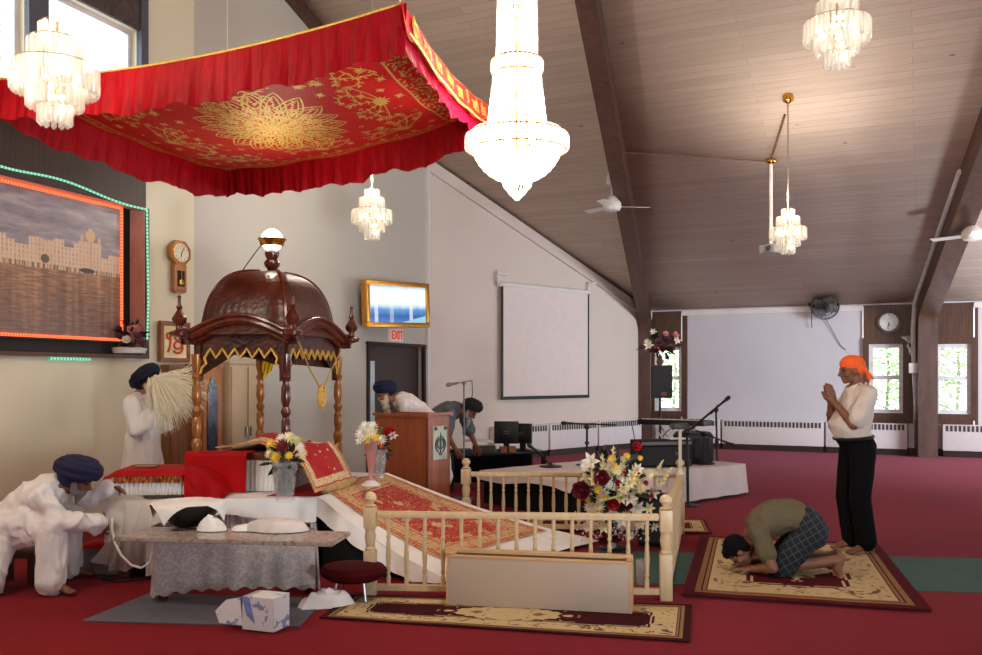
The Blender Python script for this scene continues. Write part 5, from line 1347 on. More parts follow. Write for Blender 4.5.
# plain red cloth hanging over the left part of the front
def redhang(u, v):
    x = WX/2+0.08-0.54*u; s = v
    if s < 0.28: q = s/0.28; return bedp(x, -WY/2-0.03+0.16*(1-q), ZB+0.012+0.012*nz(u*6, q*4))
    q = (s-0.28)/0.72; return bedp(x+0.01*math.sin(u*9)*q, -WY/2-0.045-0.025*q+0.01*math.sin(u*14)*q, ZB+0.008-0.315*q)
mb = MB(); mb.grid(redhang, 26, 26); tag(obj('red_cloth', mb, REDCLOTH, thick=0.005, angle=60), 'plain red cloth hanging down the front of the bed beside white pleats', 'cloth')
# brocade spread on top of the bed
def spread(u, v):
    x = -WX/2+0.12+(WX-0.2)*u; y = -WY/2+0.16+(WY-0.4)*v
    h = 0.02+0.11*math.exp(-((u-.35)**2/0.12+(v-.4)**2/.18))+0.014*nz(u*7, v*7)
    return bedp(x, y, ZB+0.012+h)
mb = MB(); mb.grid(spread, 30, 30, (0.9, 0.8)); tag(obj('brocade_spread', mb, RUMALA, thick=0.006, angle=60), 'red and gold brocade spread heaped over the bed inside the palki', 'cloth')
# sloping brocade cover on the right side
def slopecover(u, v):
    y = -WY/2-0.14+(WY*0.74)*u
    if v < 0.2: q = v/0.2; p = bedp(-WX/2+0.06-0.16*q, y, ZB+0.07-0.01*q+0.02*math.sin(u*5))
    else:
        q = (v-0.2)/0.8; p = bedp(-WX/2-0.10-0.24*q, y-0.08*q, ZB+0.06-(ZB-ZP-0.0)*q+0.035*math.sin(q*PI)*1)
        p.z = max(p.z, ZP+0.03)
    return p+V(0, 0, 0.008*nz(u*8, v*8))
mb = MB(); mb.grid(slopecover, 28, 28, (0.9, 0.8)); tag(obj('brocade_cover', mb, RUMALA, thick=0.012, angle=60), 'red and gold bordered brocade cover sloping off the right side of the bed', 'cloth')
mb = MB(); mb.tube([bedp(-WX/2-.34, -WY/2-.05+WY*.64*t_, ZP+0.045+0.01*math.sin(t_*8)) for t_ in [i/16 for i in range(17)]], [0.018]*2+[0.03]*13+[0.018]*2, 10); tag(obj('bolster', mb, M_('brocade_roll', rgb(176, 150, 96), 0.6, 0, .3, 30)), 'thin rolled gold cloth lying along the foot of the sloping brocade cover', 'cloth roll')
# plain red cloth on the platform under the runner head
def redflat(u, v):
    p = rampf(0, 0.02+0.8*v, 0.02); return p+V(-0.42*(1-u), 0.0, 0.004*nz(u*5, v*5)-0.004)
mb = MB(); mb.grid(redflat, 10, 14); tag(obj('red_ground_cloth', mb, REDCLOTH, thick=0.003), 'flat plain red cloth on the platform at the head of the runner', 'cloth')

# ------------------------------------------------------------ low red-covered table on the platform's left
c0 = V(-2.63, 7.30, ZP+0.016); RT = Matrix.Rotation(0.10, 3, 'Z'); MT = frameM(RT, c0)
lt = thing('low_table', 'low table under a red cloth with orange fringe and white pleats', 'table', c0)
w_, d_, h_ = 0.54, 0.42, 0.215
mb = MB(); local_box(mb, MT, (0, 0, h_-0.02), (w_, d_, 0.03)); obj('tabletop', mb, DARKWOOD, lt)
for sx in (-1, 1):
    for sy in (-1, 1):
        mb = MB(); local_box(mb, MT, (sx*(w_/2-.03), sy*(d_/2-.03), h_/2-.02), (0.035, .035, h_-.035)); obj('leg', mb, DARKWOOD, lt)
mb = MB(); mb.grid(lambda u, v: MT @ V(-w_/2+w_*u, -d_/2-0.006-0.008*math.sin(u*2*PI*16), 0.03+(h_-0.06)*v), 180, 3); mb.grid(lambda u, v: MT @ V(w_/2+0.006+0.008*math.sin(u*2*PI*11), -d_/2+d_*u, 0.03+(h_-0.06)*v), 120, 3); obj('white_pleats', mb, SHEET, lt, thick=0.002, angle=70)
def orangem():
    m, nt, b = newmat('orange_fringe'); f = noise_(nt, coords(nt, 'Object', (1, 1, .4)), 70, 3); r = ramp(nt, [(.38, rgb(90, 24, 12)), (.5, rgb(190, 96, 30)), (.62, rgb(226, 150, 60))]); nt.links.new(f, r.inputs[0]); nt.links.new(r.outputs[0], b.inputs['Base Color']); b.inputs['Roughness'].default_value = .6; return m
mb = MB(); mb.grid(lambda u, v: MT @ V(-w_/2-.01+(w_+.02)*u, -d_/2-0.028-0.004*math.sin(u*2*PI*30), h_-0.085+0.065*v-0.008*abs(math.sin(u*PI*24))*(1-v)), 160, 3); obj('orange_fringe', mb, orangem(), lt, thick=0.003, angle=70)
def tcover(u, v):
    x = -w_/2-0.09+(w_+0.16)*u; y = -d_/2-0.07+(d_+0.12)*v
    ex_ = max(0, abs(x)-w_/2); ey_ = max(0, -d_/2-y)
    z = h_+0.006-(ex_*0.55 if x < 0 else ex_*1.6)-ey_*0.5+0.006*nz(x*14, y*14)
    return MT @ V(x, y, z)
mb = MB(); mb.grid(tcover, 40, 24); obj('red_cover', mb, REDCLOTH, lt, thick=0.006, angle=60)
def fz(u): return max(0.016, (h_+0.01)*math.cos(min(1, u)*PI/2)**0.6)
def flap(u, v):
    x = w_/2-0.02+0.30*u; return MT @ V(x, -d_/2-0.06+0.40*v+.03*u, fz(u)+0.006*nz(u*5, v*5))
mb = MB(); mb.grid(flap, 22, 14); obj('cover_flap', mb, REDCLOTH, lt, thick=0.006, angle=60)
mb = MB(); mb.grid(lambda u, v: MT @ V(w_/2-0.02+0.30*u, -d_/2-0.058+.03*u-0.012*math.sin(u*12)*(1-v), 0.006+fz(u)*v), 18, 6); obj('cover_flap_side', mb, REDCLOTH, lt, thick=0.004)
mb = MB(); mb.box(MT @ V(-0.10, 0.02, h_+0.02), (0.16, 0.1, 0.014), RT); tag(obj('small_book', mb, M_('tan_board', rgb(150, 110, 80), .6)), 'thin tan booklet lying on the red covered low table', 'book')

# ------------------------------------------------------------ stone topped table in front
fl, fr = V(-2.44, 6.02, 0), V(-1.0, 6.0, 0)
A_, B_ = G(113, 537, 0.50), G(332, 542.5, 0.50); bk = 0.42
def quad_top(a, b_, dep, sk): 
    n_ = V(-(b_-a).y, (b_-a).x, 0).normalized(); return [a, b_, b_+n_*dep+V(-sk*.0, 0, 0), a+n_*dep+V(sk, 0, 0)]
st = thing('stone_topped_table', 'low table with a mottled stone top and grey lace cloth', 'table', V((A_.x+B_.x)/2, (A_.y+B_.y)/2+.2, 0))
def stonem():
    m, nt, b = newmat('mottled_stone'); f = noise_(nt, coords(nt), 24, 6, .65); r = ramp(nt, [(.3, rgb(96, 74, 68)), (.45, rgb(150, 132, 122)), (.56, rgb(176, 162, 150)), (.7, rgb(118, 96, 90))]); nt.links.new(f, r.inputs[0]); nt.links.new(r.outputs[0], b.inputs['Base Color']); b.inputs['Roughness'].default_value = .25; return m
q = quad_top(A_, B_, bk, 0.05); mb = MB(); mb.prism([p-V(0, 0, 0.03) for p in q], (0, 0, 0.03)); bmesh.ops.bevel(mb.bm, geom=mb.bm.edges[:], offset=0.006, segments=2, affect='EDGES'); obj('stone_top', mb, stonem(), st)
ic = inset(q, 0.86); fL, fR, bR, bL = [p-V(0, 0, 0.5) for p in ic]
fL = G(152, 604, 0)+V(0, 0.05, 0); fR = G(314, 596, 0)+V(0, 0.05, 0); fL.z = fR.z = 0; nb = V(-(fR-fL).y, (fR-fL).x, 0).normalized()*0.30; bL = fL+nb; bR = fR+nb
for p in (fL+V(.05, .03, 0), fR+V(-.05, .03, 0), bL+V(.05, -.03, 0), bR+V(-.05, -.03, 0)):
    mb = MB(); mb.box((p.x, p.y, .235), (0.05, 0.05, .47)); obj('leg', mb, DARKWOOD, st)
def lacem():
    m, nt, b = newmat('lace_cloth'); v_ = coords(nt, 'Object'); vo = N(nt, 'ShaderNodeTexVoronoi'); vo.inputs['Scale'].default_value = 34; nt.links.new(v_, vo.inputs['Vector'])
    f = noise_(nt, v_, 22, 5, .65, 2.5); k = math_(nt, 'ADD', math_(nt, 'MULTIPLY', vo.outputs['Distance'], .4), math_(nt, 'MULTIPLY', f, .8)); r = ramp(nt, [(.40, rgb(200, 188, 182)), (.54, rgb(168, 156, 150)), (.68, rgb(198, 186, 180))]); nt.links.new(k, r.inputs[0]); nt.links.new(r.outputs[0], b.inputs['Base Color']); b.inputs['Roughness'].default_value = .9; bump(nt, b, k, .4, .01); return m
def lace_side(a, b_, nrm, zb):
    return lambda u, v: a*(1-u)+b_*u+nrm*(0.012*math.sin(u*17)+0.02*(1-v)+.02*math.sin(u*41)*(1-v)*.5)+V(0, 0, zb(u)+(0.468-zb(u))*v)
mb = MB(); mb.grid(lace_side(fL, fR, V(0, -1, 0), lambda u: 0.03+0.05*math.sin(u*PI)**.5*(1-.3*u)+0.012*math.sin(u*60)), 70, 10)
mb.grid(lace_side(fR, bR, V(1, 0, 0), lambda u: .03), 20, 10); mb.grid(lace_side(bL, fL, V(-1, 0, 0), lambda u: .03), 20, 10); obj('lace_cloth', mb, lacem(), st, thick=0.003, angle=60)
zt_ = 0.502
def mound(c, rx, ry, h, seed, name, mat, label, cat, flat=0.6, rot=0.0, amp=.7):
    mb = MB(); Rz = Matrix.Rotation(rot, 3, 'Z')
    def f(u, v):
        a = 2*PI*u; r_ = math.sin(v*PI/2); zz_ = h*(1-r_**(2/flat))*(1+0.0)
        w__ = 1+0.22*nz(math.cos(a)*1.6+seed, math.sin(a)*1.6, seed)
        p = Rz @ V(rx*r_*w__*math.cos(a), ry*r_*w__*math.sin(a), 0)
        p.z = max(0.0, zz_)+amp*(0.55*h*nz(p.x*16+seed, p.y*16, seed)+0.35*h*abs(nz(p.x*38, p.y*38+seed, seed)))*(1-r_**3)+0.004; p.z = max(p.z, 0.004)
        return Vector(c)+p
    mb.grid(f, 56, 18, closeu=True); bmesh.ops.remove_doubles(mb.bm, verts=mb.bm.verts[:], dist=0.0005)
    return tag(obj(name, mb, mat, angle=60), label, cat)
# bowl under a white cloth
bc = G(180, 530, zt_)+V(0, .17, 0); bc.z = zt_
bw = thing('cloth_covered_bowl', 'dark bowl on the stone table under a pointed white cloth', 'bowl', bc)
mb = MB(); mb.lathe([(0.08, 0), (0.10, 0.012), (0.19, 0.08), (0.25, 0.165), (0.24, 0.165), (0.17, .08), (.0, .02)], 28, Matrix.Translation(bc)); obj('bowl', mb, M_('dark_steel_bowl', rgb(60, 58, 58), 0.3, .7), bw)
def clothsq(u, v):
    x = (u-.5)*.50; y = (v-.5)*.48; Rz = Matrix.Rotation(PI/4-.25, 3, 'Z'); p = Rz @ V(x, y, 0); r_ = p.length
    z = 0.19-0.02*(r_/.25)**2-max(0, r_-.25)*1.1+0.006*nz(x*16, y*16)
    rr_ = r_ if r_ < .26 else .26+(r_-.26)*.25
    return bc+V(p.x/max(r_, 1e-5)*rr_, p.y/max(r_, 1e-5)*rr_, max(z, .012))
mb = MB(); mb.grid(clothsq, 30, 30); obj('cover_cloth', mb, SHEET, bw, thick=0.003, angle=60)
mound(G(208, 533, zt_)+V(0, .1, 0), .10, .07, .085, 1.3, 'crumpled_cloth', SHEET, 'crumpled white cloth heaped on the stone table beside the covered bowl', 'cloth')
mound(G(238, 533.5, zt_)+V(0.02, .12, 0), .09, .06, .035, 9.3, 'crumpled_cloth', SHEET, 'small flat white cloth on the stone table between two heaps', 'cloth')
mound(G(272, 534, zt_)+V(0, .13, 0), .21, .11, .07, 4.7, 'folded_cloth', M_('thin_cotton', rgb(214, 204, 198), .85), 'folded sheer white cloth laid along the stone table right half', 'cloth', .3, 0.0, .3)

# ------------------------------------------------------------ vases of flowers
WATER = glass_mat('vase_water', rgb(240, 244, 240), transl=.05)
def vase(px, py, z, hgt, r1, label, mat=CUTGLASS):
    p = G(px, py, z); t = thing('flower_vase', label, 'vase', p)
    mb = MB(); k = 16
    prof = [(r1*.62, 0), (r1*.66, .01), (r1*.62, .04), (r1*.78, hgt*.5), (r1, hgt), (r1*.9, hgt), (r1*.7, hgt*.5), (r1*.5, .045), (0.0, .04)]
    mb.lathe(prof, 18, Matrix.Translation(p), False); obj('glass', mb, mat, t, angle=12)
    mb = MB(); mb.lathe([(0, .05), (r1*.5, .052), (r1*.66, hgt*.45), (0, hgt*.45)], 16, Matrix.Translation(p)); obj('water', mb, WATER, t)
    mb = MB()
    for i in range(4): a = i*1.6; mb.tube([p+V(.5*r1*math.cos(a), .5*r1*math.sin(a), .06), p+V(-.3*r1*math.cos(a), -.3*r1*math.sin(a), hgt), p+V(.03*math.cos(a*2), .03*math.sin(a*2), hgt+.12)], .003, 5)
    obj('stems', mb, LEAFD, t); return t, p
vz = ZP+0.016
t, p = vase(285, 501, vz, .30, .105, 'tall cut glass vase of mixed flowers on the platform front edge')
t['label'] = 'cut glass vase with dark red bloom on the platform front edge'
foliage(p+V(0, 0, .30), (.10, .08, .10), 60, .10, t, LEAFD); foliage(p+V(0, 0, .22), (.05, .04, .06), 14, .06, t, LEAFG)
for dx, dy, dz, kd, col, s in ((.0, -.09, .42, 'daisy', 'maroon', 1.35), (-.09, -.05, .43, 'daisy', 'yellow', 1.0), (-.05, -.09, .34, 'daisy', 'yellow', 1.0), (-.1, -.06, .36, 'daisy', 'cream', .9), (.03, -.02, .48, 'daisy', 'cream', 1.1), (.09, -.05, .46, 'daisy', 'lime', .9), (.12, -.04, .41, 'daisy', 'white', .9), (.05, -.09, .35, 'daisy', 'yellow', .8), (-.02, -.03, .47, 'daisy', 'white', 1.0), (.13, .0, .36, 'daisy', 'cream', .9)):
    flower(kd, col, p+V(dx, dy, dz), (dx*3, -1, .7), s, t)
t, p = vase(379, 478, vz, .27, .085, 'narrow cut glass vase beside the lectern holding a red flower and white lilies')
foliage(p+V(0, 0, .27), (.07, .06, .10), 40, .09, t, LEAFD)
for dx, dz, kd, col, s in ((.03, .36, 'daisy', 'white', 1.2), (.10, .42, 'rose', 'red', 1.3), (.13, .38, 'lily', 'white', .9), (.0, .33, 'daisy', 'orange', .6), (.03, .30, 'daisy', 'orange', .5), (-.02, .42, 'daisy', 'yellow', .8)): flower(kd, col, p+V(dx, -.06, dz), (dx*2, -1, .6), s, t)
p = G(371, 486, vz)
t = thing('pedestal_vase', 'pale pink trumpet vase with cream and yellow flowers on a white foot', 'vase', p)
mb = MB(); mb.lathe([(.075, 0), (.08, .012), (.03, .05), (.018, .08), (.03, .16), (.045, .28), (.065, .40), (.06, .40), (.04, .28), (.02, .16), (0, .14)], 22, Matrix.Translation(p)); obj('vase_body', mb, glass_mat('pink_glass', rgb(244, 206, 200), transl=.5), t)
mb = MB(); mb.lathe([(.08, 0), (.085, .01), (.04, .045), (.02, .055)], 22, Matrix.Translation(p)); obj('foot', mb, WHITEMETAL, t)
foliage(p+V(0, 0, .43), (.07, .05, .05), 26, .08, t, LEAFG)
for dx, dz, kd, col, s in ((-.07, .45, 'daisy', 'white', 1.3), (0, .46, 'daisy', 'cream', 1.3), (-.03, .40, 'daisy', 'yellow', 1.0), (.05, .42, 'daisy', 'yellow', .9), (-.08, .38, 'lily', 'white', .8), (.02, .51, 'daisy', 'white', 1.1), (-.04, .51, 'daisy', 'white', 1.2)): flower(kd, col, p+V(dx, -.06, dz), (dx*2, -1, .6), s, t)

# ------------------------------------------------------------ floor items near the table
mb = MB(); pts = [G(82, 622), G(150, 594), G(326, 600), G(299, 628)]
mb.prism([V(p.x, p.y, .002) for p in pts], (0, 0, .008)); tag(obj('floor_mat', mb, M_('grey_blue_mat', rgb(92, 88, 98), .8, 0, .1, 5)), 'grey blue mat on the red carpet under the stone topped table', 'mat')
c = G(266, 627, 0.012); RTb = Matrix.Rotation(-.35, 3, 'Z')
tb = thing('tissue_box', 'open white carton with blue print on the mat by the stone table', 'box', c)
def cartonm():
    m, nt, b = newmat('printed_carton'); v_ = coords(nt); f = noise_(nt, v_, 13, 3, .6, .8); k = ramp(nt, [(.61, (0, 0, 0, 1)), (.63, (1, 1, 1, 1))]); nt.links.new(f, k.inputs[0]); nt.links.new(mix(nt, k.outputs[0], rgb(222, 220, 222), rgb(130, 142, 186)), b.inputs['Base Color']); b.inputs['Roughness'].default_value = .5; return m
CART = cartonm(); Mb_ = frameM(RTb, c)
mb = MB(); W3, D3, H3 = .22, .17, .20
for (cc, ss) in (((0, -D3/2, H3/2), (W3, .006, H3)), ((0, D3/2, H3/2), (W3, .006, H3)), ((W3/2, 0, H3/2), (.006, D3, H3)), ((-W3/2, 0, H3/2), (.006, D3, H3)), ((0, 0, .004), (W3, D3, .008)), ((0.02, 0, H3), (W3-.03, D3, .006))): local_box(mb, Mb_, cc, ss)
obj('carton', mb, CART, tb)
mb = MB(); mb.poly([Mb_ @ V(*q) for q in ((-W3/2-.004, -D3/2, .02), (-W3/2-.15, -D3/2-.03, .03), (-W3/2-.21, -D3/2+.01, .09), (-W3/2-.12, -D3/2+.0, .17), (-W3/2-.02, -D3/2, .19))]); obj('flap', mb, CART, tb, thick=.004)
mb = MB(); mb.poly([Mb_ @ V(*q) for q in ((-W3/2-.002, -D3/2-.005, H3), (-W3/2+.05, -D3/2-.006, H3-.005), (-W3/2+.09, -D3/2-.006, .04), (-W3/2+.03, -D3/2-.006, .09))]); obj('printed_panel', mb, M_('blue_print', rgb(124, 138, 200), .5, 0, .3, 30), tb, thick=.003)
mound(G(326, 607, 0.002), .20, .075, .10, 7.7, 'crumpled_white_cloth', SHEET, 'crumpled white cloth on the carpet beneath the dark red stool', 'cloth', .5, .35)
# dark red stool
c = G(351, 603, 0); s_ = thing('round_stool', 'small dark red padded stool with thin chrome legs', 'stool', c+V(0, .12, 0))
sx0 = c+V(-.0, .12, 0)
mb = MB(); mb.lathe([(.0, .13), (.16, .135), (.215, .17), (.225, .2), (.2, .235), (.10, .25), (0, .252)], 28, Matrix.Translation(sx0) @ Matrix.Diagonal((1.05, .95, 1, 1))); obj('cushion', mb, DARKRED, s_)
for a in (0.6, 2.2, 3.8, 5.4):
    mb = MB(); mb.tube([sx0+V(.13*math.cos(a), .13*math.sin(a), .15), sx0+V(.16*math.cos(a), .16*math.sin(a), 0)], .01, 8); obj('leg', mb, CHROME, s_)
# grey step box with a red cloth behind the net
c = V(-3.10, 7.36, 0); mb = MB()
sb = thing('step_box', 'grey patterned step box with a folded red cloth on top', 'box', c)
mb.box(c+V(0, 0, .10), (.32, .28, .2), Matrix.Rotation(.08, 3, 'Z'), .01); obj('box_body', mb, M_('grey_patterned', rgb(120, 112, 110), .7, 0, .35, 12), sb)
mb = MB(); mb.grid(lambda u, v: c+V(-.15+.28*u, -.13+.26*v, .205+.055*math.sin(PI*u)**.5*math.sin(PI*v)**.5), 16, 14); obj('red_cloth', mb, REDCLOTH, sb, thick=.006)
mb = MB(); cc = G(125, 578, 0.008)
mb.tube([cc+V(.17*math.cos(t_)*(1+.2*math.sin(t_*2.3)), .10*math.sin(t_)*(1+.2*math.sin(t_*1.7)), .004+.0) for t_ in [i*.25 for i in range(46)]], .006, 6); tag(obj('loose_cable', mb, BLACK), 'black cable coiled on the carpet beneath the net cloth', 'cable')
# ------------------------------------------------------------ turned wood railing
RAILH = 0.60
rc = [V(-.86, 6.56, 0), V(1.22, 6.42, 0), V(1.87, 9.1, 0), V(-.25, 9.22, 0)]
rail = thing('railing', 'pale turned wood railing enclosing the foot of the ramp and the flowers', 'railing', sum(rc, V(0, 0, 0))/4)
def post_mesh():
    mb = MB(); mb.box((0, 0, .16), (.085, .085, .32), None, .006); mb.box((0, 0, .555), (.085, .085, .15), None, .006)
    mb.lathe([(.036, .32), (.04, .335), (.03, .35), (.036, .38), (.042, .42), (.034, .46), (.04, .475), (.036, .485)], 16); mb.lathe([(.03, .63), (.045, .64), (.022, .655), (.03, .67), (.044, .69), (.04, .715), (.02, .735), (.0, .738)], 16)
    return mb.mesh('post', 35)
def bal_mesh(h):
    mb = MB(); s = h; mb.lathe([(.016, 0), (.016, .12*s), (.010, .15*s), (.017, .19*s), (.013, .24*s), (.018, .42*s), (.014, .62*s), (.010, .68*s), (.017, .71*s), (.010, .75*s), (.014, .8*s), (.015, s)], 10)
    return mb.mesh('baluster', 35)
PM = post_mesh(); BM = bal_mesh(RAILH-0.045-0.08)
PM.materials.append(BIRCH); BM.materials.append(BIRCH)
def put(name, me, p, rz=0.0):
    o = bpy.data.objects.new(name, me); COL.objects.link(o); o.parent = rail; o.location = p-rail.location; o.rotation_euler = (0, 0, rz); return o
angs = [math.atan2((rc[1]-rc[0]).y, (rc[1]-rc[0]).x), math.atan2((rc[2]-rc[1]).y, (rc[2]-rc[1]).x)]
for i, p in enumerate(rc): put('post', PM, p, angs[0] if i < 2 else angs[1])
for i, j, n in ((0, 1, 16), (1, 2, 19), (3, 2, 17)):
    a, b_ = rc[i], rc[j]; d = (b_-a).normalized()
    mb = MB(); mb.bar(a+d*.04+V(0, 0, RAILH-.022), b_-d*.04+V(0, 0, RAILH-.022), .065, .045); bmesh.ops.bevel(mb.bm, geom=mb.bm.edges[:], offset=.012, segments=2, affect='EDGES'); obj('handrail', mb, BIRCH, rail)
    mb = MB(); mb.bar(a+d*.04+V(0, 0, .06), b_-d*.04+V(0, 0, .06), .05, .04); obj('bottom_rail', mb, BIRCH, rail)
    for k in range(1, n): put('baluster', BM, a+(b_-a)*k/n+V(0, 0, .08))
mb = MB(); p0 = rc[2]+V(-.02, -.1, .62); mb.tube([p0, p0+V(0, 0, .42)], .016, 8); mb.lathe([(.05, 0), (.03, .03), (.02, .06)], 12, Matrix.Translation(p0-V(0, 0, .02)))
t = thing('microphone_pole', 'thin cream pole with a small dark clamp rising above the far right railing post', 'pole', p0)
obj('pole', mb, M_('cream_pole', rgb(214, 204, 186), .4), t)
mb = MB(); mb.box(p0+V(0.0, 0, .45), (.15, .08, .06), None, .015); mb.tube([p0+V(-.06, 0, .46), p0+V(-.09, 0, .43)], .03, 8); mb.tube([p0+V(.05, 0, .46), p0+V(.09, 0, .42)], .025, 8); obj('clamp', mb, M_('dark_clamp', rgb(52, 52, 44), .5), t)

# ------------------------------------------------------------ donation box in front of the rail
bl_, br2 = G(448, 606), G(630, 615.5)
d = (br2-bl_).normalized(); n = V(-d.y, d.x, 0); L_ = (br2-bl_).length; Mx = frameM(Matrix((d, n, V(0, 0, 1))).transposed(), bl_+V(0, 0, .009))
t = thing('long_low_box', 'long pale low box with a slotted top standing before the railing', 'box', bl_+d*L_/2)
hh = .325
BOXW = M_('pale_laminate', rgb(184, 162, 142), .45, 0, .05, 30, stretch=(1, 1, 30)); BOXE = wood('box_edge', rgb(196, 148, 100), rgb(214, 172, 124), .4)
mb = MB(); local_box(mb, Mx, (L_/2, .10, hh/2), (L_, .2, hh-.004), .004); obj('body', mb, BOXW, t)
mb = MB(); 
for cc, ss in (((L_/2, .012, hh+.006), (L_+.02, .035, .016)), ((L_/2, .18, hh+.012), (L_+.02, .05, .03)), ((.012, .1, hh+.006), (.03, .2, .016)), ((L_-.012, .1, hh+.006), (.03, .2, .016)), ((L_+.006, .1, hh/2), (.014, .21, hh)), ((-.006, .1, hh/2), (.014, .21, hh))): local_box(mb, Mx, cc, ss, .002)
obj('edge_trim', mb, BOXE, t)
mb = MB(); local_box(mb, Mx, (L_/2, .09, hh+.001), (L_-.06, .11, .006)); obj('slot', mb, BLACK, t)

# ------------------------------------------------------------ rugs
def rug_mat(name, su, sv, maroon, cream, tan, seed=0.0):
    m, nt, b = newmat(name)
    t = N(nt, 'ShaderNodeTexCoord'); s = N(nt, 'ShaderNodeSeparateXYZ'); nt.links.new(t.outputs['UV'], s.inputs[0]); u, v = s.outputs[0], s.outputs[1]
    du = math_(nt, 'MINIMUM', u, math_(nt, 'SUBTRACT', su, u)); dv = math_(nt, 'MINIMUM', v, math_(nt, 'SUBTRACT', sv, v)); d = math_(nt, 'MINIMUM', du, dv)
    k = min(su, sv)/1.6
    mp = N(nt, 'ShaderNodeMapping'); mp.inputs['Location'].default_value = (seed, seed*2, 0); nt.links.new(t.outputs['UV'], mp.inputs[0])
    n1 = noise_(nt, mp.outputs[0], 7/k**.5, 3, .5, 1.5); n2 = noise_(nt, mp.outputs[0], 18/k**.5, 2, .5, .8)
    # mirrored ornament
    au = math_(nt, 'ABSOLUTE', math_(nt, 'SUBTRACT', u, su/2)); av = math_(nt, 'ABSOLUTE', math_(nt, 'SUBTRACT', v, sv/2))
    cb = N(nt, 'ShaderNodeCombineXYZ'); nt.links.new(au, cb.inputs[0]); nt.links.new(av, cb.inputs[1]); ms = noise_(nt, cb.outputs[0], 6/k**.5, 2, .5, 1.2)
    step = math_(nt, 'MULTIPLY', math_(nt, 'FLOOR', math_(nt, 'MULTIPLY', math_(nt, 'FRACT', math_(nt, 'MULTIPLY', math_(nt, 'ADD', au, av), 1.6)), 3)), .035*k)
    dd = math_(nt, 'ADD', d, step)
    st = [(0, maroon), (.085*k, tan), (.125*k, maroon), (.137*k, tan), (.16*k, maroon), (.17*k, cream)]
    r = ramp(nt, [(p/.2, c) for p, c in st], 'CONSTANT'); nt.links.new(math_(nt, 'DIVIDE', d, .2), r.inputs[0])
    c = r.outputs[0]
    field = math_(nt, 'GREATER_THAN', d, .2*k)
    orn = math_(nt, 'MULTIPLY', field, math_(nt, 'GREATER_THAN', n1, .60)); c = mix(nt, math_(nt, 'MULTIPLY', orn, .8), c, maroon)
    orn2 = math_(nt, 'MULTIPLY', field, math_(nt, 'LESS_THAN', n1, .37)); c = mix(nt, math_(nt, 'MULTIPLY', orn2, .55), c, rgb(120, 100, 60))
    inner = math_(nt, 'GREATER_THAN', math_(nt, 'SUBTRACT', d, step), .40*k); c = mix(nt, inner, c, maroon)
    line = math_(nt, 'MULTIPLY', math_(nt, 'GREATER_THAN', math_(nt, 'SUBTRACT', d, step), .43*k), math_(nt, 'LESS_THAN', math_(nt, 'SUBTRACT', d, step), .45*k)); c = mix(nt, line, c, cream)
    med = math_(nt, 'LESS_THAN', math_(nt, 'ADD', math_(nt, 'MULTIPLY', math_(nt, 'ADD', math_(nt, 'MULTIPLY', au, 1.0/su), math_(nt, 'MULTIPLY', av, 1.0/sv)), 2.0), math_(nt, 'MULTIPLY', math_(nt, 'SUBTRACT', ms, .5), .9)), .42); c = mix(nt, med, c, cream)
    med2 = math_(nt, 'MULTIPLY', med, math_(nt, 'GREATER_THAN', ms, .56)); c = mix(nt, med2, c, tan)
    c = mix(nt, math_(nt, 'MULTIPLY', n2, .25), c, rgb(60, 30, 24), 'MIX')
    nt.links.new(c, b.inputs['Base Color']); b.inputs['Roughness'].default_value = .95; b.inputs['Specular IOR Level'].default_value = .1
    bump(nt, b, n2, .25, .006)
    return m
def rug(name, corners, mat, su, sv, label, z=0.004, th=0.011):
    c = [V(p.x, p.y, z) for p in corners]
    mb = MB(); mb.grid(lambda u, v: (c[0]*(1-u)+c[1]*u)*(1-v)+(c[3]*(1-u)+c[2]*u)*v+V(0, 0, th+.003*nz(u*6, v*6)), 30, 30, (su, sv))
    return tag(obj(name, mb, mat, angle=60, thick=-th if False else 0.008), label, 'rug')
MAR = rgb(84, 14, 26); CRM = rgb(204, 178, 134); TAN = rgb(150, 112, 74)
k0 = [G(681, 597), G(932, 613.5), G(878, 546), G(701, 537.5)]
rug('large_rug', k0, rug_mat('rug_large', 1.72, 2.45, MAR, CRM, TAN, 1.0), 1.72, 2.45, 'large cream and maroon rug the kneeling man bows on')
rug('front_runner_rug', [G(319, 619), G(690, 643.5), G(692, 606), G(352, 596.5)], rug_mat('rug_front', 2.4, .86, rgb(60, 12, 20), rgb(206, 180, 136), rgb(150, 116, 78), 3.0), 2.4, .86, 'long cream and maroon rug lying under the pale low box', .002, .010)
rug('rear_runner_rug', [V(.25, 9.28, 0), G(712.5, 535), G(705, 521), V(.45, 10.05, 0)], rug_mat('rug_rear', 2.2, .7, rgb(96, 18, 28), CRM, TAN, 5.0), 2.2, .7, 'narrow cream and maroon rug behind the rear rail of the railing', .002, .010)
mb = MB(); TEAL = M_('teal_cloth', rgb(52, 84, 80), .85, 0, .08, 4)
tp = [V(.92, 6.95, 0), V(5.6, 6.36, 0), V(5.6, 7.72, 0), V(.92, 8.2, 0)]
mb.grid(lambda u, v: (tp[0]*(1-u)+tp[1]*u)*(1-v)+(tp[3]*(1-u)+tp[2]*u)*v+V(0, 0, .0035+.004*max(0, nz(u*9+v*3, v*2))*(1 if u > .66 else 0)), 60, 16); tag(obj('teal_floor_cloth', mb, TEAL, thick=.003), 'long strip of teal cloth laid on the red carpet under the large rug', 'cloth')

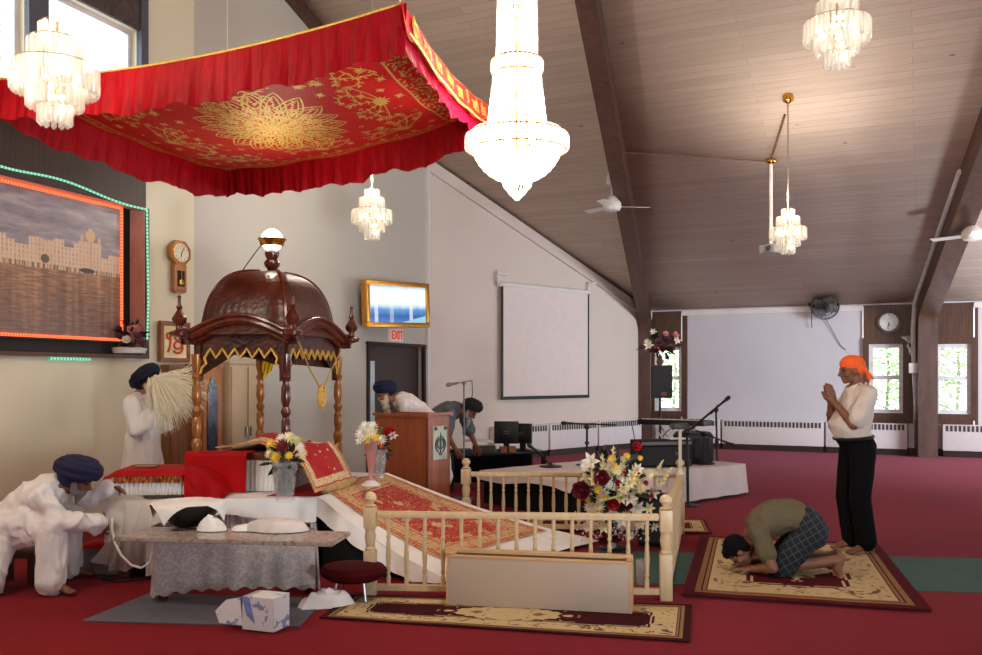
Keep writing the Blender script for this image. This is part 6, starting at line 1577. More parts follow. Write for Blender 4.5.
# ------------------------------------------------------------ big floor bouquet
bp = V(1.09, 8.25, 0)
t = thing('floor_bouquet', 'tall bouquet of lilies, gladioli and red roses on a floor stand inside the railing', 'flowers', bp)
mb = MB(); mb.lathe([(.11, .012), (.12, .03), (.05, .06), (.03, .12), (.035, .26), (.10, .34), (.12, .42), (.10, .42), (.03, .30), (0, .28)], 18, Matrix.Translation(bp)); obj('stand', mb, M_('dark_stand', rgb(40, 44, 40), .4), t)
foliage(bp+V(0, .04, .60), (.24, .15, .24), 150, .13, t, LEAFD); foliage(bp+V(0, 0, .45), (.2, .14, .18), 70, .12, t, LEAFG)
def bqp(px, py, dy): return P(px, py, 8.25+dy)
bl = [('spike', 'cream', x, y, -.16, s*1.25) for x, y, s in ((595, 470, 1.0), (604, 462, 1.2), (612, 455, 1.25), (620, 462, 1.15), (588, 472, .9), (628, 470, 1.1), (601, 480, .9), (617, 476, 1.0), (608, 472, 1.1), (632, 480, .9), (660, 470, .8), (655, 462, .6))]
bl += [('lily', 'white', 592, 462, -.12, 1.5), ('lily', 'white', 634, 507, -.2, 1.6), ('lily', 'white', 621, 518, -.2, 1.3), ('lily', 'white', 649, 492, -.14, 1.3), ('lily', 'cream', 640, 488, -.15, 1.0), ('daisy', 'white', 622, 480, -.2, .9), ('lily', 'white', 603, 492, -.18, 1.1), ('daisy', 'white', 590, 507, -.18, 1.2), ('lily', 'white', 628, 497, -.22, 1.3), ('daisy', 'white', 589, 527, -.14, 1.2), ('lily', 'white', 652, 525, -.05, .9), ('daisy', 'white', 630, 535, -.16, 1.0), ('daisy', 'white', 612, 545, -.12, .9), ('lily', 'cream', 656, 483, -.08, .9), ('daisy', 'white', 640, 524, -.12, 1.0)]
bl += [('rose', 'maroon', 583, 490, -.22, 2.0), ('rose', 'maroon', 602, 478, -.25, 1.7), ('rose', 'red', 636, 447, -.1, 1.05), ('rose', 'red', 613, 504, -.25, 1.3), ('rose', 'maroon', 622, 500, -.2, 1.2), ('daisy', 'red', 651, 496, -.2, .7), ('rose', 'red', 645, 483, -.2, .6), ('rose', 'red', 618, 483, -.22, .7), ('rose', 'maroon', 607, 531, -.2, 1.2), ('rose', 'maroon', 604, 540, -.18, 1.1), ('daisy', 'maroon', 612, 452, -.1, .6), ('rose', 'maroon', 616, 538, -.15, 1.0), ('rose', 'maroon', 628, 506, -.24, .9), ('rose', 'maroon', 595, 515, -.2, .9), ('rose', 'red', 623, 473, -.2, .6)]
bl += [('lily' if i_ % 2 else 'daisy', 'cream' if i_ % 3 else 'white', 585+((i_*37) % 66), 466+((i_*23) % 60), -.21, 1.0+.1*(i_ % 3)) for i_ in range(22)]
bl += [('daisy', 'yellow', x, y, -.24, s) for x, y, s in ((611, 459, .7), (633, 478, .9), (594, 480, .8), (598, 490, .9), (627, 456, .7), (606, 497, .7), (588, 500, .7), (637, 470, .6), (616, 467, .6), (640, 458, .6))]
for kd, col, px, py, dy, s in bl:
    p = bqp(px, py, dy); o = p-(bp+V(0, 0, .55))
    if kd == 'spike': p = p-V(0, 0, .14*s); o = V((px-611)*.012, -.25, 1.0)
    else: o = V(o.x, -.6, o.z*.6)
    flower(kd, col, p, o, s, t)
mb = MB(); rb = random.Random(3)
for i in range(150):
    q = bp+V(rb.gauss(.0, .16), rb.gauss(-.12, .05), abs(rb.gauss(.0, .09))+.13); mb.ball(q, .008, None, 6, 4)
obj('baby_breath', mb, M_('baby_breath_white', rgb(206, 200, 200), .8), t, kind='stuff')
mb = MB(); mb.tube([bqp(597, 503, -.3), bqp(608, 499, -.32), bqp(620, 496, -.3)], .010, 6); obj('stem', mb, M_('pale_stem', rgb(170, 190, 120), .5), t)

# black monitor box behind the flowers
c = V(1.49, 8.50, 0); Rk = Matrix.Rotation(-.15, 3, 'Z'); Mk = frameM(Rk, c)
t = thing('floor_speaker', 'black floor speaker cabinet behind the bouquet inside the railing', 'speaker', c)
mb = MB(); local_box(mb, Mk, (0, 0, .24), (.26, .30, .455), .02); obj('cabinet', mb, BLACKCLOTH, t)
mb = MB(); local_box(mb, Mk, (0, -.152, .24), (.22, .01, .38)); obj('grille', mb, M_('speaker_grille', rgb(30, 29, 30), .6, 0, .2, 90), t)
mb = MB(); mb.tube([Mk @ V(-.08, 0, .465), Mk @ V(-.08, 0, .50), Mk @ V(.08, 0, .50), Mk @ V(.08, 0, .465)], .012, 6); obj('handle', mb, BLACK, t)
p = V(1.0, 7.25, .008)
t = thing('small_glass_jar', 'small empty clear glass tumbler on the floor inside the near rail', 'glass', G(651, 598)+V(-.12, .62, 0)*0+V(0, .35, .008))
q = V(t.location.x, t.location.y, t.location.z); mb = MB(); mb.lathe([(.045, 0), (.055, .19), (.05, .19), (.04, .01), (0, .01)], 16, Matrix.Translation(q), False); obj('tumbler', mb, CUTGLASS, t)

# ------------------------------------------------------------ lectern
eL0 = P(374, 416, 10.35); eC = P(428, 413.5, 9.75); eR0 = P(451.5, 412, 10.15)
zl = 1.13
cC = V((427.5-CX)/F*9.75, 9.75, 0); cL = V((376-CX)/F*10.15, 10.15, 0); dL = (cL-cC); wL = dL.length; dL.normalize(); dRr = V(-dL.y, dL.x, 0); 
if dRr.y < 0: dRr = -dRr
wR = .40
def lp(a, b_, z): return cC+dL*a+dRr*b_+V(0, 0, z)
RL = Matrix((dL, dRr, V(0, 0, 1))).transposed()
t = thing('lectern', 'brown wooden lectern with a white emblem panel on its side, behind the platform', 'lectern', lp(wL/2, wR/2, 0))
mb = MB(); mb.box(lp(wL/2, .012, zl/2), (wL, .024, zl), RL); obj('side_panel', mb, LECTERNWOOD, t)
mb = MB(); mb.box(lp(.012, wR/2, zl/2), (.024, wR, zl), RL); obj('front_panel', mb, LECTERNWOOD, t)
mb = MB(); mb.box(lp(wL/2, wR-.012, zl/2), (wL, .024, zl), RL); obj('side_panel', mb, LECTERNWOOD, t)
mb = MB(); mb.box(lp(wL/2, wR/2, zl-.06), (wL-.06, wR-.05, .02), RL); mb.box(lp(wL/2-.0, -.005, zl+.008), (wL+.05, .05, .03), RL); mb.box(lp(-.005, wR/2, zl+.02), (.05, wR+.04, .03), RL); mb.box(lp(wL/2, wR+.005, zl+.008), (wL+.05, .05, .03), RL); obj('reading_top', mb, LECTERNWOOD, t)
Mp = frameM(Matrix((-dRr*-1, -dL*1.0, V(0, 0, 1))).transposed(), lp(-.004, wR*.5, .84))
pw, ph = .24, .36
mb = MB(); mb.box(lp(-.006, wR*.52, .84), (.012, pw, ph), RL); obj('emblem_panel', mb, M_('emblem_white', rgb(196, 204, 186), .5, 0, .05), t)
def em(x, z): return lp(-.016, wR*.52-x, .83+z)            # x to the viewer's right is +dRr
EMB = M_('emblem_grey', rgb(74, 84, 84), .5)
def em(x, z): return lp(-.016, wR*.52+x, .83+z)
mb = MB(); mb.tube([em(.055*math.cos(2*PI*i/24), .055*math.sin(2*PI*i/24)) for i in range(24)], .008, 6, closed=True)
mb.prism([em(0, .125), em(.016, .06), em(.007, -.10), em(-.007, -.10), em(-.016, .06)], -dL*.006)
for sg in (-1, 1): mb.tube([em(sg*(.03+.055*math.sin(PI*(i/10))**.9), -.10+.18*i/10) for i in range(11)], [.004+.007*math.sin(PI*i/10) for i in range(11)], 6)
for sg in (-1, 1): mb.tube([em(sg*.03, -.10), em(-sg*.02, -.12)], .006, 5)
for sg in (-1, 1): mb.ball(em(sg*.085, .165), (.02, .02, .02))
obj('emblem', mb, EMB, t)

# ------------------------------------------------------------ low black table with monitors
TY = 12.5; zt2 = .52
ta, tb_ = P(449, 456, 12.3), P(548, 455, 12.75); ta.z = tb_.z = 0
d = (tb_-ta).normalized(); n = V(-d.y, d.x, 0); L_ = (tb_-ta).length; Mt2 = frameM(Matrix((d, n, V(0, 0, 1))).transposed(), ta)
t = thing('low_black_table', 'long low black table holding the monitors by the block wall', 'table', ta+d*L_/2)
mb = MB(); local_box(mb, Mt2, (L_/2, .3, zt2-.02), (L_, .62, .04), .005); obj('tabletop', mb, M_('black_laminate', rgb(34, 32, 32), .3), t)
for x in (.05, L_-.05):
    for y in (.04, .56): mb = MB(); local_box(mb, Mt2, (x, y, (zt2-.04)/2), (.05, .05, zt2-.04)); obj('leg', mb, BLACK, t)
mb = MB(); local_box(mb, Mt2, (L_/2, .5, .26), (L_-.14, .02, .40)); obj('modesty_panel', mb, BLACKCLOTH, t)
def monitor(px, w_, h_, rz, label):
    p = P(px, 455, 12.75); p.z = zt2; Mm = frameM(Matrix.Rotation(rz, 3, 'Z'), p)
    t = thing('computer_monitor', label, 'monitor', p, 0, 'computer monitors on the low table')
    mb = MB(); local_box(mb, Mm, (0, 0, .012), (.26, .18, .02), .006); local_box(mb, Mm, (0, .0, .09), (.08, .05, .16), .006); obj('stand', mb, BLACK, t)
    mb = MB(); local_box(mb, Mm, (0, -.01, .10+h_/2), (w_, .05, h_), .01); local_box(mb, Mm, (0, -.045, .10+h_/2), (w_*.55, .05, h_*.55), .015); obj('housing', mb, BLACK, t)
    mb = MB(); local_box(mb, Mm, (0, .0165, .10+h_/2), (w_-.03, .004, h_-.03)); obj('screen', mb, M_('monitor_glass', rgb(20, 22, 28), .1), t)
    mb = MB(); mb.tube([Mm @ V(.0+.03*math.cos(a), -.072, .10+h_/2+.02*math.sin(a)) for a in [i*PI/6 for i in range(12)]], .004, 5, closed=True); obj('badge', mb, CHROME, t)
monitor(506.5, .34, .31, -.12, 'larger black computer monitor seen from behind on the low black table')
monitor(523, .27, .28, -.45, 'smaller black computer monitor at the right end of the low black table')
def sitting_box(px, py, Y, w_, d_, h_, z, rz, name, label, cat, mat):
    p = P(px, py, Y); p.z = z; mb = MB(); mb.box(p+V(0, 0, h_/2), (w_, d_, h_), Matrix.Rotation(rz, 3, 'Z'), .008); return tag(obj(name, mb, mat), label, cat, 'small brown boxes before the monitors' if name == 'small_wooden_box' else None)
tan = M_('wooden_box_tan', rgb(150, 98, 58), .5, 0, .2, 12)
sitting_box(503, 459, 12.45, .09, .1, .085, zt2, .2, 'small_wooden_box', 'left of two small brown boxes before the monitors', 'box', tan)
sitting_box(512, 459, 12.5, .09, .1, .085, zt2, .25, 'small_wooden_box', 'right of two small brown boxes before the monitors', 'box', tan)
sitting_box(459, 457, 12.45, .34, .26, .05, zt2, .1, 'open_laptop_base', 'flat black device at the left end of the low black table', 'device', BLACK)
sitting_box(484, 459, 12.5, .30, .22, .09, zt2, .1, 'grey_mixer', 'dark grey mixer box on the low table beside the bending man', 'mixer', M_('dark_grey', rgb(58, 56, 58), .5, 0, .25, 40))
mb = MB(); q = P(474, 441, 12.55); mb.grid(lambda u, v: q+V(-.16+.42*u, -.1+.2*v, -.02+.10*u*(1-u)+.02*v), 8, 4); tag(obj('paper_sheets', mb, M_('paper_white', rgb(214, 212, 214), .7), thick=.003), 'white paper sheets held by the man in the grey shirt', 'paper')
def mic_stand(base, top, boom, label, r=.011, basekind='round', mat=BLACK, group='microphone stands around the stage', micend=True):
    t = thing('microphone_stand', label, 'microphone stand', base, 0, group)
    mb = MB()
    if basekind == 'round': mb.lathe([(.14, 0), (.14, .012), (.03, .03), (.014, .06)], 20, Matrix.Translation(base))
    else:
        for k in range(3): a = 2*PI*k/3+.3; mb.tube([base+V(0, 0, .22), base+V(.28*math.cos(a), .28*math.sin(a), .008)], .009, 6)
    obj('base', mb, mat, t)
    mb = MB(); mb.tube([base+V(0, 0, .02), top], r, 8); mb.tube([base+(top-base)*.55, base+(top-base)*.62], r*2.0, 8); obj('pole', mb, mat, t)
    if boom:
        a, b_ = boom; mb = MB(); mb.tube([a, b_], r*.85, 6); mb.ball(top, r*2.6); obj('boom', mb, mat, t)
        d = (b_-a).normalized()
        if micend: mb = MB(); mb.tube([b_, b_+d*.10, b_+d*.11, b_+d*.15, b_+d*.17], [.014, .018, .026, .026, .012], 10); obj('microphone', mb, mat, t)
    return t
b0 = V(P(464, 500, 11.7).x, 11.7, 0)
mic_stand(b0, P(464, 383, 11.7), (P(472, 380.5, 11.75), P(458, 383, 11.65)), 'tall thin grey microphone stand in front of the man in grey', .010, 'round', M_('grey_stand', rgb(120, 118, 120), .4, .5))
mb = MB(); mb.tube([P(472, 381, 11.75), P(472.5, 392, 11.8), P(471.5, 402, 11.9)], .005, 5); tag(obj('hanging_microphone_cable', mb, BLACK), 'thin black cable hanging from the tall grey microphone stand', 'cable')
p = P(541, 458, 12.2); 

# ------------------------------------------------------------ low stage with a white cloth
sg_ = [V(-.10, 11.25, 0), V(.92, 9.95, 0), V(3.30, 12.05, 0), V(2.25, 13.4, 0)]
ZS = .40
t = thing('low_stage', 'low stage skirted in black under the musicians white cloth', 'stage', sum(sg_, V(0, 0, 0))/4)
mb = MB(); mb.prism([p+V(0, 0, ZS-.05) for p in sg_], (0, 0, .05)); obj('deck', mb, BLACK, t)
for a, b_ in ((0, 1), (1, 2), (2, 3), (3, 0)):
    A_, B_ = sg_[a], sg_[b_]; nn = V((B_-A_).y, -(B_-A_).x, 0).normalized()*-1; 
    if (A_+B_+nn-2*sum(sg_, V(0, 0, 0))/4).length < (A_+B_-nn-2*sum(sg_, V(0, 0, 0))/4).length: nn = -nn
    skirt('black_skirt', A_-nn*.03, B_-nn*.03, .01, ZS-.055, nn, BLACKCLOTH, None, None, amp=.012, parent=t)
for p in inset(sg_, .9): mb = MB(); mb.box((p.x, p.y, (ZS-.05)/2), (.08, .08, ZS-.05)); obj('leg', mb, BLACK, t)
t2 = thing('stage_cloth', 'white cloth spread over the low stage and hanging at its right end', 'cloth', sum(sg_, V(0, 0, ZS))/4)
ex_ = inset(sg_, 1.015); STAGEC = M_('stage_cotton', rgb(212, 200, 198), .85, 0, .04, 5)
mb = MB(); mb.grid(lambda u, v: (ex_[0]*(1-u)+ex_[1]*u)*(1-v)+(ex_[3]*(1-u)+ex_[2]*u)*v+V(0, 0, ZS+.008+.006*nz(u*9, v*9)), 26, 30); obj('cloth_top', mb, STAGEC, t2, thick=.004, angle=60)
def shang(a, b_, h, k): 
    nn = V((b_-a).y, -(b_-a).x, 0).normalized()
    cc = sum(sg_, V(0, 0, 0))/4
    if (a+b_-2*cc).dot(nn) < 0: nn = -nn
    return lambda u, v: a*(1-u)+b_*u+nn*(.01+.05*v+.018*math.sin(u*k+v)*v)+V(0, 0, ZS+.008-h(u)*v)
mb = MB(); mb.grid(shang(ex_[1]*.66+ex_[2]*.34, ex_[2], lambda u: .37, 30), 50, 8); mb.grid(shang(ex_[2], ex_[3], lambda u: .36, 26), 30, 8); obj('cloth_drape', mb, STAGEC, t2, thick=.003, angle=60)
mb = MB(); mb.grid(shang(ex_[0], ex_[1], lambda u: .09+.03*math.sin(u*7), 20), 40, 4); mb.grid(shang(ex_[1], ex_[1]*.66+ex_[2]*.34, lambda u: .09+.28*u**3, 14), 20, 4); obj('cloth_edge', mb, STAGEC, t2, thick=.003, angle=60)
# instruments on and around the stage
zs = ZS+.014
c = P(661, 465, 11.7); c.z = zs; Rz_ = Matrix.Rotation(.25, 3, 'Z'); Mg = frameM(Rz_, c)
t = thing('guitar_amplifier', 'long black amplifier with a pale top edge on the stage', 'amplifier', c)
mb = MB(); local_box(mb, Mg, (0, 0, .17), (.72, .32, .33), .015); obj('cabinet', mb, BLACKCLOTH, t)
mb = MB(); local_box(mb, Mg, (0, -.163, .14), (.66, .01, .22)); obj('grille', mb, M_('amp_grille', rgb(24, 23, 24), .6, 0, .3, 60), t)
mb = MB(); local_box(mb, Mg, (0, -.162, .30), (.68, .012, .04)); obj('control_strip', mb, M_('grey_strip', rgb(110, 106, 108), .4), t)
mb = MB(); mb.tube([Mg @ V(.16+.05*math.sin(i*1.1), -.172, .17+.018*math.sin(i*2.2)) for i in range(9)], .006, 5); obj('badge', mb, M_('mauve_badge', rgb(150, 110, 150), .4), t)
mb = MB(); mb.box(Mg @ V(.22, .0, .345), (.26, .2, .012), Rz_); tag(obj('music_sheet', mb, M_('sheet_paper', rgb(226, 226, 222), .6)), 'white sheet lying on top of the black amplifier', 'paper')  # even white paper
c = P(693, 465, 12.25); c.z = zs; Ms2 = frameM(Matrix.Rotation(.2, 3, 'Z'), c)
t = thing('stage_speaker', 'squat black speaker cabinet on the right end of the stage', 'speaker', c)
mb = MB(); mb.lathe([(.26, 0), (.28, .03), (.28, .36), (.24, .40), (0, .40)], 8, Ms2); obj('cabinet', mb, BLACK, t)
mb = MB(); local_box(mb, Ms2, (0, -.262, .2), (.2, .02, .26)); obj('grille', mb, M_('speaker_grille_dark', rgb(26, 25, 27), .7), t)
# keyboard on its stand
kA, kB = P(638, 421.5, 13.9), P(704, 424, 13.3)
d = (kB-kA); d.z = 0; L_ = d.length; d.normalize(); n = V(-d.y, d.x, 0); Mk2 = frameM(Matrix((d, n, V(0, 0, 1))).transposed(), V(kA.x, kA.y, kA.z-.04))
t = thing('keyboard', 'black electronic keyboard on a folding stand below the black speaker', 'keyboard', V(kA.x, kA.y, 0)+d*L_/2)
mb = MB(); local_box(mb, Mk2, (L_/2, .15, .04), (L_, .32, .08), .01); obj('case', mb, BLACK, t)
mb = MB(); local_box(mb, Mk2, (L_/2, .06, .083), (L_-.12, .13, .012)); obj('white_keys', mb, WHITEMETAL, t)
mb = MB()
for i in range(30):
    if i % 7 in (2, 6): continue
    local_box(mb, Mk2, (.08+(L_-.16)*i/30, .085, .092), (.012, .08, .012))
obj('black_keys', mb, BLACK, t)
mb = MB()
for y in (.06, .26):
    for sg in (-1, 1): a = Mk2 @ V(L_/2-sg*.3, y, 0); e = Mk2 @ V(L_/2+sg*.28, y, 0); e.z = .02; mb.tube([a, e], .016, 8)
obj('folding_stand', mb, M_('silver_stand', rgb(190, 188, 190), .35, .4), t)
mb = MB(); q = Mk2 @ V(.1, .1, .09); mb.tube([q+V(.0, 0, 0), q+V(-.25, -.1, -.05), q+V(-.2, -.15, -.35), q+V(.1, -.1, -.42), q+V(.28, -.1, -.2), q+V(.5, -.1, -.02)], .008, 6); tag(obj('keyboard_cable', mb, BLACK), 'black cable looping down from the left end of the keyboard', 'cable')
# microphone stands
sb2 = P(587, 465, 11.8); sb2.z = zs
mic_stand(sb2, P(587, 427, 11.8), (P(616, 425, 11.75), P(574, 423.5, 11.85)), 'black microphone stand with a level boom standing left of the bouquet', .014, 'round')
b1 = V(P(688, 500, 11.05).x, 11.05, 0)
mic_stand(b1, P(687, 432, 11.05), (P(681, 437, 11.05), P(719, 405.5, 10.95)), 'black microphone stand on the carpet with a long rising boom', .018, 'round')
b2 = P(704, 466, 12.0); b2.z = zs
mic_stand(b2, P(704, 434, 12.0), (P(695, 430, 12.0), P(723, 441, 11.9)), 'short black boom stand on the stage beside the squat speaker', .014, 'round')
b3 = V(P(718, 470, 12.9).x, 12.9, 0)
mic_stand(b3, P(716, 410, 12.9), (P(718, 405, 12.85), P(711, 414, 12.95)), 'black straight microphone stand behind the right end of the stage', .014, 'legs', micend=False)
b4 = P(541, 464, 11.6); b4.z = zs
mic_stand(V(b4.x+.12, b4.y, zs), P(541, 455, 11.6)+V(.0, 0, .0), (P(546, 458, 11.6), P(538, 452, 11.6)), 'tiny black table microphone at the stage edge right of the monitors', .010, 'round')

# ------------------------------------------------------------ tall speaker on a pole with flowers on top
c = V(P(660, 400, 14.6).x, 14.6, 0); sp0 = P(660, 398, 14.6)
t = thing('pole_speaker', 'black loudspeaker on a tripod pole by the corner window', 'speaker', c)
mb = MB()
for k in range(3): a = 2*PI*k/3+.5; mb.tube([c+V(0, 0, .55), c+V(.45*math.cos(a), .45*math.sin(a), .012)], .014, 8)
obj('tripod', mb, BLACK, t); mb = MB(); mb.tube([c+V(0, 0, .3), V(c.x, c.y, sp0.z)], .02, 10); obj('pole', mb, BLACK, t)
mb = MB(); mb.prism([V(c.x, c.y, sp0.z)+V(x, y, 0) for x, y in ((-.17, -.16), (.17, -.16), (.13, .16), (-.13, .16))], (0, 0, .52)); bmesh.ops.bevel(mb.bm, geom=mb.bm.edges[:], offset=.012, segments=2, affect='EDGES'); obj('cabinet', mb, BLACK, t)
mb = MB(); mb.box((c.x, c.y-.166, sp0.z+.26), (.29, .012, .46)); obj('grille', mb, M_('speaker_mesh', rgb(32, 31, 33), .6, 0, .2, 80), t)
mb = MB(); mb.box((c.x+.03, c.y-.176, sp0.z+.07), (.09, .006, .05)); obj('badge', mb, M_('orange_badge', rgb(120, 60, 40), .4), t)
zf = sp0.z+.52; fc = V(c.x, c.y, zf)
t = thing('speaker_top_flowers', 'dark pink and white artificial flowers in a small vase on top of the pole speaker', 'flowers', fc)
mb = MB(); mb.lathe([(.04, .002), (.06, .05), (.035, .13), (.045, .15)], 14, Matrix.Translation(fc)); obj('vase', mb, M_('small_brown_vase', rgb(120, 84, 60), .4), t)
foliage(fc+V(0, 0, .3), (.26, .2, .17), 100, .13, t, LEAFD)
for dx, dz, kd, col, s in ((-.2, .28, 'lily', 'white', 1.6), (-.14, .5, 'lily', 'white', 1.1), (-.05, .35, 'rose', 'mauve', 1.6), (.08, .4, 'rose', 'mauve', 1.5), (.2, .36, 'lily', 'white', 1.3), (.2, .46, 'rose', 'pink', 1.3), (.0, .25, 'rose', 'maroon', 1.4), (.14, .26, 'rose', 'mauve', 1.3), (-.1, .22, 'rose', 'maroon', 1.2), (.05, .48, 'rose', 'pink', 1.1), (-.24, .36, 'daisy', 'white', 1.2)): flower(kd, col, fc+V(dx, -.2, dz), (dx*2, -1, .5), s, t)
# ------------------------------------------------------------ people
def skin(name, c): return M_(name, c, 0.5, 0, 0.06, 14, 0.05, 120, spec=.35)
def ell(mb, c, f, l, rd, rl, ru, n=16):
    f = Vector(f).normalized(); l = Vector(l); l = (l-f*l.dot(f)).normalized(); u = f.cross(l)
    mb.ball(c, (rd, rl, ru), Matrix((f, l, u)).transposed(), n, 10)
def blob(mb, voxel, wrinkle=0.0, wscale=(14, 14, 7), seed=0.0, smooth=2, fine=0.0):
    me = mb.mesh('blob_src'); o = bpy.data.objects.new('blob_src', me); COL.objects.link(o)
    md = o.modifiers.new('r', 'REMESH'); md.mode = 'VOXEL'; md.voxel_size = voxel; md.use_smooth_shade = True
    dg = bpy.context.evaluated_depsgraph_get(); dg.update()
    out = bpy.data.meshes.new_from_object(o.evaluated_get(dg)); bpy.data.objects.remove(o); bpy.data.meshes.remove(me)
    bm = bmesh.new(); bm.from_mesh(out)
    for _ in range(smooth): bmesh.ops.smooth_vert(bm, verts=bm.verts[:], factor=0.5, use_axis_x=True, use_axis_y=True, use_axis_z=True)
    if wrinkle:
        bm.normal_update(); mv = []
        for v in bm.verts:
            p = v.co; q = Vector((p.x*wscale[0]+seed, p.y*wscale[1], p.z*wscale[2]))
            a = 1-abs(noise.noise(q))*2.2; b = noise.noise(q*2.3+Vector((5, seed, 1)))
            mv.append(v.normal*wrinkle*(0.75*a+0.35*b-0.35))
        for v, d in zip(bm.verts, mv): v.co += d
        bmesh.ops.smooth_vert(bm, verts=bm.verts[:], factor=0.4, use_axis_x=True, use_axis_y=True, use_axis_z=True)
    for f in bm.faces: f.smooth = True
    bm.to_mesh(out); bm.free(); return out
def bez(pts, n):
    pts = [Vector(p) for p in pts]; out = []
    for i in range(n+1):
        t = i/n; q = pts[:]
        while len(q) > 1: q = [a*(1-t)+b*t for a, b in zip(q, q[1:])]
        out.append(q[0])
    return out
def torso(mb, J, inf=0.0, belly=0.0, n=9, top=1.0, wide=1.0, bot=0.0):
    n = 22; sp = bez([J['pel'], J['wai'], J['che'], J['nek']], n); lp_, lc_ = Vector(J['latp']), Vector(J['latc'])
    RL_ = [.162, .158, .152, .150, .155, .165, .172, .168, .135, .075]; RD_ = [.118, .115, .110, .108, .112, .118, .120, .112, .09, .06]
    for i, p in enumerate(sp):
        t = i/n
        if t > top or t < bot: continue
        d = (sp[min(i+1, n)]-sp[max(i-1, 0)]).normalized(); l = (lp_*(1-t)+lc_*t).normalized(); f = l.cross(d)
        x = t*9; k = min(8, int(x)); w = x-k; rd = RD_[k]*(1-w)+RD_[k+1]*w; rl = RL_[k]*(1-w)+RL_[k+1]*w; b_ = belly*math.exp(-((t-.36)/.20)**2)
        ell(mb, p+f*b_*.7, f, l, rd+inf+b_*.6, rl*wide+inf+b_*.25, .06+inf*.5)
    if top > .7:
        for s in 'LR': mb.limb([sp[-3]*.6+sp[-6]*.4, J['sh'+s]], [.07+inf, .058+inf])
def hand(mb, w, d, n, s=1, curl=0.35, k=1.0, spread=0.0):
    w = Vector(w); d = Vector(d).normalized(); n = Vector(n); n = (n-d*n.dot(d)).normalized(); e = d.cross(n)*s
    mb.limb([w-d*.02, w+d*.015], [.028*k, .026*k], 10)
    for i, (L_, off) in enumerate(((.072, -.030), (.082, -.010), (.076, .010), (.060, .029))):
        kn = w+d*.085*k+e*off*k-(d*.006*k if i in (0, 3) else d*0)
        mb.limb([w+d*.01*k+e*off*.6*k, kn], [.018*k, .0135*k], 8)
        p = kn; a = 0.0; dd = d+e*off*spread
        for seg, r0, r1 in ((.45, .0098, .009), (.32, .009, .0082), (.23, .0082, .007)):
            a += curl; q = p+(dd.normalized()*math.cos(a)+n*math.sin(a))*L_*seg*k; mb.limb([p, q], [r0*k, r1*k], 8); p = q
    t0 = w+d*.022*k-e*.026*k; t1 = t0+(d*.6-e*.62+n*.35).normalized()*.045*k; t2 = t1+(d*.9-e*.15+n*.4).normalized()*.034*k; t3 = t2+(d*.95+e*.05+n*.3).normalized()*.024*k
    mb.limb([t0, t1, t2, t3], [.017*k, .0125*k, .0105*k, .0085*k], 8)
def head(mb, J):
    c, f, u = Vector(J['hd']), Vector(J['hf']).normalized(), Vector(J['hu']); u = (u-f*u.dot(f)).normalized(); l = u.cross(f)
    ell(mb, c+u*.025-f*.012, f, l, .098, .078, .102); ell(mb, c+f*.028-u*.045, f, l, .062, .058, .062); ell(mb, c+f*.062-u*.092, f, l, .026, .028, .02)
    mb.limb([c+f*.086+u*.014, c+f*.106-u*.018, c+f*.112-u*.030], [.009, .012, .014], 8)
    for s in (-1, 1):
        ell(mb, c+f*.100+l*s*.012-u*.032, f, l, .010, .009, .008); ell(mb, c+f*.056+l*s*.040-u*.025, f, l, .032, .028, .03)
        ell(mb, c+f*.078+l*s*.032+u*.024, f, l, .014, .028, .009); ell(mb, c-f*.004+l*s*.080-u*.012, f, l, .021, .009, .031)
    ell(mb, c+f*.086-u*.056, f, l, .010, .025, .0065); ell(mb, c+f*.083-u*.069, f, l, .011, .023, .008)
    mb.limb([Vector(J['nek'])-u*.02, c-u*.055-f*.018], [.058, .054])
    return c, f, u, l
def body(J, voxel=.0075, feet=True, belly=0.0):
    mb = MB(); torso(mb, J, 0, belly*.8); head(mb, J)
    for s in 'LR':
        mb.limb([J['sh'+s], J['el'+s], J['wr'+s]], [.054, .042, .029])
        if (Vector(J['el'+s])-Vector(J['wr'+s])).length > 0: 
            m_ = Vector(J['el'+s])*.7+Vector(J['wr'+s])*.3; mb.ball(m_, .043)
        hand(mb, J['wr'+s], J['hdir'+s], J['hn'+s], J.get('hs'+s, 1 if s == 'R' else -1), J.get('curl', .35))
        mb.limb([J['hip'+s], J['kn'+s], J['an'+s]], [.088, .058, .040]); m_ = Vector(J['kn'+s])*.66+Vector(J['an'+s])*.34; mb.ball(m_, .058)
        if feet:
            a = Vector(J['an'+s]); d = Vector(J['toe'+s]).normalized(); dn = Vector(J.get('fdn'+s, (0, 0, -1)))
            mb.limb([a+dn*.035-d*.035, a+dn*.02+d*.05, a+dn*.05+d*.13], [.035, .036, .026])
            e = d.cross(dn)
            for i in range(5): mb.limb([a+dn*.052+d*.13+e*(i-2)*.018, a+dn*.06+d*(.185-abs(i-1.4)*.010)+e*(i-2)*.019], [.013, .0115 if i else .012], 8)
    return blob(mb, voxel, smooth=1)
def sleeves(mb, J, frac, inf, r2=None, flare=0.0):
    for s in 'LR':
        a, b, c = Vector(J['sh'+s]), Vector(J['el'+s]), Vector(J['wr'+s])
        if frac <= 1: e = a+(b-a)*frac; mb.limb([a, e], [.060+inf, .054+inf+flare])
        else: e = b+(c-b)*(frac-1); mb.limb([a, b, e], [.060+inf, .050+inf, .038+inf+flare])
def legs(mb, J, frac, inf, flare=0.0):
    for s in 'LR':
        a, b, c = Vector(J['hip'+s]), Vector(J['kn'+s]), Vector(J['an'+s])
        if frac <= 1: mb.limb([a, a+(b-a)*frac], [.092+inf, .070+inf+flare])
        else: mb.limb([a, b, b+(c-b)*(frac-1)], [.092+inf, .066+inf+flare*.5, .052+inf+flare])
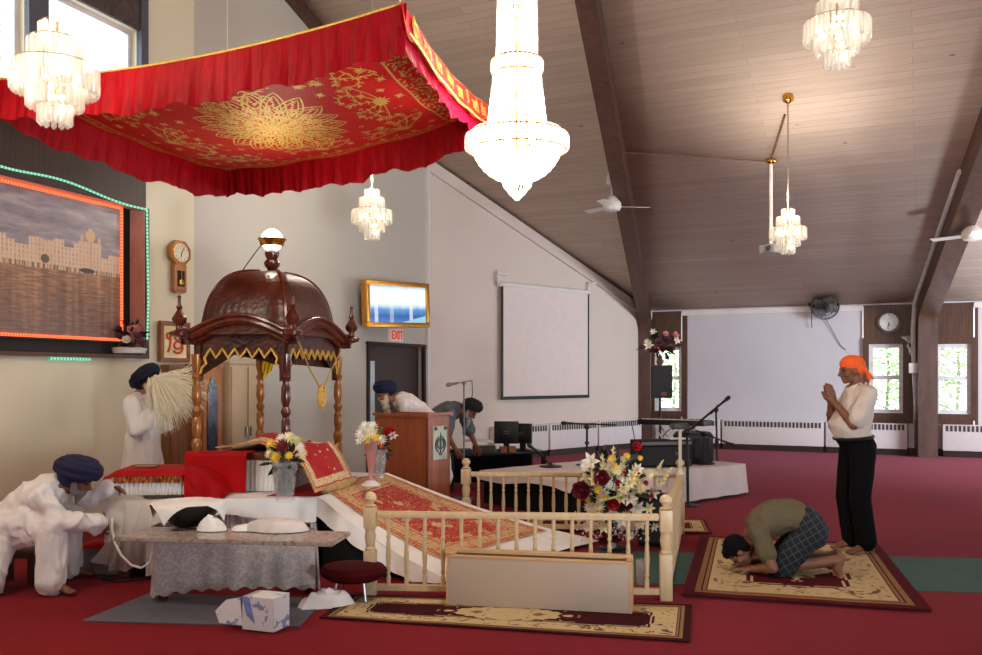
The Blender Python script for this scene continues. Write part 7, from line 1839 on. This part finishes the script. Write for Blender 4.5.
def turban(J, k=1.0, tilt=.25):
    c, f, u = Vector(J['hd']), Vector(J['hf']).normalized(), Vector(J['hu']); u = (u-f*u.dot(f)).normalized(); l = u.cross(f)
    mb = MB(); u2 = (u-f*tilt).normalized(); f2 = l.cross(u2)
    ell(mb, c+u*.072-f*.022, f2, l, .122*k, .106*k, .082*k); ell(mb, c+u*.03-f*.05, f2, l, .085*k, .095*k, .09*k)
    for i, (h, r, tl) in enumerate(((.045, .102, .25), (.062, .108, -.2), (.08, .110, .3), (.098, .106, -.25), (.116, .094, .22), (.135, .076, -.15), (.148, .05, .1))):
        uu = (u2+l*tl*.55).normalized(); ff = l.cross(uu).normalized(); ll = uu.cross(ff)
        mb.tube([c+u*h-f*.02+(ff*math.cos(a)*1.14+ll*math.sin(a))*r*k for a in [2*PI*q/24 for q in range(24)]], .021*k, 8, closed=True)
    return blob(mb, .006, .003, (30, 30, 50), 3.0, 1)
def person(label, M, J, skinm, clothes, extras, voxel=.0075, belly=0.0, feet=True):
    p = M.translation; t = thing('person', label, 'person', (p.x, p.y, p.z))
    def put_(name, me, mat, lab=None): 
        me.transform(M); o = obj(name, me, mat, t, lab); return o
    put_('body', body(J, voxel, feet, belly), skinm)
    for name, me, mat, lab in clothes+extras: put_(name, me, mat, lab)
    c, f, u = Vector(J['hd']), Vector(J['hf']).normalized(), Vector(J['hu']); u = (u-f*u.dot(f)).normalized(); l = u.cross(f)
    for s in (-1, 1):
        mb = MB(); mb.ball(c+f*.083+l*s*.032+u*.006, (.0105, .0105, .008), None, 10, 8); put_('eye', mb.mesh('eye'), EYE)
    return t
EYE = M_('eye_dark', rgb(40, 28, 24), .2)
NAVY = M_('navy_turban', rgb(22, 22, 58), .8, 0, .15, 20, .1, 60); NAVYB = M_('dark_navy_turban', rgb(16, 17, 40), .8, 0, .15, 20, .1, 60); BLACKT = M_('black_turban', rgb(20, 19, 22), .85, 0, .1)
SK1 = skin('skin_brown', rgb(122, 76, 54)); SK2 = skin('skin_tan', rgb(160, 108, 80)); SK3 = skin('skin_warm', rgb(150, 96, 70))
KURTA = M_('white_kurta', rgb(232, 224, 222), .85, 0, .03, 6, .12, 80); BEARD = M_('white_beard', rgb(214, 202, 180), .9, 0, .12, 60, .6, 160, (1, 1, .15)); GREYBEARD = M_('grey_beard', rgb(150, 146, 142), .9, 0, .15, 60, .6, 160)
def PM_(loc, yaw): return Matrix.Translation(Vector(loc)) @ Matrix.Rotation(yaw, 4, 'Z')
def beard(J, L_, w_, fwd=.0, down=None):
    c, f, u = Vector(J['hd']), Vector(J['hf']).normalized(), Vector(J['hu']); u = (u-f*u.dot(f)).normalized(); l = u.cross(f); dn = Vector(down) if down else -u
    mb = MB(); st = c+f*.058-u*.085
    ell(mb, c+f*.052-u*.074, f, l, .046, .064, .040)
    for s in (-1, 1): mb.limb([c+l*s*.070-u*.02+f*.012, c+l*s*.058-u*.07+f*.03], [.022, .03])
    for i in range(6): t = i/5; ell(mb, st+dn*L_*t+f*fwd*t, f, l, max(.034, w_*.62)*(1-t*.6), w_*(1-t*.62), .045)
    mb.limb([c+f*.094-u*.046+l*.03-u*.004, c+f*.102-u*.044, c+f*.094-u*.046-l*.03-u*.004], [.007, .009, .007], 8)
    return blob(mb, .005, .004, (60, 60, 12), 1.0, 1)

# --- standing man with folded hands
J = dict(pel=(-.02, 0, .93), wai=(.01, 0, 1.06), che=(-.03, 0, 1.30), nek=(-.025, 0, 1.47), latp=(0, 1, 0), latc=(0, 1, 0), hd=(.035, 0, 1.595), hf=(1, 0, -.12), hu=(.12, 0, 1),
         shL=(-.045, .185, 1.385), shR=(-.045, -.185, 1.385), elL=(.10, .20, 1.125), elR=(.13, -.19, 1.15), wrL=(.205, .028, 1.325), wrR=(.205, -.028, 1.325), hdirL=(.28, -.06, 1), hdirR=(.28, .06, 1), hnL=(0, -1, .1), hnR=(0, 1, .1), curl=.06,
         hipL=(-.03, .09, .90), hipR=(-.01, -.09, .90), knL=(.0, .10, .48), knR=(.035, -.10, .48), anL=(-.06, .10, .085), anR=(-.02, -.10, .085), toeL=(1, .12, 0), toeR=(1, -.12, 0))
J['hsL'] = -1; J['hsR'] = 1
mb = MB(); torso(mb, J, .018, .085, 9, .9, 1.04, .2); sleeves(mb, J, .80, .014, flare=.012); shirt = blob(mb, .010, .016, (10, 10, 7), 2.0)
mb = MB(); torso(mb, J, .020, .085, 9, .19); ell(mb, (-.03, 0, .93), (1, 0, 0), (0, 1, 0), .145, .185, .11); legs(mb, J, 1.92, .018, .018); trs = blob(mb, .010, .006, (16, 16, 4), 1.0)
mb = MB(); mb.tube([V(.016+.154*math.cos(a), .180*math.sin(a), 1.008-.012*math.cos(a)) for a in [2*PI*i/32 for i in range(32)]], .017, 8, closed=True); belt = mb.mesh('belt')
mb = MB()
for s in (-1, 1): mb.prism([V(.052, s*.008, 1.415), V(.045, s*.06, 1.455), V(-.03, s*.078, 1.482), V(-.03, s*.098, 1.452), V(.055, s*.075, 1.405)], (.012, 0, .006))
mb.tube([V(-.022+.070*math.cos(a), .072*math.sin(a), 1.462-.022*math.cos(a)) for a in [2*PI*i/24 for i in range(24)]], .011, 6, closed=True); collar = mb.mesh('collar')
c = V(*J['hd']); mb = MB(); ell(mb, c+V(-.012, 0, .055), (1, 0, 0), (0, 1, 0), .112, .092, .082); ell(mb, c+V(-.05, 0, .02), (1, 0, 0), (0, 1, 0), .075, .085, .07); mb.limb([c+V(-.105, -.0, .02), c+V(-.12, 0, .01)], [.03, .025])
mb.limb([c+V(-.12, -.01, .01), c+V(-.16, -.02, -.03), c+V(-.20, -.02, -.07)], [.016, .02, .012]); mb.limb([c+V(-.12, .02, .0), c+V(-.145, .02, -.06), c+V(-.15, .02, -.10)], [.016, .02, .012]); scarf = blob(mb, .006, .005, (24, 24, 40), 4.0)
SX = PM_((3.19, 8.06, .016), math.radians(182))
person('man in a white short sleeved shirt and orange headscarf standing with hands folded', SX, J, SK1, [('shirt', shirt, M_('cream_shirt', rgb(206, 188, 176), .85, 0, .04, 6), 'cream short sleeved shirt'), ('shirt_collar', collar, M_('cream_collar', rgb(208, 192, 180), .85), None), ('trousers', trs, M_('black_trousers', rgb(12, 12, 13), .85, 0, .1, spec=.1), 'black trousers'), ('belt', belt, BLACK, None)], [('headscarf', scarf, M_('orange_cotton', rgb(242, 96, 22), .7, 0, .08, 8), 'orange headscarf knotted at the back')], belly=.06)

# --- bowing boy on the rug (knees, forehead down)
J = dict(pel=(-.19, 0, .36), wai=(-.10, 0, .50), che=(.10, 0, .48), nek=(.25, 0, .30), latp=(0, 1, 0), latc=(0, 1, 0), hd=(.345, 0, .155), hf=(.25, 0, -.97), hu=(.95, 0, .3),
         shL=(.20, .17, .33), shR=(.20, -.17, .33), elL=(.10, .25, .085), elR=(.10, -.25, .085), wrL=(.25, .13, .045), wrR=(.24, -.16, .045), hdirL=(.95, -.2, -.05), hdirR=(.95, .3, -.05), hnL=(0, 0, -1), hnR=(0, 0, -1), curl=.12,
         hipL=(-.17, .095, .33), hipR=(-.17, -.095, .33), knL=(.03, .12, .075), knR=(.03, -.12, .075), anL=(-.37, .10, .135), anR=(-.37, -.10, .135), toeL=(.12, 0, -1), toeR=(.12, 0, -1), fdnL=(-1, 0, -.1), fdnR=(-1, 0, -.1))
mb = MB(); torso(mb, J, .022, .0, 9, .92, 1.03, .27); sleeves(mb, J, .62, .012, flare=.008); tee = blob(mb, .009, .011, (10, 14, 10), 7.0)
mb = MB(); torso(mb, J, .016, 0, 9, .27); ell(mb, (-.19, 0, .33), (1, 0, 0), (0, 1, 0), .15, .18, .14); legs(mb, J, .96, .022, .02); sh_ = blob(mb, .009, .006, (12, 12, 12), 2.0)
c = V(*J['hd']); f_, u_ = V(*J['hf']).normalized(), V(*J['hu']).normalized(); l_ = V(0, 1, 0)
mb = MB(); ell(mb, c+u_*.036-f_*.024, f_, l_, .104, .090, .098); ell(mb, c-f_*.055-u_*.02, f_, l_, .06, .078, .075); ell(mb, c+u_*.08+f_*.03, f_, l_, .06, .07, .045); hair = blob(mb, .006, .006, (40, 40, 40), 9.0, 1)
def plaidm():
    m, nt, b = newmat('dark_plaid'); t = N(nt, 'ShaderNodeTexCoord'); mp = N(nt, 'ShaderNodeMapping'); mp.inputs['Rotation'].default_value = (.3, .5, .4); nt.links.new(t.outputs['Object'], mp.inputs[0]); s = N(nt, 'ShaderNodeSeparateXYZ'); nt.links.new(mp.outputs[0], s.inputs[0])
    k = None
    for o_ in (0, 2): 
        fr = math_(nt, 'LESS_THAN', math_(nt, 'FRACT', math_(nt, 'MULTIPLY', s.outputs[o_], 20.0)), .12); k = fr if k is None else math_(nt, 'MAXIMUM', k, fr)
    nt.links.new(mix(nt, math_(nt, 'MULTIPLY', k, .4), rgb(20, 21, 27), rgb(96, 102, 110)), b.inputs['Base Color']); b.inputs['Roughness'].default_value = .85; return m
g_ = G(790, 579); KX = PM_((g_.x, g_.y+.14, .016), math.radians(166))
person('person in an olive t-shirt and dark plaid shorts bowing with forehead to the rug', KX, J, skin('skin_boy', rgb(134, 90, 66)), [('t_shirt', tee, M_('olive_tee', rgb(98, 86, 62), .85, 0, .08, 8), 'olive t-shirt'), ('shorts', sh_, plaidm(), 'dark plaid shorts')], [('hair', hair, M_('black_hair', rgb(15, 12, 12), .8, 0, .2, 60, spec=.12), 'short black hair')])

# --- man leaning behind the lectern
J = dict(pel=(-.30, 0, .92), wai=(-.22, 0, 1.06), che=(.02, 0, 1.20), nek=(.17, 0, 1.30), latp=(0, 1, 0), latc=(0, 1, 0), hd=(.29, 0, 1.345), hf=(.92, 0, -.40), hu=(.4, 0, .92),
         shL=(.08, .19, 1.24), shR=(.08, -.19, 1.24), elL=(.06, .26, .98), elR=(-.10, -.27, 1.03), wrL=(.22, .18, .92), wrR=(.08, -.26, .90), hdirL=(.9, 0, -.3), hdirR=(.8, 0, -.5), hnL=(0, 0, -1), hnR=(0, 0, -1),
         hipL=(-.30, .09, .88), hipR=(-.30, -.09, .88), knL=(-.28, .10, .48), knR=(-.28, -.10, .48), anL=(-.34, .10, .085), anR=(-.34, -.10, .085), toeL=(1, 0, 0), toeR=(1, 0, 0))
mb = MB(); torso(mb, J, .02, .03, 9, .93, 1.05); sleeves(mb, J, 1.9, .02, flare=.02); ell(mb, (-.30, 0, .85), (1, 0, 0), (0, 1, 0), .16, .2, .2); mb.limb([(-.30, .06, .7), (-.30, .08, .35)], [.17, .20]); mb.limb([(-.30, -.06, .7), (-.30, -.08, .35)], [.17, .20]); rb_ = blob(mb, .011, .022, (10, 10, 6), 5.0)
mb = MB(); legs(mb, J, 1.9, .015); pj = blob(mb, .012, .004)
hp = P(386, 394, 11.1); LX = PM_((hp.x+.30, 11.05, 0), math.radians(188))
person('bearded man in white with a navy turban leaning behind the lectern', LX, J, SK2, [('kurta', rb_, KURTA, 'long white shirt'), ('trousers', pj, KURTA, None)], [('turban', turban(J, 1.02), NAVY, 'navy blue turban'), ('beard', beard(J, .30, .085, -.02, (-.22, 0, -1)), BEARD, 'long white beard')], voxel=.009)

# --- man in grey bending over the black table
J = dict(pel=(-.36, 0, .88), wai=(-.28, 0, 1.05), che=(-.02, 0, 1.12), nek=(.13, 0, 1.10), latp=(0, 1, 0), latc=(0, 1, 0), hd=(.25, 0, 1.10), hf=(.72, 0, -.70), hu=(.70, 0, .72),
         shL=(.06, .19, 1.08), shR=(.06, -.19, 1.08), elL=(.14, .24, .80), elR=(.02, -.25, .80), wrL=(.28, .13, .62), wrR=(.12, -.16, .58), hdirL=(.5, 0, -.8), hdirR=(.6, .1, -.7), hnL=(0, -1, -.2), hnR=(0, 1, -.2),
         hipL=(-.36, .09, .85), hipR=(-.36, -.09, .85), knL=(-.28, .10, .46), knR=(-.28, -.10, .46), anL=(-.36, .10, .085), anR=(-.36, -.10, .085), toeL=(1, 0, 0), toeR=(1, 0, 0))
mb = MB(); torso(mb, J, .016, .03, 9, .92, 1.05); sleeves(mb, J, .9, .016, flare=.02); gt = blob(mb, .011, .016, (9, 9, 8), 8.0)
mb = MB(); torso(mb, J, .012, 0, 9, .16); legs(mb, J, 1.94, .022, .02); lt_ = blob(mb, .011, .006, (14, 14, 5), 3.0)
GX = PM_((P(468, 405, 12.35).x-.20, 12.30, 0), math.radians(-22))
person('man in a grey t-shirt and black turban bending over the black table', GX, J, SK1, [('t_shirt', gt, M_('grey_tee', rgb(92, 94, 98), .85, 0, .06, 8), 'grey t-shirt'), ('trousers', lt_, M_('light_trousers', rgb(176, 170, 168), .85, 0, .05, 8), 'pale grey trousers')], [('turban', turban(J, 1.0), BLACKT, 'black turban'), ('beard', beard(J, .10, .055, 0, (-.2, 0, -1)), GREYBEARD, 'grey beard')], voxel=.009)

# --- attendant waving the whisk behind the red table
J = dict(pel=(-.0, 0, .90), wai=(.0, 0, 1.03), che=(-.02, 0, 1.24), nek=(-.015, 0, 1.38), latp=(0, 1, 0), latc=(0, 1, 0), hd=(.05, 0, 1.485), hf=(.97, 0, .05), hu=(-.05, 0, 1),
         shL=(-.03, .185, 1.30), shR=(-.03, -.185, 1.30), elL=(.06, .23, 1.06), elR=(.03, -.235, 1.045), wrL=(.24, .10, 1.12), wrR=(.19, -.16, 1.20), hdirL=(.9, -.3, .3), hdirR=(.75, .1, .6), hnL=(.2, -1, .4), hnR=(.1, 1, .3), curl=.95,
         hipL=(0, .09, .87), hipR=(0, -.09, .87), knL=(.02, .10, .46), knR=(.02, -.10, .46), anL=(-.02, .10, .085), anR=(-.02, -.10, .085), toeL=(1, 0, 0), toeR=(1, 0, 0))
mb = MB(); torso(mb, J, .024, .03, 9, .95, 1.06); sleeves(mb, J, 1.72, .022, flare=.03)
for i in range(26): t_ = i/25; ell(mb, (.005, 0, .95-.62*t_), (1, 0, 0), (0, 1, 0), .165+.05*t_, .20+.05*t_, .09)
ku = blob(mb, .011, .026, (10, 10, 2), 6.0)
mb = MB(); legs(mb, J, 1.94, .02, .02); pj = blob(mb, .012, .004)
WX_ = PM_((P(143, 400, 8.95).x, 8.92, 0), math.radians(2))
person('attendant in a long white robe and dark navy turban facing the palki', WX_, J, SK2, [('robe', ku, KURTA, 'long white robe'), ('trousers', pj, KURTA, None)], [('turban', turban(J, 1.12, .55), NAVYB, 'dark navy turban tilted back'), ('beard', beard(J, .2, .05, .02), BEARD, 'white beard')], voxel=.009)
hw = WX_ @ V(.245, -.145, 1.245)
wt = thing('fly_whisk', 'large cream hair whisk held up by the robed attendant', 'whisk', hw)
top_ = P(155, 379, 8.78)
mb = MB(); dwh = (top_-hw).normalized(); mb.tube([hw-dwh*.12, hw, hw+dwh*.10, top_-dwh*.02], [.016, .014, .018, .026], 10); obj('handle', mb, CHROME, wt)
mb = MB(); rw = random.Random(11)
for i in range(460):
    a = rw.gauss(0, 1); b_ = rw.gauss(0, 1); L_ = rw.uniform(.34, .56)
    o = top_+V(.015*a, .02*b_, .01*rw.gauss(0, 1))
    d0 = V(.30+.22*a, .20*b_, .40+.2*rw.gauss(0, 1)); end = V(.62+.16*rw.gauss(0, 1)+.22*a, .22*b_-.1, -.75+.42*a+.1*rw.gauss(0, 1)).normalized()*L_
    pts = [o, o+d0*.10, o+d0*.12+end*.35, o+end*.72+V(.03, 0, .03), o+end]
    cs = bez(pts, 6); n_ = V(rw.uniform(-.3, .3), -1, rw.uniform(-.3, .3)).normalized()
    L2 = []
    for k, p in enumerate(cs):
        dd = (cs[min(k+1, 6)]-cs[max(k-1, 0)]).normalized(); sd = dd.cross(n_).normalized()*(.0050*(1-k/6.3)+.0006); L2.append((mb.bm.verts.new(p+sd), mb.bm.verts.new(p-sd)))
    for q0, q1 in zip(L2, L2[1:]): mb.bm.faces.new((q0[0], q0[1], q1[1], q1[0]))
obj('plume', mb, M_('whisk_hair', rgb(240, 230, 202), .55, 0, .12, 30), wt, kind='stuff')

# --- man bending over the platform at the left edge
hd = P(76, 474, 6.75)
J = dict(pel=(-.52, .0, .42), wai=(-.46, 0, .58), che=(-.22, 0, .70), nek=(-.09, 0, .755), latp=(.1, 1, 0), latc=(.15, 1, 0), hd=(.02, -.0, .80), hf=(.90, .1, -.38), hu=(.38, 0, .92),
         shL=(-.14, .19, .70), shR=(-.16, -.19, .68), elL=(.02, .24, .62), elR=(.0, -.20, .53), wrL=(.16, .22, .70), wrR=(.16, .06, .46), hdirL=(.95, 0, .05), hdirR=(.85, .3, -.1), hnL=(0, -.6, -.7), hnR=(0, .8, -.6), curl=.5,
         hipL=(-.50, .10, .40), hipR=(-.50, -.10, .40), knL=(-.20, .30, .46), knR=(-.07, -.19, .46), anL=(-.22, .34, .085), anR=(-.07, -.21, .085), toeL=(.9, .3, 0), toeR=(1, -.05, 0))
mb = MB(); torso(mb, J, .024, .03, 9, .95, 1.06); sleeves(mb, J, 1.9, .02, flare=.02)
mb.limb([(-.50, -.10, .44), (-.30, -.16, .50), (-.06, -.20, .49)], [.15, .125, .095]); mb.limb([(-.50, .12, .44), (-.18, .30, .49)], [.15, .10]); mb.limb([(-.06, -.20, .49), (-.07, -.235, .40)], [.09, .06])
mb.limb([(-.56, -.08, .42), (-.58, -.14, .22), (-.54, -.2, .06)], [.17, .15, .12]); mb.limb([(-.42, -.20, .36), (-.44, -.26, .20), (-.44, -.27, .07)], [.09, .08, .055]); mb.limb([(-.66, .0, .4), (-.74, -.05, .1)], [.14, .14])
ku = blob(mb, .010, .028, (9, 9, 6), 3.3)
mb = MB(); legs(mb, J, 1.97, .022, .03); mb.limb([(-.06, -.20, .42), (-.07, -.212, .10)], [.078, .085]); pj = blob(mb, .010, .02, (18, 18, 5), 1.5)
BX = PM_((hd.x-.02, hd.y+.02, 0), math.radians(-2))
person('man in white with a large navy turban crouching and reaching under the platform cloth', BX, J, SK1, [('kurta', ku, KURTA, 'loose white shirt'), ('trousers', pj, KURTA, 'loose white trousers')], [('turban', turban(J, 1.22, .12), NAVY, 'large navy turban'), ('beard', beard(J, .045, .05), M_('salt_beard', rgb(120, 112, 108), .9, 0, .2, 60, .5, 160), 'short grey beard')])
c = BX @ V(-.47, .1, 0)
t = thing('low_stool', 'low dark wooden stool under the crouching man in white', 'stool', c)
mb = MB(); mb.box(c+V(0, .02, .24), (.34, .30, .04), None, .008); obj('seat', mb, BEAMWOOD, t)
for sx in (-1, 1):
    for sy in (-1, 1): mb = MB(); mb.box(c+V(sx*.14, .02+sy*.12, .11), (.04, .04, .22)); obj('leg', mb, BEAMWOOD, t)

# ------------------------------------------------------------ trees outside the windows
def tree(x, y, h, r, seed, label):
    t = thing('tree', label, 'tree', (x, y, 0), 0, 'trees outside the windows'); r4 = random.Random(seed)
    mb = MB(); tips = []
    mb.tube([(x, y, 0), (x+.1, y, h*.4), (x, y+.1, h*.8)], [.05, .035, .02], 8)
    for i in range(9): a = i*2.4; z = h*(.08+.09*i); e = V(x+r*.6*math.cos(a), y+r*.6*math.sin(a), z+h*.12); mb.tube([(x, y, z), e], [.02, .01], 6); tips.append(e)
    obj('trunk', mb, M_('pale_bark', rgb(150, 146, 122), .8), t)
    mb = MB()
    for i in range(3600):
        e = tips[r4.randrange(len(tips))]; p = e+V(r4.gauss(0, r*.36), r4.gauss(0, r*.36), r4.gauss(0, h*.14)); Mx = Matrix.Translation(p) @ Matrix.Rotation(r4.uniform(0, 6.3), 4, 'Z') @ Matrix.Rotation(r4.uniform(-1, 1), 4, 'X'); s_ = r4.uniform(.10, .2)
        mb.poly([Mx @ V(-s_*.5, 0, 0), Mx @ V(0, -s_*.3, .02), Mx @ V(s_*.5, 0, 0), Mx @ V(0, s_*.3, .02)])
    obj('foliage', mb, M_('tree_leaves', rgb(196, 214, 164), .6, 0, .25, 3), t)
for i, (px, k, lab) in enumerate(((672, 1.25, 'leafy green tree outside the corner window behind the speaker'), (885, 1.3, 'leafy green tree outside the window under the round clock'), (955, 1.22, 'leafy green tree outside the rightmost window'))):
    w = pd(px); tree(w.x*k, w.y*k, 4.2, 1.7, i, lab)
mb = MB(); e = pd(800); mb.box((e.x*1.6, e.y*1.45, -.16), (40, 12, .1), R_D); struct('ground', mb, M_('lawn', rgb(120, 140, 80), .9, 0, .2, 2))
# ------------------------------------------------------------ camera, light, view
cam = bpy.data.cameras.new('camera'); cam.sensor_width = 36.0; cam.lens = 36.0*F/982.0
cam.shift_y = (CY-327.5)/982.0; cam.clip_start = 0.1; cam.clip_end = 200
co = bpy.data.objects.new('camera', cam); COL.objects.link(co); co.location = (0, 0, CH); co.rotation_euler = (PI/2, 0, 0); SC.camera = co
W = bpy.data.worlds.new('sky'); SC.world = W; W.use_nodes = True
wn = W.node_tree; bg = wn.nodes['Background']; bg.inputs['Color'].default_value = (0.86, 0.93, 1.0, 1); bg.inputs['Strength'].default_value = 4.5
def area(name, loc, target, sx, sy, power, color):
    l = bpy.data.lights.new(name, 'AREA'); l.shape = 'RECTANGLE'; l.size = sx; l.size_y = sy; l.energy = power; l.color = color
    o = bpy.data.objects.new(name, l); COL.objects.link(o); o.location = loc
    o.rotation_euler = (Vector(target)-Vector(loc)).to_track_quat('-Z', 'Y').to_euler(); return o
def point(name, loc, power, color, r=0.1):
    l = bpy.data.lights.new(name, 'POINT'); l.energy = power; l.color = color; l.shadow_soft_size = r
    o = bpy.data.objects.new(name, l); COL.objects.link(o); o.location = loc; return o
COOL = (0.88, 0.93, 1.0); WARM = (1.0, 0.88, 0.74)
# daylight through the side windows beyond the frame
area('daylight_side', (H1.x-0.3, 4.5, 1.8), (4, 11, 1.6), 10, 1.8, 25, COOL)
l = area('daylight_corner', (H1.x-1.0, 7.5, 1.9), (8.5, 18, 1.7), 4, 1.6, 280, (0.86, 0.92, 1.0)); l.data.spread = math.radians(75)
# added fill lights, unseen beyond the frame, to brighten the roof
for (x_, y_, z_), tg, pw, sp in (((2.4, 1.5, 0.9), (0.5, 8.5, 6.5), 170, 110), ((12.0, 3.0, 1.0), (2, 9, 7), 50, 80), ((9.0, 13.2, 0.6), (7, 14.5, 5), 40, 130), ((13.6, 15.0, 0.6), (10, 15, 4.5), 170, 130)):
    l = area('roof_wash', (x_, y_, z_), tg, 0.7, 0.7, pw, (0.82, 0.92, 1.0)); l.data.spread = math.radians(sp)
point('left_fill', (-3.6, 4.6, 3.5), 150, (1.0, 0.9, 0.74), 0.2)  # added unseen fill for the left wall and foreground
for loc, pw in LAMPS: point('chandelier_lamp', loc, pw, WARM, 0.06)
vs = SC.view_settings; vs.view_transform = 'Standard'; vs.look = 'None'; vs.exposure = 0.08; vs.gamma = 1.0; vs.use_curve_mapping = False
SC.cycles.caustics_refractive = False; SC.cycles.caustics_reflective = False; SC.cycles.max_bounces = 8; SC.cycles.transparent_max_bounces = 24
SC.cycles.sample_clamp_indirect = 6.0
